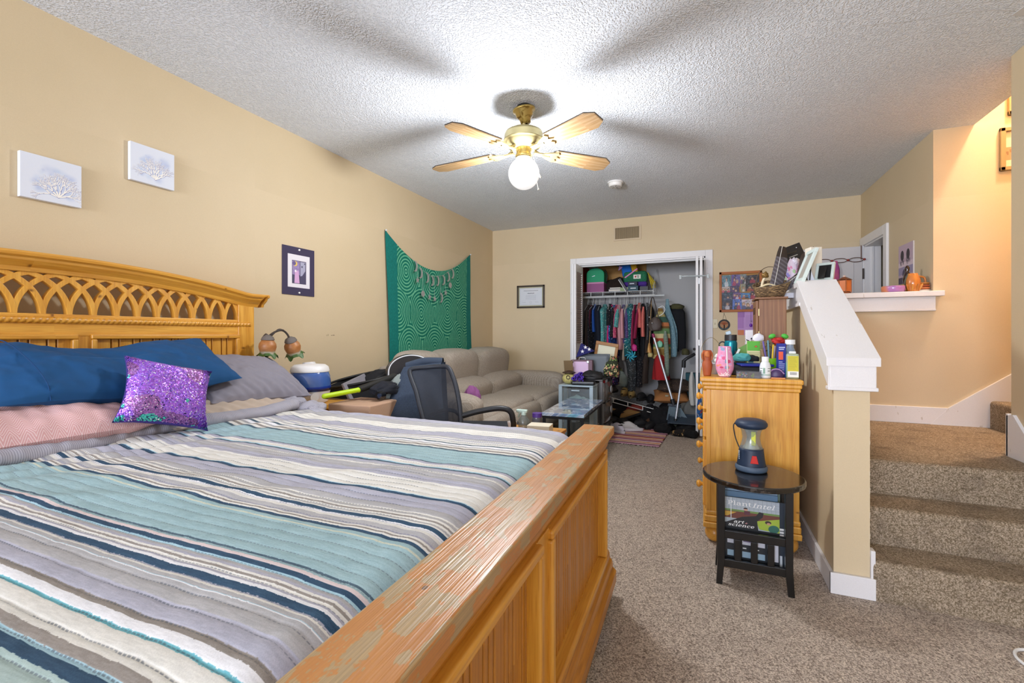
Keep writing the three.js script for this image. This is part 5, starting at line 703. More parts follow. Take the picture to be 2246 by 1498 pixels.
const wear = [
  // px-derived x, bottom y, half thickness, half depth, material, kind, label
  [-1.40, .80, .022, .15, cm.brown, 'coat', 'dark brown coat hanging next to the louvred closet door'],
  [-1.365, .84, .016, .16, cm.maroon, 'dress', 'dark maroon dress hanging near the left end of the rail'],
  [-1.335, .80, .017, .17, cm.dots, 'dress', 'black dress with white flecks hanging near the left end of the rail'],
  [-1.295, 1.12, .014, .16, cm.blue, 'scarf', 'short blue scarf beside the long navy dress'],
  [-1.245, .82, .036, .19, cm.navy, 'dress', 'long navy black dress left of the teal tunic'],
  [-1.175, .80, .030, .20, cm.teal, 'tunic', 'teal patterned tunic with short sleeves in the closet'],
  [-1.120, 1.20, .026, .17, cm.dots, 'top', 'black and white floral top above the hot pink trousers'],
  [-1.108, .85, .022, .16, cm.hot, 'trousers', 'hot pink trousers hanging in the closet'],
  [-1.062, .81, .026, .17, cm.bfl, 'dress', 'royal blue patterned dress in the closet'],
  [-1.022, 1.15, .018, .18, cm.pink2, 'blouse', 'red and pink print blouse in the closet'],
  [-.985, .90, .028, .20, cm.dusty, 'shirt', 'dusty pink long shirt with a button in the closet'],
  [-.935, .98, .022, .17, cm.pur, 'shirt', 'purple speckled shirt in the closet'],
  [-.905, .77, .015, .15, cm.cream, 'scarf', 'cream scarf hanging beside the purple speckled shirt'],
  [-.868, .82, .034, .20, cm.fl1, 'dress', 'teal and white flowered dress in the closet'],
  [-.812, .90, .022, .18, cm.burg, 'shirt', 'burgundy shirt in the closet'],
  [-.772, .50, .020, .16, cm.dots, 'dress', 'long black polka dot dress in the closet'],
  [-.735, 1.17, .024, .20, cm.coral, 'blouse', 'short coral lace blouse in the closet'],
  [-.695, .78, .024, .17, cm.black, 'dress', 'long black dress right of the coral blouse'],
  [-.655, 1.02, .018, .16, cm.gry, 'shirt', 'grey mottled shirt right of the long black dress'],
  [-.625, .86, .020, .16, cm.brown, 'coat', 'dark brown coat behind the brown handbag'],
];
wear.forEach(([x, bot, th, dp, m, kind, lab], i) => {
  const o = thing(kind, lab, kind, [x, 0, ZG], R(-.12, .12), 'clothes on the closet rail'); const top = 1.475 + R(-.015, .01);
  mesh('cloth', garmentGeo(top, bot, th * 1.45, dp * 1.05, { s: i + 1, flare: 1.2, fold: .3 }), m, o); const h = mesh('hanger', hangG, hangM[i % 4 === 1 ? 1 : 0], o); h.position.y = top - .005; h.scale.y = 1;
  if (['tunic', 'blouse', 'shirt', 'top'].includes(kind)) for (const s of [1]) { const q = mesh('sleeve', garmentGeo(top - .06, top - (kind === 'tunic' ? .28 : .42), th * .8, .055, { s: i + 7 }), m, o); q.position.set(-.008, 0, s * (dp + .005)); q.rotation.z = kind === 'tunic' ? -.16 : -.04; }
});
// lower tier and end of the rail
const hung = (name, lab, x, top, bot, th, dp, m, z = -5.74, o = {}) => solo(name, lab, name.replace(/_/g, ' '), garmentGeo(top, bot, th, dp, { s: Math.round(x * -90), ...o }), m, [x, 0, z], o.turn || 0);
hung('skirt', 'navy and pink flowered skirt below the dusty pink shirt', -1.03, .93, .47, .055, .10, cm.fl2, -5.70, { flare: .7 });
hung('red_scarf', 'long crimson scarf hanging beside the drawer tower', -1.14, .90, .32, .022, .05, cm.red, -5.62);
hung('shawl', 'grey paisley shawl in the lower closet', -.83, .85, .38, .06, .10, cm.pais, -5.72, { flare: .6 });
hung('spotted_skirt', 'black skirt with pale spots in the lower closet', -.72, .82, .45, .045, .1, cm.dots, -5.72, { flare: .7 });
hung('brown_stole', 'dark brown fur stole in the lower closet', -.655, .85, .50, .035, .08, cm.brown, -5.70);
{ const o = thing('turquoise_rosette', 'turquoise sequin rosette hanging below the flowered dress', 'rosette', [-.815, .83, -5.62]); for (let i = 0; i < 18; i++) { const a = i * 2.4, r = .02 + .0022 * i; const p = mesh('petal', T(sph(.026, 10, 8).scale(1, .35, .8), r, 0, 0, 0, 0, .5), M(i % 2 ? 0x28a0c4 : 0x55c0cf, .35), o); p.rotation.set(R(-.4, .4), 0, a); } }
solo('magenta_ribbon', 'magenta ribbon knot below the burgundy shirt', 'ribbon', lump(.03, .05, .02, .4, 66, 2.6, 20), M(0xc0247c, .5), [-.775, .92, -5.62]);
{ const o = thing('handbag', 'slouchy brown grey handbag hanging over the striped robe', 'handbag', [-.53, 1.19, -5.56]); mesh('bag_body', lump(.075, .105, .05, .22, 67, 2.2, 40), M(0x4a3f39, .6), o); mesh('strap', tube([[-.08, .1, 0], [-.06, .25, 0], [-.03, .34, -.02], [.0, .25, 0], [.04, .08, 0]], .006, 30, 6), M(0x3a302b, .6), o); for (const [x, y] of [[-.03, .03], [-.06, .1], [-.08, .01]]) mesh('buckle', T(sph(.008, 8, 6), x, y, .05), silver, o); }
{ const o = thing('hanging_bell', 'brass cowbell on a long cord in the closet', 'bell', [-.595, .0, -5.55]); mesh('cord', rod([.0, .98, 0], [.02, 1.50, -.05], .005, 6), M(0x9a7a4c, .8), o); mesh('bell', T(cyl(.016, .042, .11, 4), 0, .93, 0, 0, .785), M(0xb48a54, .35, { metalness: .75 }), o); mesh('clapper', T(lump(.03, .04, .03, .3, 71, 2, 16), .01, .845, 0), M(0xb7a76c, .6), o); }
hung('striped_robe', 'striped robe in ochre, green and rust at the end of the rail', -.475, 1.40, .80, .085, .06, stripeM, -5.70, { turn: .3, fold: .16, sh: .2, tp: .3, flare: 1.1 });
hung('denim_jacket', 'pale blue patterned denim jacket at the end of the rail', -.405, 1.52, .82, .085, .05, cm.denim, -5.84, { turn: -.3, fold: .14, sh: .42, tp: .2, flare: 1.15 });
{ const o = thing('olive_coat', 'dark coat with olive fur collar and cuffs on the closet wall', 'coat', [-.33, 0, -5.96], -.3); mesh('cloth', garmentGeo(1.45, .90, .11, .08, { s: 6, fold: .08, sh: .1, tp: .6, flare: 1.1 }), cm.black, o); mesh('fur_collar', T(lump(.08, .045, .07, .25, 72, 2.4, 30), .02, 1.425, 0), cm.olive, o); mesh('sleeve', T(garmentGeo(1.40, .88, .035, .04, { s: 8, fold: .08 }), .09, 0, .05, 0, 0, .06), cm.black, o); mesh('fur_cuff', T(lump(.045, .05, .05, .3, 73, 2.6, 20), .14, .87, .05), cm.olive, o); }
hung('zigzag_scarf', 'pale green scarf with zigzag ribs hanging down in front of the denim jacket', -.415, 1.13, .60, .026, .03, zigM, -5.60, { fold: .05 });
hung('rust_skirt', 'bright red fringed skirt behind the broom', -.47, .88, .55, .055, .05, cm.red, -5.66, { flare: 1.5 });
{ const o = thing('clothes_hanger', 'empty white plastic hanger in front of the striped robe', 'hanger', [-.50, 1.36, -5.60]); mesh('wire', tube([[0, .04, 0], [.05, .06, 0], [.075, .02, 0], [.05, -.03, 0], [.0, -.06, 0]], .005, 30, 6), M(0xd8dad6, .4), o); }
solo('mint_mask', 'mint green mask among the hanging clothes', 'mask', lump(.035, .05, .02, .25, 75, 2, 24), M(0x7fc4a4, .6), [-.485, .965, -5.60]);
// closet floor
const shoeG = (L, w, h, open = .4) => { const g = grid(20, 18, (u, v) => { const a = u * 6.2832, t = v, hw = w * (.72 + .28 * Math.sin(Math.min(1, t * 1.25) * Math.PI * .9)) * Math.pow(Math.sin(Math.PI * Math.min(.98, Math.max(.02, t))), .28), hh = h * (t < open ? 1 : mix(1, .42, sst(open, .95, t))) * Math.pow(Math.sin(Math.PI * Math.min(.985, Math.max(.015, t))), .3); return [(t - .5) * L, Math.max(.012, hh * (.5 + .5 * Math.sin(a))), Math.cos(a) * hw]; }); return g; };
const soleG = (L, w) => { const a = []; for (let i = 0; i <= 28; i++) { const t = i / 28 * 6.283; a.push([Math.cos(t) * L / 2, Math.sin(t) * w * (1 + .12 * Math.cos(t))]); } return T(ext(a, .018, .004), 0, .024, 0, Math.PI / 2); };
const sg1 = shoeG(.27, .046, .105), ss1 = soleG(.275, .044);
function shoe(lab, x, y, z, turn, tilt, upM, soM, grp, laces = false) { const o = thing('shoe', lab, 'shoe', [x, y, z], turn, grp); o.rotation.set(0, turn, tilt); mesh('upper', sg1, upM, o); mesh('sole', ss1, soM, o); if (laces) for (let i = 0; i < 4; i++) mesh('lace', T(rod([0, 0, -.022], [0, 0, .022], .0035, 6), .01 + i * .02, .083 - i * .009, 0), M(0xe8e8ea, .8), o); mesh('tongue_opening', T(sph(.03, 14, 8).scale(1.5, .25, .9), -.06, .083, 0), M(0x1a1614, .9), o); return o; }
const wS = M(0xcfcad6, .75), wSo = M(0xe0dde2, .7);
shoe('pale lavender sneaker with pink lining lying on the rag rug', -.90, .018, -5.06, 2.5, 0, wS, wSo, 'sneakers on the rag rug', true);
shoe('white chunky sneaker lying behind the lavender sneaker', -.76, .018, -5.18, .25, 0, M(0xd2d0cf, .75), wSo, 'sneakers on the rag rug', true);
{ // shoe rack
  const o = thing('shoe_rack', 'sagging white wire shoe rack on the closet floor', 'rack'), a = [-1.20, .345, -5.62], b = [-.50, .20, -5.58];
  const dn = (p, d) => [p[0], p[1] - d, p[2]], bk = (p) => [p[0], p[1], p[2] - .42];
  mesh('rail', rod(a, b, .005, 6), whiteWire, o); mesh('rail', rod(dn(a, .05), dn(b, .05), .005, 6), whiteWire, o); mesh('rail', rod(bk(a), bk(b), .005, 6), whiteWire, o);
  for (let i = 0; i <= 4; i++) { const t = i / 4, p = [mix(a[0], b[0], t), mix(a[1], b[1], t), mix(a[2], b[2], t)]; mesh('post', rod(p, dn(p, .05), .006, 6), whiteWire, o); }
  mesh('deck_wires', merge(Array.from({ length: 24 }, (_, i) => { const t = i / 23, p = [mix(a[0], b[0], t), mix(a[1], b[1], t), mix(a[2], b[2], t)]; return rod(p, bk(p), .002, 4); })), whiteWire, o);
  for (const [p, y] of [[a, .345], [b, .2]]) for (const q of [p, bk(p)]) mesh('leg', rod(q, [q[0], 0, q[2]], .006, 6), whiteWire, o);
}
const gold = M(0xa58a52, .4), dk = M(0x141316, .7), br = M(0x5a3c26, .7), tn = M(0x9a7440, .7), rd = M(0x8a2a1c, .6), gy = M(0x55504e, .8);
const shoeSpots = [
  ['gold strappy sandal on the shoe rack', -.90, .335, -5.72, 1.45, 0, gold], ['gold strappy sandal beside its pair on the rack', -.82, .32, -5.72, 1.6, 0, gold], ['black shoe on the shoe rack beside the gold sandals', -.70, .285, -5.74, 1.3, 0, dk], ['black shoe at the right end of the rack', -.60, .262, -5.76, 1.7, 0, dk], ['grey shoe at the left end of the rack', -1.06, .36, -5.76, 1.4, 0, gy],
  ['tan suede shoe on its side below the rack', -.80, .10, -5.58, .2, .35, tn], ['brown boot below the left end of the rack', -1.10, .12, -5.62, .5, .2, tn], ['rust red shoe showing through the rack rails', -.74, .15, -5.66, .1, .1, rd], ['black sneaker on the closet floor below the rack', -.99, .0, -5.55, .3, 0, dk], ['black boot lying on the closet floor', -.86, .0, -5.47, -.2, 0, dk], ['black shoe behind the sneakers', -.66, .0, -5.50, .6, 0, dk], ['black shoe near the dust pan', -.55, .0, -5.42, 1.1, 0, dk], ['dark brown shoe by the closet rug edge', -.60, .0, -5.58, 2.2, 0, br], ['black slipper at the closet door track', -.36, .0, -5.38, .5, 0, dk],
];
for (const [lab, x, y, z, t, ti, m] of shoeSpots) shoe(lab, x, y, z, t, ti, m, m === gold ? M(0x6a5836, .6) : M(0x1c1917, .8), 'shoes in the closet');
const heap = (n, lab, cat, x, y, z, a, b, c, col, s, am = .35) => solo(n, lab, cat, lump(a, b, c, am, s, 2.3, 30), typeof col === 'number' ? M(col, .92) : col, [x, y, z]);
heap('plastic_bag', 'clear crinkled plastic bag on the rack behind the gold sandals', 'bag', -1.0, .50, -5.84, .11, .11, .09, 0x9aa49a, 81, .5);
heap('khaki_bag', 'khaki cloth bag behind the red scarf', 'bag', -1.05, .60, -5.9, .09, .07, .08, 0x8a8c66, 82);
heap('black_clothes_heap', 'heap of black clothes under the shoe rack', 'clothes', -.62, .09, -5.72, .18, .14, .16, 0x131215, 83, .5);
heap('black_jeans', 'pile of black jeans on the closet floor by the rack end', 'clothes', -.45, .09, -5.55, .13, .12, .15, 0x121216, 84, .5);
heap('dark_rags', 'dark rags in the back of the closet floor', 'clothes', -1.0, .10, -5.9, .25, .14, .15, 0x1d1a1b, 85, .4);
heap('grey_towel', 'grey knit towel heaped beside the closet door', 'towel', -.17, .17, -5.62, .12, .14, .13, 0x70706c, 86, .35);
heap('sage_cloth', 'sage green cloth below the grey towel', 'cloth', -.19, .05, -5.5, .13, .07, .10, 0x8f9c84, 87, .4);
heap('dark_cloth', 'black cloth beside the dust pan', 'cloth', -.17, .06, -5.30, .10, .07, .09, 0x0f0e0f, 88, .4);
heap('leopard_slipper', 'fluffy leopard print slipper by the closet door', 'slipper', -.24, .03, -5.18, .10, .04, .05, F1(331, '#1a1410', ['#c9a878', '#a98650'], 90, 4, 8), 89, .3);
heap('black_slipper', 'fluffy black slipper beside the leopard slipper', 'slipper', -.13, .035, -5.15, .07, .05, .06, 0x0b0a0b, 90, .3);
heap('black_shoes_bag', 'black bag at the edge of the rug', 'bag', -.42, .05, -5.24, .09, .06, .07, 0x0d0d0f, 91, .35);
{ const o = solo('cushion', 'brown speckled cushion on top of the orange cushion in the closet', 'cushion', pillow(.40, .34, .13, { wr: .01, s: 92, n: 24, m: 20 }), F1(332, '#3d3027', ['#7a5c44', '#594535', '#8f7254'], 200, 2, 5)); o.position.set(-.33, .475, -5.80); o.rotation.set(-1.35, 0, .06); }
{ const o = solo('cushion', 'tan orange cushion with a white tag in the closet', 'cushion', pillow(.40, .34, .13, { wr: .01, s: 93, n: 24, m: 20 }), M(0xa8703f, .9)); o.position.set(-.37, .355, -5.78); o.rotation.set(-1.3, 0, .1); mesh('tag', box(.035, .04, .003), M(0xc9c6a8, .8), o).position.set(-.05, -.13, .05); }
heap('clothes_pile', 'dark box of clothes under the closet cushions', 'clothes', -.33, .16, -5.82, .18, .15, .15, 0x1f1c1e, 94, .3);
solo('teal_box', 'dark teal box behind the closet cushions', 'box', bx(-.09, .09, 0, .62, -.08, .08, .005), M(0x1f5560, .7), [-.12, 0, -5.96]);
solo('white_ruffle', 'white ruffled trim beside the closet door', 'trim cloth', garmentGeo(.66, .28, .025, .04, { s: 4, fold: .4 }), M(0xd2cfc6, .95, { side: THREE.DoubleSide }), [-.125, 0, -5.6]);
heap('printed_towel', 'blue and red printed towel hanging at the folded closet door', 'towel', -.045, .27, -5.10, .03, .16, .04, F1(333, '#2a5a94', ['#b04438', '#4a8ac0', '#d8cfc4', '#20345c'], 60, 8, 20), 95, .3);
{ // broom
  const o = thing('broom', 'broom with a silver handle, grey bristles and a magenta grip leaning in the closet', 'broom'), a = [-.54, 1.05, -5.52], b = [-.335, .36, -5.42]; mesh('handle', rod(a, b, .013, 12), silver, o); mesh('grip', rod(a, [-.553, 1.095, -5.527], .017, 12), M(0x8a1750, .5), o); mesh('ferrule', rod(b, [-.315, .29, -5.41], .024, 12), M(0x17181b, .5), o);
  const bg = []; for (let i = 0; i < 46; i++) { const t = i / 45 - .5, q = R(-.012, .012); bg.push(rod([-.31 + t * .11, .285, -5.41 + q], [-.265 + t * .25, .115 - .02 * t, -5.39 + q * 2], .0035, 4)); } mesh('bristles', merge(bg), M(0x7d909b, .7), o); mesh('cap', T(box(.14, .03, .04, .008), -.31, .292, -5.41, 0, 0, -.1), M(0x3c4650, .5), o);
}
{ // long handled dust pan
  const o = thing('dust_pan', 'upright dust pan with a silver pole and black grip by the closet door', 'dust pan'), a = [-.215, .74, -5.40], b = [-.29, .16, -5.30]; mesh('pole', rod(a, b, .012, 12), silver, o); mesh('grip', merge([rod([-.213, .72, -5.4], [-.21, .80, -5.4], .022, 12), tube([[-.215, .79, -5.4], [-.18, .82, -5.4], [-.13, .85, -5.42], [-.10, .87, -5.44]], .017, 20, 8)]), M(0x1a1b1d, .5), o); mesh('pan', merge([T(box(.30, .012, .22, .004), -.22, .15, -5.33, .25), T(box(.30, .08, .012, .004), -.22, .16, -5.44, .1), T(box(.012, .05, .2, .004), -.365, .155, -5.34, .25), T(box(.012, .05, .2, .004), -.075, .155, -5.34, .25)]), M(0x33404d, .5), o); mesh('socket', rod(b, [-.30, .10, -5.28], .018, 10), M(0x17181b, .5), o);
}
// rag rug, each woven strip a piece
{
  const o = thing('rag_rug', 'striped rag rug with white fringe before the closet', 'rug', [-.66, .003, -4.98]), cols = [0x7a3a44, 0xb0566a, 0x5a3a5c, 0xc2713c, 0x4f5a3c, 0x8a2f3a, 0xb98a9a, 0x3f4658, 0xa0522c, 0xcab8a8, 0x6a2a40, 0x47703f];
  o.rotation.y = -.05; const n = 26, D = .82, W = .56; const gs = [0, 1, 2].map((k) => { const g = new THREE.CylinderGeometry(.5, .5, 1, 8, 30); g.rotateZ(Math.PI / 2); const p = g.attributes.position; for (let i = 0; i < p.count; i++) { const x = p.getX(i), f = 1 + .25 * (vn(x * 40, k * 7 + p.getY(i), 341) - .5); p.setXYZ(i, x * W, p.getY(i) * .016 * f, p.getZ(i) * D / n * 1.12 * f); } g.computeVertexNormals(); return g; });
  for (let i = 0; i < n; i++) { const m = mesh('woven_strip', gs[i % 3], M(cols[(i * 5 + (i % 3)) % cols.length], .95), o); m.position.set(R(-.006, .006), .008, -D / 2 + (i + .5) * D / n); }
  mesh('fringe', merge(Array.from({ length: 26 }, (_, i) => { const x = -W / 2 + W * i / 25; return tube([[x, .008, D / 2], [x + R(-.015, .015), .006, D / 2 + .02], [x + R(-.02, .02), .004, D / 2 + .045]], .002, 6, 4); })), M(0xd8cfc0, .9), o);
}
// ---------- chest of drawers ----------
const CT = .862;
{
  const o = thing('chest_of_drawers', 'pine chest of drawers with round knobs against the half wall', 'chest', [0, 0, 0]);
  mesh('carcass', uvGrain(bx(.012, .425, .10, .80, -3.45, -2.575, .004), 'y'), pine, o);
  mesh('top', uvGrain(merge([bx(-.022, .44, .838, CT, -3.48, -2.553, .008)]), 'z'), pine, o);
  mesh('top_moulding', uvGrain(merge([bx(-.012, .435, .818, .84, -3.47, -2.56, .008), bx(-.004, .43, .80, .82, -3.462, -2.566, .006)]), 'z'), pine, o);
  mesh('base_moulding', uvGrain(merge([bx(-.006, .435, .085, .115, -3.465, -2.562, .006), bx(-.002, .432, .115, .15, -3.46, -2.566, .008), bx(.004, .43, .15, .175, -3.455, -2.57, .008)]), 'z'), pine, o);
  mesh('corner_stile', uvGrain(bx(.008, .03, .17, .80, -2.60, -2.570, .003), 'y'), pine, o);
  for (const [x, z] of [[.05, -2.62], [.38, -2.62], [.05, -3.41], [.38, -3.41]]) mesh('bun_foot', T(sph(.048, 20, 14).scale(1, .95, 1), x, .045, z), pine, o);
  for (const [y0, y1, ky] of [[.69, .79, .74], [.545, .675, .60], [.385, .53, .47], [.185, .37, .25]]) { const d = mesh('drawer', uvGrain(bx(-.008, .016, y0, y1, -3.43, -2.60, .005), 'z'), pine, o); for (const z of [-2.76, -3.27]) mesh('knob', T(lathe([[0, .034], [.012, .033], [.02, .025], [.02, .018], [.011, .008], [.01, 0]], 20), -.008, ky, z, 0, 0, Math.PI / 2), pine, d); }
}
// things on the chest
{ const o = thing('clay_vase', 'terracotta vase with twisted handles on the chest', 'vase', [.014, CT, -2.66]); o.scale.set(.8, .98, .8); mesh('body', T(lathe([[0, 0], [.022, 0], [.024, .006], [.03, .04], [.033, .06], [.028, .078], [.022, .085], [.026, .11], [.027, .138], [.023, .14], [.02, .1]], 28), 0, 0, 0), M(0xa4512a, .6), o); for (const s of [-1, 1]) mesh('handle', tube([[s * .024, .132, 0], [s * .030, .12, .01], [s * .030, .1, .012], [s * .025, .085, .01]], .005, 20, 6), M(0xb2602f, .6), o); mesh('ornament', T(lump(.016, .02, .008, .3, 401, 2, 16), .0, .115, .027), M(0xc07038, .6), o); }
{ const o = thing('egg_bag', 'pink flowered egg shaped pouch with a white zip on the chest', 'pouch', [.098, CT, -2.63]); const tx = ctex(256, 384, (c, w, h) => { c.fillStyle = '#dd92b4'; c.fillRect(0, 0, w, h); for (let i = 0; i < 240; i++) { c.fillStyle = pick(['#e6b4cc', '#c9a2cc', '#e8a0b8', '#d884a8']); c.beginPath(); c.arc(R(0, w), R(0, h), R(3, 9), 0, 7); c.fill(); } for (let i = 0; i < 34; i++) { c.fillStyle = pick(['#c8456e', '#8b9ab4', '#e88a70', '#d45c86']); c.beginPath(); c.arc(R(0, w), R(h * .1, h * .62), R(8, 16), 0, 7); c.fill(); } for (let i = 0; i < 12; i++) { const x = i / 12 * w + 10, y = h * .78 + R(-16, 16); c.strokeStyle = '#f2eef4'; c.lineWidth = 5; for (let k = 0; k < 6; k++) { const a = k * Math.PI / 6 * 2; c.beginPath(); c.moveTo(x, y); c.lineTo(x + Math.cos(a) * 18, y + Math.sin(a) * 18); c.stroke(); } } });
  mesh('pouch_body', T(lathe([[0, 0], [.022, 0], [.03, .006], [.042, .04], [.044, .065], [.039, .1], [.032, .135], [.03, .158], [.026, .16], [0, .158]], 32), 0, 0, 0), new THREE.MeshStandardMaterial({ map: tx, roughness: .7 }), o); mesh('zip', tube([[.008, .157, .031], [.009, .12, .036], [.01, .07, .044], [.011, .03, .039]], .003, 20, 6), M(0xf0ece8, .6), o); }
{ const o = thing('water_bottle', 'teal metal water bottle with a black flip lid on the chest', 'water bottle', [.145, CT, -3.02]); mesh('body', T(lathe([[0, 0], [.034, 0], [.036, .006], [.036, .17], [.032, .185], [.03, .187]], 32), 0, 0, 0), M(0x0f7f93, .25, { metalness: .5 }), o); mesh('lid', T(cyl(.033, .034, .035, 28), 0, .203, 0), M(0x232225, .45), o); mesh('spout', T(box(.03, .022, .016, .005), -.012, .23, 0, 0, 0, .35), M(0xa9bcc6, .3), o); mesh('carry_loop', T(new THREE.TorusGeometry(.018, .004, 8, 20), -.045, .16, .0), M(0x2a2a2c, .5), o); }
{ const o = thing('bead_box', 'clear divided box of colourful beads at the chest edge', 'box', [.205, CT, -2.62]); const cl = M(0xdfe3ea, .06, { transmission: .9, thickness: 0 }); mesh('tray', merge([bx(-.055, .055, 0, .003, -.04, .04), bx(-.055, .055, .003, .032, .038, .04), bx(-.055, .055, .003, .032, -.04, -.038), bx(-.055, -.053, .003, .032, -.038, .038), bx(.053, .055, .003, .032, -.038, .038), bx(-.001, .001, .003, .03, -.038, .038), bx(.026, .028, .003, .03, -.038, .038)]), cl, o); mesh('lid', bx(-.056, .056, .032, .035, -.041, .041), cl, o);
  const bg = [], ic = new THREE.InstancedMesh(sph(.0042, 6, 5), new THREE.MeshStandardMaterial({ color: 0xffffff, roughness: .35 }), 170), d = new THREE.Object3D(), c = new THREE.Color(); for (let i = 0; i < 170; i++) { const left = i < 110; d.position.set(left ? R(-.05, -.004) : R(.004, .024), R(.006, .024), R(-.034, .036)); d.updateMatrix(); ic.setMatrixAt(i, d.matrix); c.set(pick(left ? [0xc23a2a, 0x2a8aa0, 0xd8b02c, 0x4a9a4a, 0xd880a8, 0xe8ddc8, 0x2f55a8] : [0xb8c02c, 0xd8c83a, 0x8a3a3a, 0x7fa83a])); ic.setColorAt(i, c); } ic.name = 'beads'; ic.userData.kind = 'stuff'; o.add(ic); }
{ const o = thing('pill_bottle', 'small white medicine bottle with a white cap at the chest edge', 'bottle', [.285, CT, -2.635]); mesh('body', T(lathe([[0, 0], [.023, 0], [.025, .004], [.025, .062], [.02, .078], [.014, .084]], 28), 0, 0, 0), M(0xe2e4e4, .4), o); mesh('cap', T(cyl(.016, .016, .024, 24), 0, .096, 0), M(0xeff0ee, .4), o); mesh('label', T(cyl(.0254, .0254, .046, 28, 1, true), 0, .034, 0), new THREE.MeshStandardMaterial({ roughness: .6, map: ctex(256, 96, (c, w, h) => { c.fillStyle = '#e6eae8'; c.fillRect(0, 0, w, h); c.fillStyle = '#3c4448'; for (let k = 0; k < 4; k++) { c.fillRect(14 + k * 64, 14, 26, 5); c.fillRect(14 + k * 64, 38, 20, 7); } c.fillStyle = '#7fa48e'; for (let k = 0; k < 4; k++) c.fillRect(44 + k * 64, 10, 15, 60); c.fillStyle = '#8fb0a0'; c.fillRect(0, 78, w, 10); }) }), o); }
{ const o = thing('pen_cup', 'lime green cup holding pens on the chest', 'cup', [.325, CT, -2.77]); mesh('cup', T(lathe([[0, 0], [.024, 0], [.033, .095], [.031, .095], [.022, .004], [0, .004]], 28), 0, 0, 0), M(0x86cc12, .45), o); }
[[0x6d5aa0, -.020, .006, .175, 'purple pen in the lime green cup'], [0x5d8a98, -.006, -.01, .18, 'grey teal pen in the lime green cup'], [0xe0b72a, .006, .012, .165, 'yellow and black marker in the lime green cup'], [0xc9b8c8, .012, -.012, .15, 'pale pen in the lime green cup'], [0x9a7a5a, -.024, .012, .13, 'wooden stick in the lime green cup'], [0x2b2b38, .002, .0, .14, 'black pen in the lime green cup']].forEach(([c, x, z, h, lab]) => { const o = thing('pen', lab, 'pen', [.325 + x * .4, CT + .006, -2.77 + z * .4]); mesh('barrel', rod([0, 0, 0], [x * 1.4, h, z], .0045, 8), M(c, .4), o); mesh('tip', T(sph(.005, 8, 6), x * 1.4, h, z), M(c === 0xe0b72a ? 0x141414 : c, .4), o); });
{ const o = thing('flower_pen', 'red fabric flower pen with green leaves behind the blue box', 'pen', [.365, CT, -2.80]); mesh('stem', rod([0, 0, 0], [.0, .17, 0], .005, 8), M(0xc0342c, .4), o); for (let i = 0; i < 9; i++) { const a = i * .7; mesh('petal', T(sph(.018, 12, 8).scale(1, .7, 1), Math.cos(a) * .016, .178 + (i % 3) * .008, Math.sin(a) * .016), M(0xb01f1c, .7), o); } for (const s of [-1, 1]) mesh('leaf', T(sph(.018, 12, 8).scale(1, .7, .6), s * .03, .212, 0, 0, 0, s * -.4), M(0x4ab03a, .5), o); }
const labelM = (draw, w = 128, h = 256) => new THREE.MeshStandardMaterial({ roughness: .55, map: ctex(w, h, draw) });
{ const o = thing('carton', 'tall dark blue carton with an orange square beside the lime cup', 'carton', [.365, CT, -2.71], .1); mesh('carton_body', bx(-.019, .019, 0, .175, -.016, .016, .002), M(0x1c2a8c, .5), o); const p = mesh('print', new THREE.PlaneGeometry(.036, .172), labelM((c, w, h) => { c.fillStyle = '#1d2a90'; c.fillRect(0, 0, w, h); c.fillStyle = '#c9d0e8'; c.fillRect(14, 24, 100, 8); c.fillRect(14, 38, 84, 8); c.fillStyle = '#f06040'; c.fillRect(10, 60, 74, 62); c.fillStyle = '#b8c0e4'; for (let i = 0; i < 7; i++) c.fillRect(14, 136 + i * 15, 60 + (i * 37) % 40, 6); }), o); p.position.set(0, .0875, .0166); }
{ const o = thing('sanitizer_bottle', 'clear pump bottle with a white cap behind the yellow labelled bottle', 'bottle', [.41, CT, -2.74]); mesh('body', T(lathe([[0, 0], [.028, 0], [.03, .006], [.03, .12], [.016, .155], [.016, .168]], 28), 0, 0, 0), M(0xbfd0e2, .08, { transmission: .6, thickness: 0 }), o); mesh('cap', T(cyl(.023, .023, .024, 24), 0, .182, 0), M(0xeceeee, .4), o); mesh('blue_label', T(cyl(.0305, .0305, .07, 28, 1, true), 0, .07, 0), labelM((c, w, h) => { c.fillStyle = '#c8d8ea'; c.fillRect(0, 0, w, h); c.fillStyle = '#2a5ab0'; c.fillRect(0, 30, w, 80); c.fillStyle = '#c04a5a'; c.fillRect(30, 60, 40, 50); c.fillStyle = '#2a9a9a'; c.fillRect(0, 170, w, 86); }), o); }
{ const o = thing('lotion_bottle', 'clear bottle with a yellow label at the chest corner', 'bottle', [.405, CT, -2.64], -.1); mesh('body', T(box(.056, .125, .034, .008), 0, .063, 0), M(0xcfd8b8, .1, { transmission: .5, thickness: 0 }), o); const p = mesh('label', new THREE.PlaneGeometry(.046, .105), labelM((c, w, h) => { c.fillStyle = '#ccc01c'; c.fillRect(0, 0, w, h); c.fillStyle = '#a89a18'; for (let i = 0; i < 11; i++) c.fillRect(12, 18 + i * 14, 100 - (i * 23) % 30, 4); c.fillStyle = '#eef0ea'; c.fillRect(0, 186, w, 70); c.fillStyle = '#3c4444'; for (let i = 0; i < 16; i++) c.fillRect(28 + i * 5, 196, 2 + (i % 3 === 0 ? 1.5 : 0), 34); }), o); p.position.set(.002, .062, .0176); mesh('teal_side', bx(-.0286, -.0274, .01, .08, -.014, .014), M(0x159a9c, .5), o); mesh('cap', T(box(.03, .012, .022, .004), 0, .131, 0), M(0xe6e8e2, .5), o); }
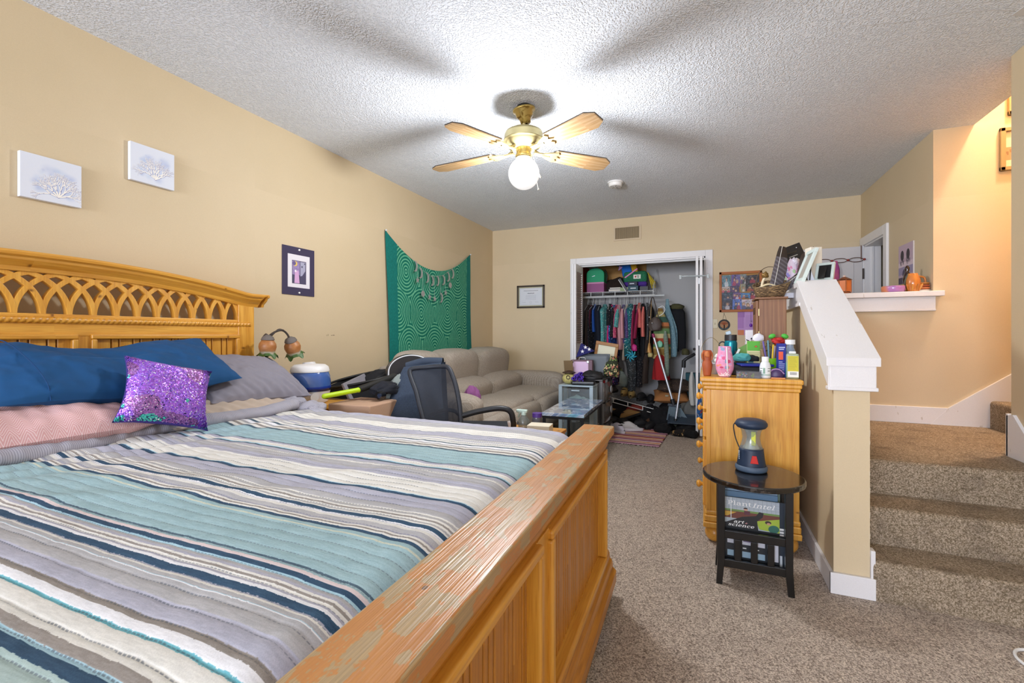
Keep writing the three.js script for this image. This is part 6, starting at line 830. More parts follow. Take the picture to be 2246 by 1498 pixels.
{ const o = thing('coin_purse', 'purple shell shaped coin purse between the bottles', 'purse', [.337, CT, -2.66]); mesh('shell', lump(.036, .034, .024, .12, 411, 2, 24), M(0x4e3763, .45), o).position.y = .016; mesh('frame_trim', tube([[-.034, .02, .01], [-.018, .042, .012], [.01, .044, .012], [.034, .022, .01]], .004, 20, 6), M(0xb389b8, .4), o); }
solo('pen_flat', 'orange crayon lying at the chest edge', 'crayon', rod([-.03, .004, 0], [.03, .004, .004], .004, 8), M(0xd89058, .6), [.335, CT, -2.585]);
solo('blue_folder', 'glossy dark blue folder lying over the bead boxes', 'folder', T(box(.16, .012, .14, .005), 0, 0, 0, 0, .1), M(0x16228c, .3), [.25, CT + .058, -2.78]);
solo('black_pouch', 'flat black zip pouch under the blue folder', 'pouch', box(.26, .05, .16, .012), M(0x1d1d22, .7), [.20, CT + .026, -2.82]);
heap('teal_mask', 'folded teal face mask on the chest', 'mask', .19, CT + .09, -2.84, .045, .028, .03, 0x4fa09c, 421, .4);
heap('crumpled_strap', 'crumpled black strap beside the teal mask', 'strap', .245, CT + .085, -2.86, .035, .02, .02, 0x17181a, 422, .4);
{ const o = thing('gift_card', 'green and cream leaflet leaning against the cabinet', 'leaflet', [.265, CT + .055, -2.90], .1); o.rotation.x = -.12; const g = new THREE.BoxGeometry(.085, .13, .004); mesh('leaflet_sheet', T(g, 0, .065, 0), M(0xd9cf96, .7), o); const p = mesh('print', new THREE.PlaneGeometry(.083, .128), labelM((c, w, h) => { c.fillStyle = '#d8d09a'; c.fillRect(0, 0, w, h); c.fillStyle = '#5cb03a'; c.fillRect(0, 0, w, 108); c.fillStyle = '#c05030'; c.beginPath(); c.arc(70, 60, 13, 0, 7); c.stroke(); c.fillRect(60, 52, 18, 16); c.fillStyle = '#8a8458'; for (let i = 0; i < 5; i++) c.fillRect(12, 130 + i * 20, 90 - i * 9, 4); c.fillStyle = '#4a7a80'; c.fillRect(8, 215, 40, 30); }), o); p.position.set(0, .065, .0024); }
solo('leaflet_back', 'slanted green and brown booklet behind the leaflet', 'booklet', T(box(.075, .11, .006), 0, .05, 0, -.1, 0, .55), M(0x6f9a4c, .7), [.235, CT + .06, -2.94]);
solo('white_card', 'leaning white card beside the water bottle', 'card', T(box(.008, .12, .06, .001), 0, .055, 0, 0, 0, -.42), M(0xe3e6e2, .7), [.158, CT + .03, -2.87]);
solo('photo_box', 'small dark photo box behind the leaning white card', 'box', box(.07, .07, .05, .003), M(0x3a3330, .6), [.20, CT + .09, -2.97]);
solo('white_pouch', 'white rounded paper bag behind the leaflet', 'bag', lump(.03, .028, .02, .2, 424, 2, 24), M(0xe0dde6, .8), [.282, CT + .20, -2.93]);
solo('striped_box', 'tan and brown patterned carton before the cabinet', 'carton', bx(-.028, .028, 0, .15, -.02, .02, .002), new THREE.MeshStandardMaterial({ roughness: .8, map: ctex(64, 128, (c) => { c.fillStyle = '#8a7a58'; c.fillRect(0, 0, 64, 128); c.fillStyle = '#3c3224'; for (let i = 0; i < 40; i++) c.fillRect(R(0, 60), R(0, 124), R(4, 14), R(2, 5)); c.fillStyle = '#c9b888'; for (let i = 0; i < 20; i++) c.fillRect(R(0, 60), R(0, 124), R(4, 12), 2); }) }), [.318, CT + .035, -2.88], .2);
{ const o = thing('wicker_basket', 'thin wire handled basket of white flowers behind the clay vase', 'basket', [.035, CT, -2.80]); mesh('handle', tube([[-.05, .04, 0], [-.045, .16, 0], [0, .205, 0], [.045, .16, 0], [.05, .04, 0]], .0014, 30, 6), M(0x7c6a3a, .7), o); mesh('bowl', T(lathe([[0, 0], [.04, 0], [.055, .06], [.052, .06], [.036, .006]], 20), 0, 0, 0), M(0xcfd0d8, .7), o); for (const [x, y, z] of [[.03, .075, .03], [.0, .08, .02], [-.02, .09, .0], [.035, .1, .0]]) mesh('blossom', T(lump(.018, .016, .018, .3, 430 + x * 100, 2, 14), x, y, z), M(0xe6e6e2, .8), o); mesh('leaf', T(sph(.014, 8, 6).scale(1.6, .3, .8), .04, .06, .04), M(0x4a6a3a, .7), o); }
// jewelry cabinet with a driftwood bowl of feathers
{
  const o = thing('jewelry_cabinet', 'brown wooden jewelry cabinet standing on the chest', 'cabinet', [.355, CT, -3.08]);
  mesh('body', uvGrain(bx(-.065, .075, 0, .425, -.10, .09, .003), 'y'), cabWood, o); mesh('door', uvGrain(bx(-.079, -.066, .008, .418, -.09, .085, .003), 'y'), cabWood, o); mesh('top', uvGrain(bx(-.084, .082, .425, .437, -.11, .10, .003), 'x'), cabWood, o);
  for (const y of [.35, .22, .09]) mesh('hinge', bx(-.0665, -.062, y - .02, y + .02, .0885, .092), M(0xb9a878, .3, { metalness: .8 }), o); for (const z of [-.04, .0, .04]) mesh('carved_slot', bx(-.0805, -.0785, .34, .38, z - .008, z + .008), M(0x3a2010, .8), o); mesh('white_knob', T(cyl(.012, .012, .03, 12), -.05, .02, .105), M(0xe6e0d8, .5), o);
}
{
  const o = thing('driftwood_bowl', 'rough driftwood bowl with two long feathers on the cabinet', 'bowl', [.345, CT + .437, -3.07]);
  const barkM = new THREE.MeshStandardMaterial({ roughness: .85, map: tex(256, 128, (x, y) => { const n = fbm(x / 30, y / 7, 441, 4); return mix3(hex(0x3d2c1c), hex(0xa88a5e), sst(.25, .75, n)); }, true, 6, 6) });
  const g = grid(40, 16, (u, v) => { const a = u * 6.2832, q = [[0, 0], [.05, .0], [.062, .018], [.075, .05], [.066, .052], [.05, .02], [0, .015]], i = Math.min(5, Math.floor(v * 6)), f = v * 6 - i, r = mix(q[i][0], q[i + 1][0], f), y = mix(q[i][1], q[i + 1][1], f), k = 1 + .14 * (vn(u * 9, v * 3, 442) - .5) + .15 * Math.cos(a); return [Math.cos(a) * r * k * 1.15, y * 1.6 * (1 + .3 * Math.cos(a + 1.2)) , Math.sin(a) * r * .9 * k]; }); mesh('bowl', g, barkM, o);
  const shard = (pts, r, m, n) => mesh(n, tube(pts, r, 24, 8), m, o); shard([[-.03, .03, 0], [-.02, .10, .01], [-.006, .125, .01]], .006, M(0xd9c9a8, .7), 'bone_shard'); shard([[-.05, .05, .01], [0, .075, .02], [.03, .065, .02]], .006, M(0xcdbb94, .7), 'bone_shard');
  mesh('gilt_ornament', T(lump(.014, .02, .012, .45, 443, 3, 20), -.012, .125, .012), M(0x7d6030, .5, { metalness: .5 }), o);
  const fm = new THREE.MeshStandardMaterial({ roughness: .8, side: THREE.DoubleSide, map: tex(64, 256, (x, y) => { const t = y / 256, s = Math.abs(Math.sin(y / 256 * 40 + x * .08)); return t > .78 ? [52, 40, 30] : mix3([112, 106, 112], [70, 62, 62], s * .8); }) });
  const feather = (A, B, w) => { const a = new THREE.Vector3(...A), b = new THREE.Vector3(...B), d = b.clone().sub(a), n = new THREE.Vector3(.92, 0, -.39).cross(d).length() ? new THREE.Vector3().crossVectors(d, new THREE.Vector3(.39, 0, .92)).normalize() : new THREE.Vector3(1, 0, 0); const g = grid(6, 30, (u, v) => { const p = a.clone().lerp(b, v), ww = w * Math.pow(Math.sin(Math.PI * Math.min(.96, .12 + v * .82)), .5) * (v < .15 ? v / .15 : 1), e = (u - .5) * 2; p.addScaledVector(n, e * ww + .012 * Math.sin(v * 3)); p.z += .006 * (1 - e * e); return [p.x, p.y, p.z]; }); const f = mesh('feather', g, fm, o); mesh('quill', rod([A[0], A[1], A[2] + .007], [B[0], B[1], B[2] + .007], .0012, 6), M(0xd8d2c6, .5), f); };
  feather([.018, .02, .02], [.062, .285, .0], .034); feather([.02, .02, .015], [.145, .14, -.02], .022); o.scale.set(1.2, 1.05, 1.1);
  mesh('twig', tube([[-.055, .05, 0], [-.04, .14, .01], [.0, .175, 0], [.05, .16, 0], [.085, .11, 0]], .002, 30, 5), M(0x5a4632, .8), o);
}
solo('paper_stack', 'stack of white papers on the cabinet corner', 'papers', box(.10, .03, .12, .001), M(0xdcdbe0, .8), [.43, CT + .452, -3.16], .1);
// ---------- on the half wall cap ----------
function photoFrame(lab, x, y, z, w, h, lean, turn, fm, pm, grp) { const o = thing('framed_photo', lab, 'framed photo', [x, y, z], 0, grp); o.rotation.order = 'YXZ'; o.rotation.set(lean, turn, 0); const t = .016, b = w * .16; mesh('frame', merge([bx(-w / 2, w / 2, h - b, h, -t / 2, t / 2, .002), bx(-w / 2, w / 2, 0, b, -t / 2, t / 2, .002), bx(-w / 2, -w / 2 + b, b, h - b, -t / 2, t / 2, .002), bx(w / 2 - b, w / 2, b, h - b, -t / 2, t / 2, .002)]), fm, o); mesh('picture', bx(-w / 2 + b, w / 2 - b, b, h - b, -.003, .001), pm, o); mesh('stand', T(box(.03, h * .8, .004), 0, h * .36, -.03, .28), M(0x0d0d0d, .6), o); return o; }
photoFrame('pale green photo frame leaning back at the start of the level cap', .492, CAP, -3.0, .15, .195, -.36, -1.45, M(0xd3dfd8, .5), M(0xa8a094, .5));
photoFrame('small pale frame seen from its black back on the cap', .605, CAP + .004, -2.975, .09, .105, .3, 2.6, M(0xcfdcd4, .5), M(0x0c0c0c, .7));
{ const o = thing('black_box', 'black hardback box leaning on the cap', 'box', [.575, CAP + .012, -3.28]); o.rotation.set(-.1, .2, .38); mesh('box_body', T(box(.12, .26, .05, .003), 0, .13, 0), M(0x1a1614, .45), o); for (const x of [-.04, .03]) mesh('stud', T(sph(.004, 8, 6), x, .235, .026), chrome, o); mesh('title_line', bx(-.03, .02, .19, .195, .0252, .0258), M(0x9a948a, .5), o); }
solo('brown_book', 'dark brown book standing between the frame and the candle', 'book', T(box(.03, .19, .12, .003), 0, .095, 0, 0, 0, -.18), M(0x3a2a1e, .6), [.535, CAP, -3.16]);
solo('white_tag_card', 'small white card among the frames on the cap', 'card', T(box(.03, .06, .003), 0, .03, 0, 0, 0, .3), M(0xe6e8ee, .7), [.545, CAP + .002, -3.0]);
{ const o = thing('pillar_candle', 'tall square cream candle behind the frames on the cap', 'candle', [.575, CAP, -3.075], .3); mesh('wax', T(box(.062, .205, .062, .004), 0, .1025, 0), M(0xe8dfcd, .55), o); mesh('wick', rod([0, .205, 0], [0, .213, 0], .0015, 5), M(0x222222, .9), o); }
heap('flower_bundle', 'faded pink, green and violet paper flowers at the far end of the cap', 'flowers', .497, CAP + .075, -3.27, .045, .125, .06, F1(451, '#c8b8c4', ['#8f86c4', '#c9789a', '#9cc08a', '#e6e0e8', '#7a9ac0'], 90, 6, 16), 451, .35);
heap('pink_fabric', 'pink lavender fabric beside the paper flowers', 'fabric', .51, CAP + .065, -3.42, .05, .10, .06, 0xcfa9b4, 452, .4);
solo('dark_clip', 'dark spectacle case on top of the paper flowers', 'case', T(box(.10, .016, .03, .006), 0, 0, 0, 0, .4, .3), M(0x2a2622, .5), [.497, CAP + .215, -3.27]);
// ---------- on the ledge ----------
{ const o = thing('candle_lantern', 'copper candle lantern with orange glass panes on the ledge', 'lantern', [.935, CAP, -3.985]); const cu = M(0x9a5a34, .35, { metalness: .6 }); mesh('base', T(cyl(.042, .044, .014, 6), 0, .007, 0), cu, o); mesh('roof', T(cyl(.012, .052, .022, 6), 0, .115, 0), cu, o); mesh('finial', T(sph(.008, 10, 8), 0, .132, 0), M(0xe0c8b8, .4), o); for (let i = 0; i < 6; i++) { const a = i * Math.PI / 3 + .5; mesh('post', rod([Math.cos(a) * .042, .014, Math.sin(a) * .042], [Math.cos(a) * .042, .105, Math.sin(a) * .042], .004, 6), cu, o); const p = mesh('pane', T(box(.036, .08, .002), 0, .06, .036), M(0xd8793c, .3), o); p.rotation.y = Math.PI / 2 - a - Math.PI / 6; } }
{ const o = solo('glazed_bowl', 'shallow lilac and orange glazed bowl on the ledge', 'bowl', lathe([[0, .0], [.05, 0], [.064, .01], [.067, .03], [.065, .046], [.061, .046], [.06, .02], [.04, .008], [0, .008]], 40), new THREE.MeshPhysicalMaterial({ clearcoat: .7, roughness: .3, map: tex(256, 64, (x, y) => { const t = .5 + .5 * Math.cos(x / 256 * 6.283 + 2.4); return mix3([176, 120, 184], [226, 138, 92], sst(.3, .7, t + (vn(x / 20, y / 10, 461) - .5) * .3)); }) }), [1.215, CAP, -3.97]); }
{ const o = thing('pineapple_jug', 'orange and green glazed pineapple shaped jug on the ledge', 'jug', [1.325, CAP, -3.975]); mesh('body', T(lathe([[0, 0], [.03, 0], [.036, .01], [.045, .05], [.043, .085], [.032, .115], [.028, .13], [.024, .13], [.03, .1]], 32), 0, 0, 0), new THREE.MeshPhysicalMaterial({ clearcoat: .8, roughness: .25, map: tex(256, 128, (x, y) => { const n = fbm(x / 30, y / 30, 471, 4); return x / 256 > .45 && x / 256 < .8 ? mix3([40, 58, 24], [86, 96, 40], n) : mix3([176, 96, 34], [222, 150, 70], n); }) }), o); for (let i = 0; i < 10; i++) { const a = i * .628; mesh('leaf', T(sph(.02, 10, 8).scale(.5, 1.5, .35), Math.cos(a) * .04, .03, Math.sin(a) * .04, 0, -a, -.5), M(i % 2 ? 0xc98a3c : 0xb06c28, .3), o); } mesh('handle', tube([[.03, .11, 0], [.062, .1, 0], [.066, .06, 0], [.042, .035, 0]], .007, 24, 8), M(0xc07a34, .3), o); }
{ const o = thing('glass_figurine', 'dark amber glass figurine behind the pineapple jug', 'figurine', [1.318, CAP, -4.045]); mesh('figure', T(lathe([[0, 0], [.022, 0], [.026, .02], [.02, .06], [.026, .1], [.018, .135], [.01, .15], [.014, .165], [.014, .18], [.006, .195], [0, .197]], 24), 0, 0, 0), M(0x2a0f0a, .1, { clearcoat: .8 }), o); }
for (let i = 0; i < 4; i++) solo('saucer', ['lowest white saucer of the stack at the ledge end', 'orange saucer second in the stack at the ledge end', 'rust saucer third in the stack at the ledge end', 'amber dish on top of the saucer stack at the ledge end'][i], 'saucer', lathe([[0, 0], [.025, 0], [.038 - i * .002, .012], [.037 - i * .002, .015], [.024, .004], [0, .004]], 28), M([0xd9d2cc, 0xc9794c, 0xa85a3a, 0xb5783a][i], .35), [1.385, CAP + i * .0165, -3.975], 0, 'saucer stack on the ledge');
// ---------- back wall right part ----------
const photoAtlas = ctex(1024, 1024, (c, w, h) => { for (let j = 0; j < 4; j++) for (let i = 0; i < 4; i++) { const k = j * 4 + i, x = i * 256, y = j * 256, bg = ['#4f7a84', '#5a4a8a', '#7a8a86', '#241c20', '#3a2a4a', '#6a4a80', '#8a8468', '#1e1a1c', '#b8aaa4', '#3a5a9a', '#3f7ab0', '#4a3034', '#1c2a3c', '#4a6ab8', '#c8b8c0', '#24202a'][k]; c.fillStyle = bg; c.fillRect(x, y, 256, 256); for (let q = 0; q < 60; q++) { c.fillStyle = pick(['rgba(255,255,255,.14)', 'rgba(0,0,0,.18)', 'rgba(120,180,180,.2)', 'rgba(190,120,150,.2)']); c.beginPath(); c.ellipse(x + R(10, 246), y + R(10, 246), R(5, 30), R(5, 24), R(0, 3), 0, 7); c.fill(); } const n = 1 + (k % 3); c.save(); c.globalAlpha = .72; c.beginPath(); c.rect(x, y, 256, 256); c.clip(); for (let q = 0; q < n; q++) { const px = x + 128 + (q - (n - 1) / 2) * R(60, 95), py = y + R(90, 150); c.fillStyle = pick(['#b03040', '#28305c', '#d8d0d0', '#5a2a60', '#c0582c', '#2a2a2e']); c.beginPath(); c.ellipse(px, py + 110, 52, 80, 0, 0, 7); c.fill(); c.fillStyle = pick(['#4a3020', '#8a6a40', '#241a16', '#b09468']); c.beginPath(); c.ellipse(px + R(-6, 6), py - 6, R(30, 42), R(34, 50), R(-.4, .4), 0, 7); c.fill(); c.fillStyle = pick(['#d8a890', '#c89478', '#e0b8a4']); c.beginPath(); c.ellipse(px, py + 6, R(20, 27), R(26, 34), R(-.3, .3), 0, 7); c.fill(); } c.globalAlpha = 1; for (let q = 0; q < 40; q++) { c.fillStyle = pick(['rgba(255,255,255,.16)', 'rgba(0,0,0,.22)', 'rgba(90,60,60,.25)']); c.fillRect(x + R(0, 240), y + R(0, 240), R(4, 30), R(3, 14)); } c.restore(); } });
const photoM = new THREE.MeshStandardMaterial({ map: photoAtlas, roughness: .45 });
{
  const o = thing('photo_board', 'oak framed cork board covered with snapshots on the back wall', 'photo board', [.355, 1.547, ZB]), W = .41, H = .435, fm = new THREE.MeshStandardMaterial({ map: pineTex, roughness: .5, color: 0xc49a70 });
  mesh('cork', bx(-W / 2 + .01, W / 2 - .01, -H / 2 + .01, H / 2 - .01, .001, .008), M(0xa9814f, .95), o);
  mesh('frame', merge([uvGrain(bx(-W / 2, W / 2, H / 2 - .026, H / 2, 0, .018, .003), 'x'), uvGrain(bx(-W / 2, W / 2, -H / 2, -H / 2 + .026, 0, .018, .003), 'x'), uvGrain(bx(-W / 2, -W / 2 + .024, -H / 2, H / 2, 0, .018, .003), 'y'), uvGrain(bx(W / 2 - .024, W / 2, -H / 2, H / 2, 0, .018, .003), 'y')]), fm, o);
  const P = [[-.135, .12, .09, .125, 0], [-.045, .12, .085, .13, 1], [.03, .13, .06, .11, 2], [.115, .13, .13, .085, 3], [-.14, .02, .085, .07, 8], [-.055, .02, .09, .09, 4], [.03, .04, .055, .085, 6], [.115, .045, .13, .085, 7], [-.12, -.055, .12, .1, 12], [-.03, -.05, .08, .08, 5], [.05, -.045, .09, .06, 10], [.135, -.04, .08, .09, 11], [-.125, -.14, .105, .1, 15], [-.03, -.135, .09, .11, 13], [.075, -.14, .12, .11, 14], [.155, -.14, .05, .1, 9]];
  P.forEach(([x, y, w, h, k], n) => { const g = new THREE.PlaneGeometry(w, h), uv = g.attributes.uv; for (let i = 0; i < 4; i++) uv.setXY(i, ((k % 4) + uv.getX(i) * .98 + .01) / 4, 1 - (Math.floor(k / 4) + 1 - uv.getY(i) * .98 - .01) / 4); const m = mesh('snapshot', g, photoM, o); m.position.set(x, y, .0095 + n * .0003); m.rotation.z = R(-.05, .05); });
}
{ const o = thing('light_switch', 'cream light switch plate beside the closet casing', 'switch', [.106, 1.205, ZB]); mesh('plate', bx(-.027, .027, -.05, .05, 0, .006, .003), M(0xd9cfae, .5), o); mesh('toggle', bx(-.005, .005, -.01, .012, .006, .016, .002), M(0xcfc29c, .5), o); }
{ const o = thing('tree_disc', 'round black tree of life wall ornament with copper branches', 'ornament', [.197, 1.192, ZB + .006]); mesh('backing', T(cyl(.055, .055, .004, 40), 0, 0, 0, Math.PI / 2), M(0x1d2022, .6), o); mesh('rim', new THREE.TorusGeometry(.055, .004, 8, 48), M(0x202224, .5), o); mesh('sunset_inlay', T(cyl(.04, .04, .003, 32), 0, .002, .002, Math.PI / 2), M(0xa5754a, .6), o); const bm = M(0x9a4a22, .4, { metalness: .3 }); mesh('trunk', tube([[0, -.042, .005], [.002, -.02, .006], [0, .0, .006]], .006, 12, 6), M(0x1a1412, .6), o); for (let i = 0; i < 9; i++) { const a = .3 + i / 8 * 2.55; mesh('branch', tube([[0, -.005, .006], [Math.cos(a) * .02, .005 + Math.sin(a) * .018, .006], [Math.cos(a) * .045, Math.sin(a) * .042, .006]], .002, 10, 5), bm, o); } for (const s of [-1, 1]) mesh('root', tube([[0, -.04, .005], [s * .02, -.045, .005], [s * .04, -.035, .005]], .003, 10, 5), M(0x6a8288, .5), o); mesh('cord', merge([rod([-.012, .054, 0], [.0, .13, 0], .001, 4), rod([.026, .05, 0], [.0, .13, 0], .001, 4)]), M(0x3a3028, .8), o); }
{ const o = thing('wall_card', 'purple printed poster with an orange corner on the back wall', 'poster', [.415, 1.205, ZB + .001]); mesh('sheet', bx(-.085, .085, -.125, .125, 0, .002), M(0xb98ac4, .8), o); const p = mesh('print', new THREE.PlaneGeometry(.168, .248), labelM((c, w, h) => { c.fillStyle = '#bb90c8'; c.fillRect(0, 0, w, h); c.fillStyle = '#9a6aac'; c.fillRect(0, 0, 50, 60); c.fillStyle = '#a878b8'; c.fillRect(0, 60, 44, 120); c.fillStyle = '#d07a4a'; c.fillRect(0, 200, 46, 56); c.fillStyle = '#9a74ac'; for (let i = 0; i < 10; i++) c.fillRect(58, 40 + i * 13, 50, 3); }), o); p.position.z = .0026; }
{ const o = thing('bead_pendant', 'purple bead pendant hanging on a thread by the cabinet', 'pendant', [.455, 1.20, ZB + .02]); mesh('thread', rod([0, 0, 0], [0, .13, 0], .001, 4), M(0x5a4a5a, .8), o); mesh('bead', T(sph(.014, 14, 10).scale(1, 1.3, .6), 0, -.015, 0), M(0x6a1fa0, .25), o); mesh('charm', T(sph(.008, 10, 8), 0, .03, 0), M(0xa58ab0, .4), o); }
{ const o = thing('dotted_box', 'white dalmatian spotted gift box behind the leaflets', 'gift box', [.32, CT, -3.25]); mesh('box_body', T(box(.12, .25, .06, .004), -.02, .125, 0), new THREE.MeshStandardMaterial({ roughness: .7, map: ctex(128, 256, (c, w, h) => { c.fillStyle = '#e8e4e6'; c.fillRect(0, 0, w, h); c.fillStyle = '#1c1a1c'; for (let i = 0; i < 60; i++) { c.beginPath(); c.ellipse(R(0, w), R(0, h), R(3, 8), R(3, 6), R(0, 3), 0, 7); c.fill(); } }) }), o); }
// open door leaf with an over the door hook rail
{
  const d = struct('door_3', 'white panelled door standing open in front of the back wall', 'door'); const x0 = .81, x1 = 1.40, z = -5.345, dm = M(0xd4cfcc, .5);
  mesh('leaf', bx(x0, x1, .01, 1.935, z - .035, z, .002), dm, d);
  for (const [a, b] of [[.12, .88], [1.02, 1.80]]) for (const [p, q] of [[x0 + .07, (x0 + x1) / 2 - .03], [(x0 + x1) / 2 + .03, x1 - .07]]) { mesh('panel', bx(p, q, a, b, z, z + .006, .005), dm, d); }
  mesh('hinge', bx(x1 - .002, x1 + .01, 1.62, 1.72, z - .01, z + .012), M(0x4a4038, .5), d); mesh('knob', T(sph(.026, 16, 12), x0 + .05, .95, z + .04), brass, d);
}
{ const o = thing('hook_rail', 'bronze twisted hook rail hung over the open door', 'hook rail', [0, 1.805, -5.325]), hm = M(0x6a4a3a, .4, { metalness: .5 }); for (let i = 0; i < 3; i++) { const x = 1.02 + i * .13; for (const s of [-1, 1]) mesh('twisted_wire', tube([[x, 0, 0], [x + .03, s * .016, 0], [x + .065, s * .02, 0], [x + .1, s * .016, 0], [x + .13, 0, 0]], .0035, 20, 6), hm, o); mesh('red_bead', T(sph(.011, 10, 8), x, 0, .004), M(0x9a3a30, .4), o); } mesh('red_bead', T(sph(.011, 10, 8), 1.41, 0, .004), M(0x9a3a30, .4), o); mesh('bracket', rod([1.385, 0, 0], [1.385, .135, -.002], .004, 6), hm, o); }
hung('purple_scarf', 'pink and purple scarf hanging from the hook rail', 1.165, 1.80, 1.52, .028, .012, new THREE.MeshStandardMaterial({ roughness: .8, side: THREE.DoubleSide, map: tex(64, 64, (x, y) => mix3([160, 60, 150], [226, 120, 120], fbm(x / 12, y / 12, 481, 3)), true, 4, 4) }), -5.30, { flare: 1.4 });
// poster of hanging dark figures on the right wall
{ const o = thing('art_print', 'small mauve print with two dark figures on the right wall', 'print', [XR - .001, 1.625, -4.36]); mesh('board', bx(-.008, 0, -.15, .15, -.135, .135), M(0xd9cfc8, .7), o); const p = mesh('picture', new THREE.PlaneGeometry(.268, .298), labelM((c, w, h) => { c.fillStyle = '#c2a9b8'; c.fillRect(0, 0, w, h); c.fillStyle = '#9a8fae'; c.fillRect(0, h * .55, w, h * .22); c.fillStyle = '#d9c4cc'; c.fillRect(0, h * .45, w, h * .12); for (const x of [34, 86]) { c.fillStyle = '#2c2630'; c.beginPath(); c.ellipse(x, 70, 15, 34, 0, 0, 7); c.fill(); for (let i = 0; i < 12; i++) c.fillRect(x - 18 + i * 3, 84 + R(0, 30), 2, 26); } c.fillStyle = '#4a4058'; c.fillRect(0, 214, w, 42); c.beginPath(); c.ellipse(60, 190, 24, 30, 0, 0, 7); c.fill(); }), o); p.position.set(-.0086, 0, 0); p.rotation.y = -Math.PI / 2; }
// framed pictures in the stairwell
for (const [x, y, w, h, lab] of [[1.90, 2.272, .30, .278, 'gold framed sepia picture on the stair wall'], [1.94, 2.66, .30, .35, 'gold framed picture mounted higher on the stair wall']]) { const o = thing('framed_picture', lab, 'picture', [x, y, ZS]), fm = M(0xa58a5c, .4); mesh('frame', merge([bx(-w / 2, w / 2, h / 2 - .028, h / 2, 0, .02, .005), bx(-w / 2, w / 2, -h / 2, -h / 2 + .028, 0, .02, .005), bx(-w / 2, -w / 2 + .028, -h / 2, h / 2, 0, .02, .005), bx(w / 2 - .028, w / 2, -h / 2, h / 2, 0, .02, .005)]), fm, o); mesh('picture', bx(-w / 2 + .02, w / 2 - .02, -h / 2 + .02, h / 2 - .02, .001, .006), labelM((c, ww, hh) => { c.fillStyle = '#d9c4a8'; c.fillRect(0, 0, ww, hh); c.fillStyle = '#b08a62'; c.fillRect(0, hh * .45, ww, hh * .35); c.fillStyle = '#8a6a48'; for (let i = 0; i < 40; i++) c.fillRect(R(0, ww), hh * .42 + R(0, 40), 4, R(6, 30)); }), o); }
{ const o = thing('unseen_hall_lamp', 'unseen lamp of the upper stair hall, placed to light the stair wall and steps', 'lamp', [2.05, 3.54, -3.55]); mesh('cord', rod([0, .12, 0], [0, 1.36, 0], .006, 6), brass, o); mesh('globe', sph(.09, 24, 16), new THREE.MeshStandardMaterial({ color: 0xfff0dd, emissive: 0xffd8a8, emissiveIntensity: 1.2, roughness: .4 }), o); mesh('cap', T(cyl(.04, .05, .04, 16), 0, .1, 0), brass, o); }  // out of view above the stairs, lights the stair wall
// ---------- oval magazine table ----------
{
  const o = thing('magazine_table', 'small black oval table with a magazine rack before the chest', 'table', [.195, 0, -2.27]), bl = new THREE.MeshPhysicalMaterial({ color: 0x070606, roughness: .32, clearcoat: .4 });
  const topM = new THREE.MeshPhysicalMaterial({ roughness: .25, clearcoat: .5, map: tex(256, 256, (x, y) => { const n = fbm(x / 40, y / 10, 491, 4), s = sst(.62, .75, fbm(x / 22, y / 22, 492, 4)); return mix3([18, 15, 14], [120, 110, 100], s * .5 + (n > .6 ? .08 : 0)); }) });
  const el = []; for (let i = 0; i < 56; i++) { const t = i / 56 * 6.2832; el.push([Math.cos(t) * .196, Math.sin(t) * .198]); }
  mesh('tabletop', uvm(T(ext(el, .012, .006), 0, .462, 0, Math.PI / 2), 3, 3), topM, o);
  const lx = .128, lz = .085; for (const x of [-lx, lx]) for (const z of [-lz, lz]) { const g = ext([[x - .013, .445], [x + .013, .445], [x + .012, .1], [x + (x > 0 ? .018 : .002), 0], [x + (x > 0 ? -.002 : -.018), 0], [x - .012, .1]], .022, .002); mesh('leg', T(g, 0, 0, z - .011), bl, o); }
  for (const z of [-lz, lz]) { mesh('upper_rail', bx(-lx, lx, .20, .235, z - .006, z + .006, .003), bl, o); mesh('lower_rail', bx(-lx, lx, .075, .11, z - .006, z + .006, .003), bl, o); for (const x of [-.062, 0, .062]) mesh('slat', bx(x - .013, x + .013, .11, .20, z - .005, z + .005, .002), bl, o); }
  mesh('rack_floor', bx(-lx, lx, .075, .085, -lz, lz), bl, o);
}
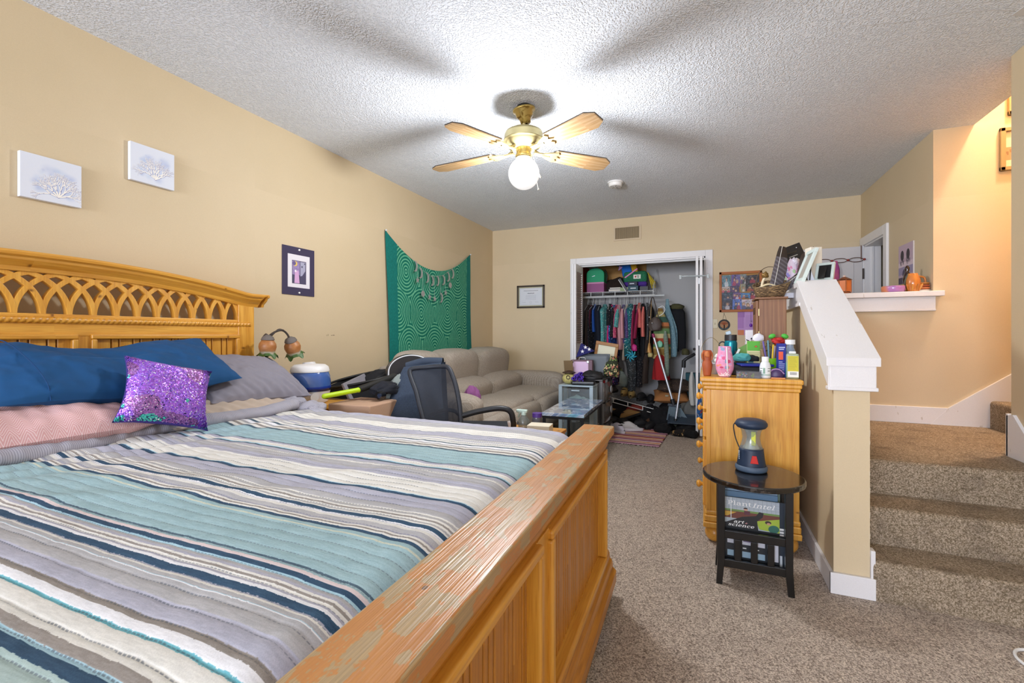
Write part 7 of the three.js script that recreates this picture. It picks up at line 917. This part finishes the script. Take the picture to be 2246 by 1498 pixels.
// magazines standing in the rack
{
  const cover = (draw) => new THREE.MeshStandardMaterial({ roughness: .4, map: ctex(512, 660, draw) });
  const main = cover((c, w, h) => { c.save(); c.scale(1, .655);
    c.fillStyle = '#aeb8bf'; c.fillRect(0, 0, w, h); c.strokeStyle = '#7c8890'; c.lineWidth = 2; for (let i = 0; i < 14; i++) { c.beginPath(); c.moveTo(i * 40, 0); c.lineTo(i * 40, 190); c.stroke(); } for (let j = 0; j < 4; j++) { c.beginPath(); c.moveTo(0, 20 + j * 44); c.lineTo(w, 10 + j * 44); c.stroke(); }
    c.fillStyle = '#6f8f4a'; c.fillRect(0, 185, w, 36); c.fillStyle = '#6e3a2c'; c.fillRect(0, 215, w, 110); c.fillStyle = '#c9a03a'; c.beginPath(); c.moveTo(0, 225); c.lineTo(120, 225); c.lineTo(30, 300); c.lineTo(0, 300); c.fill(); c.fillStyle = '#a4bc3a'; c.beginPath(); c.moveTo(300, 330); c.lineTo(512, 255); c.lineTo(512, 470); c.lineTo(330, 450); c.fill();
    c.fillStyle = '#1c1b1d'; c.beginPath(); c.moveTo(20, 400); c.lineTo(170, 290); c.lineTo(300, 250); c.lineTo(330, 180); c.lineTo(370, 190); c.lineTo(360, 260); c.lineTo(310, 330); c.lineTo(320, 470); c.lineTo(0, 470); c.lineTo(0, 400); c.fill(); c.fillStyle = '#c9a08a'; c.beginPath(); c.arc(205, 170, 20, 0, 7); c.fill(); c.fillStyle = '#241c1c'; c.beginPath(); c.arc(203, 158, 19, 3, 6.4); c.fill(); c.fillStyle = '#5a2c3a'; c.fillRect(190, 190, 55, 60); c.fillStyle = '#3a2c26'; c.beginPath(); c.arc(410, 330, 28, 0, 7); c.fill(); c.fillStyle = '#c09078'; c.beginPath(); c.arc(415, 348, 18, 0, 7); c.fill(); c.fillStyle = '#2f6a5a'; c.beginPath(); c.ellipse(460, 420, 48, 60, .2, 0, 7); c.fill(); c.fillStyle = '#dfe3e4'; c.fillRect(62, 0, 7, 330);
    c.fillStyle = '#4a5a4a'; c.fillRect(0, 470, w, 190); c.fillStyle = '#f2f2ee'; c.font = '92px serif'; c.fillText('Plant', 30, 116); c.font = 'italic 92px serif'; c.fillText('Intel', 262, 122); c.font = 'italic bold 66px serif'; c.fillText('art', 86, 398); c.fillStyle = '#e0a0a0'; c.fillText('+', 186, 410); c.fillStyle = '#f2f2ee'; c.fillText('science', 36, 452); c.restore(); c.fillStyle = '#22262a'; c.fillRect(0, 308, w, h - 308); c.fillStyle = '#d3d3da'; c.fillRect(30, 405, 60, 70); c.fillRect(170, 405, 90, 70); c.fillRect(290, 400, 90, 80); c.fillRect(430, 410, 70, 190); c.fillStyle = '#7a6a8a'; c.fillRect(180, 415, 70, 30); c.fillStyle = '#9cb8c8'; c.fillRect(170, 545, 90, 60); c.fillRect(290, 545, 90, 60); c.fillRect(30, 545, 60, 60); c.fillStyle = '#e8e8e6'; c.fillRect(175, 505, 34, 12); c.fillRect(296, 505, 30, 12);
  });
  const side = cover((c, w, h) => { c.fillStyle = '#26303c'; c.fillRect(0, 0, w, h); c.fillStyle = '#8a7a8a'; c.beginPath(); c.arc(300, 210, 60, 0, 7); c.fill(); c.fillStyle = '#e8e8e6'; c.font = 'bold 30px sans-serif'; c.fillRect(392, 262, 112, 22); c.fillRect(392, 292, 112, 22); c.fillRect(440, 322, 64, 18); c.fillStyle = '#26303c'; c.font = 'bold 20px sans-serif'; c.fillStyle = '#cfd4d8'; c.fillText('U', 400, 470); for (let i = 0; i < 9; i++) c.fillRect(430, 352 + i * 11, 66, 3); c.fillStyle = '#cdd4d8'; c.fillRect(400, 540, 90, 110); });
  const mag = (lab, x, y, z, w, h, m, col, lean, t = .006) => { const o = thing('magazine', lab, 'magazine', [x, y, z], 0, 'magazines in the black rack'); o.rotation.set(lean, 0, 0); mesh('pages', T(box(w, h, t), 0, h / 2, 0), M(col, .6), o); if (m) { const p = mesh('cover', new THREE.PlaneGeometry(w, h), m, o); p.position.set(0, h / 2, t / 2 + .0006); } return o; };
  mag('front magazine with a greenhouse cover reading PlantIntel in the rack', .188, .088, -2.225, .214, .275, main, 0xd8d8d4, -.05);
  mag('navy magazine right behind the greenhouse cover', .200, .088, -2.238, .232, .272, side, 0x2a3440, -.05);
  const cols = [0x5f7f9a, 0x8fa8bc, 0x2f4a6a, 0x6a7f70, 0xb9bcc6, 0x3d5a80, 0x7a8aa0]; cols.forEach((c, i) => mag(['slate blue', 'pale blue', 'dark blue', 'sage', 'pale grey', 'steel blue', 'blue grey'][i] + ' magazine filed behind the front ones in the rack', .185 + R(-.012, .012), .088, -2.252 - i * .011, .226, .296 + .007 * i, null, c, -.03));
}
{ // camping lantern
  const o = thing('camping_lantern', 'navy camping lantern with a clear waist and red button on the oval table', 'lantern', [.195, .469, -2.32]), nv = M(0x1f3047, .5);
  mesh('base', T(lathe([[0, 0], [.062, 0], [.066, .008], [.066, .02], [.06, .026]], 36), 0, 0, 0), M(0x4a5c70, .5), o);
  mesh('body', T(lathe([[.058, .024], [.058, .034], [.054, .06], [.05, .095], [.05, .102], [0, .102]], 36), 0, 0, 0), nv, o);
  mesh('clear_waist', T(lathe([[.048, .102], [.04, .125], [.036, .15], [.04, .175], [.047, .192]], 36), 0, 0, 0), M(0xdde4e4, .08, { transmission: .85, thickness: 0, side: THREE.DoubleSide }), o);
  mesh('reflector', T(lathe([[.034, .102], [.022, .125], [.018, .15], [.024, .175], [.036, .19]], 24), 0, 0, 0), M(0xcfd2cc, .25, { metalness: .6 }), o);
  mesh('yellow_tube', T(box(.018, .062, .006, .002), .006, .15, .034), M(0xd9de4a, .5), o);
  mesh('top', T(lathe([[0, .232], [.04, .232], [.058, .226], [.066, .214], [.066, .204], [.058, .194], [.046, .19], [0, .19]], 36), 0, 0, 0), nv, o);
  mesh('red_button', T(ext([[-.014, 0], [.014, 0], [.007, .03], [-.007, .03]], .006, .002), .008, .045, .051), M(0xd02418, .4), o);
  mesh('side_vent', merge([0, 1, 2, 3, 4].map((i) => T(box(.004, .003, .02), -.0505, .055 + i * .008, .02))), M(0xa9b4bc, .5), o);
  mesh('bail_handle', tube([[-.066, .21, 0], [-.072, .2, .01], [-.066, .15, .03], [-.052, .11, .04]], .0025, 24, 6), M(0x16181c, .5), o);
}
solo('coiled_cable', 'loop of white cable on the carpet near the steps', 'cable', tube([[1.12, .005, -2.10], [1.04, .005, -2.12], [.985, .005, -2.105], [.96, .005, -2.06], [.967, .005, -2.01], [1.0, .005, -1.96], [1.07, .005, -1.92]], .005, 50, 8), M(0xe6e4e0, .5));
renderer.render(scene, camera);
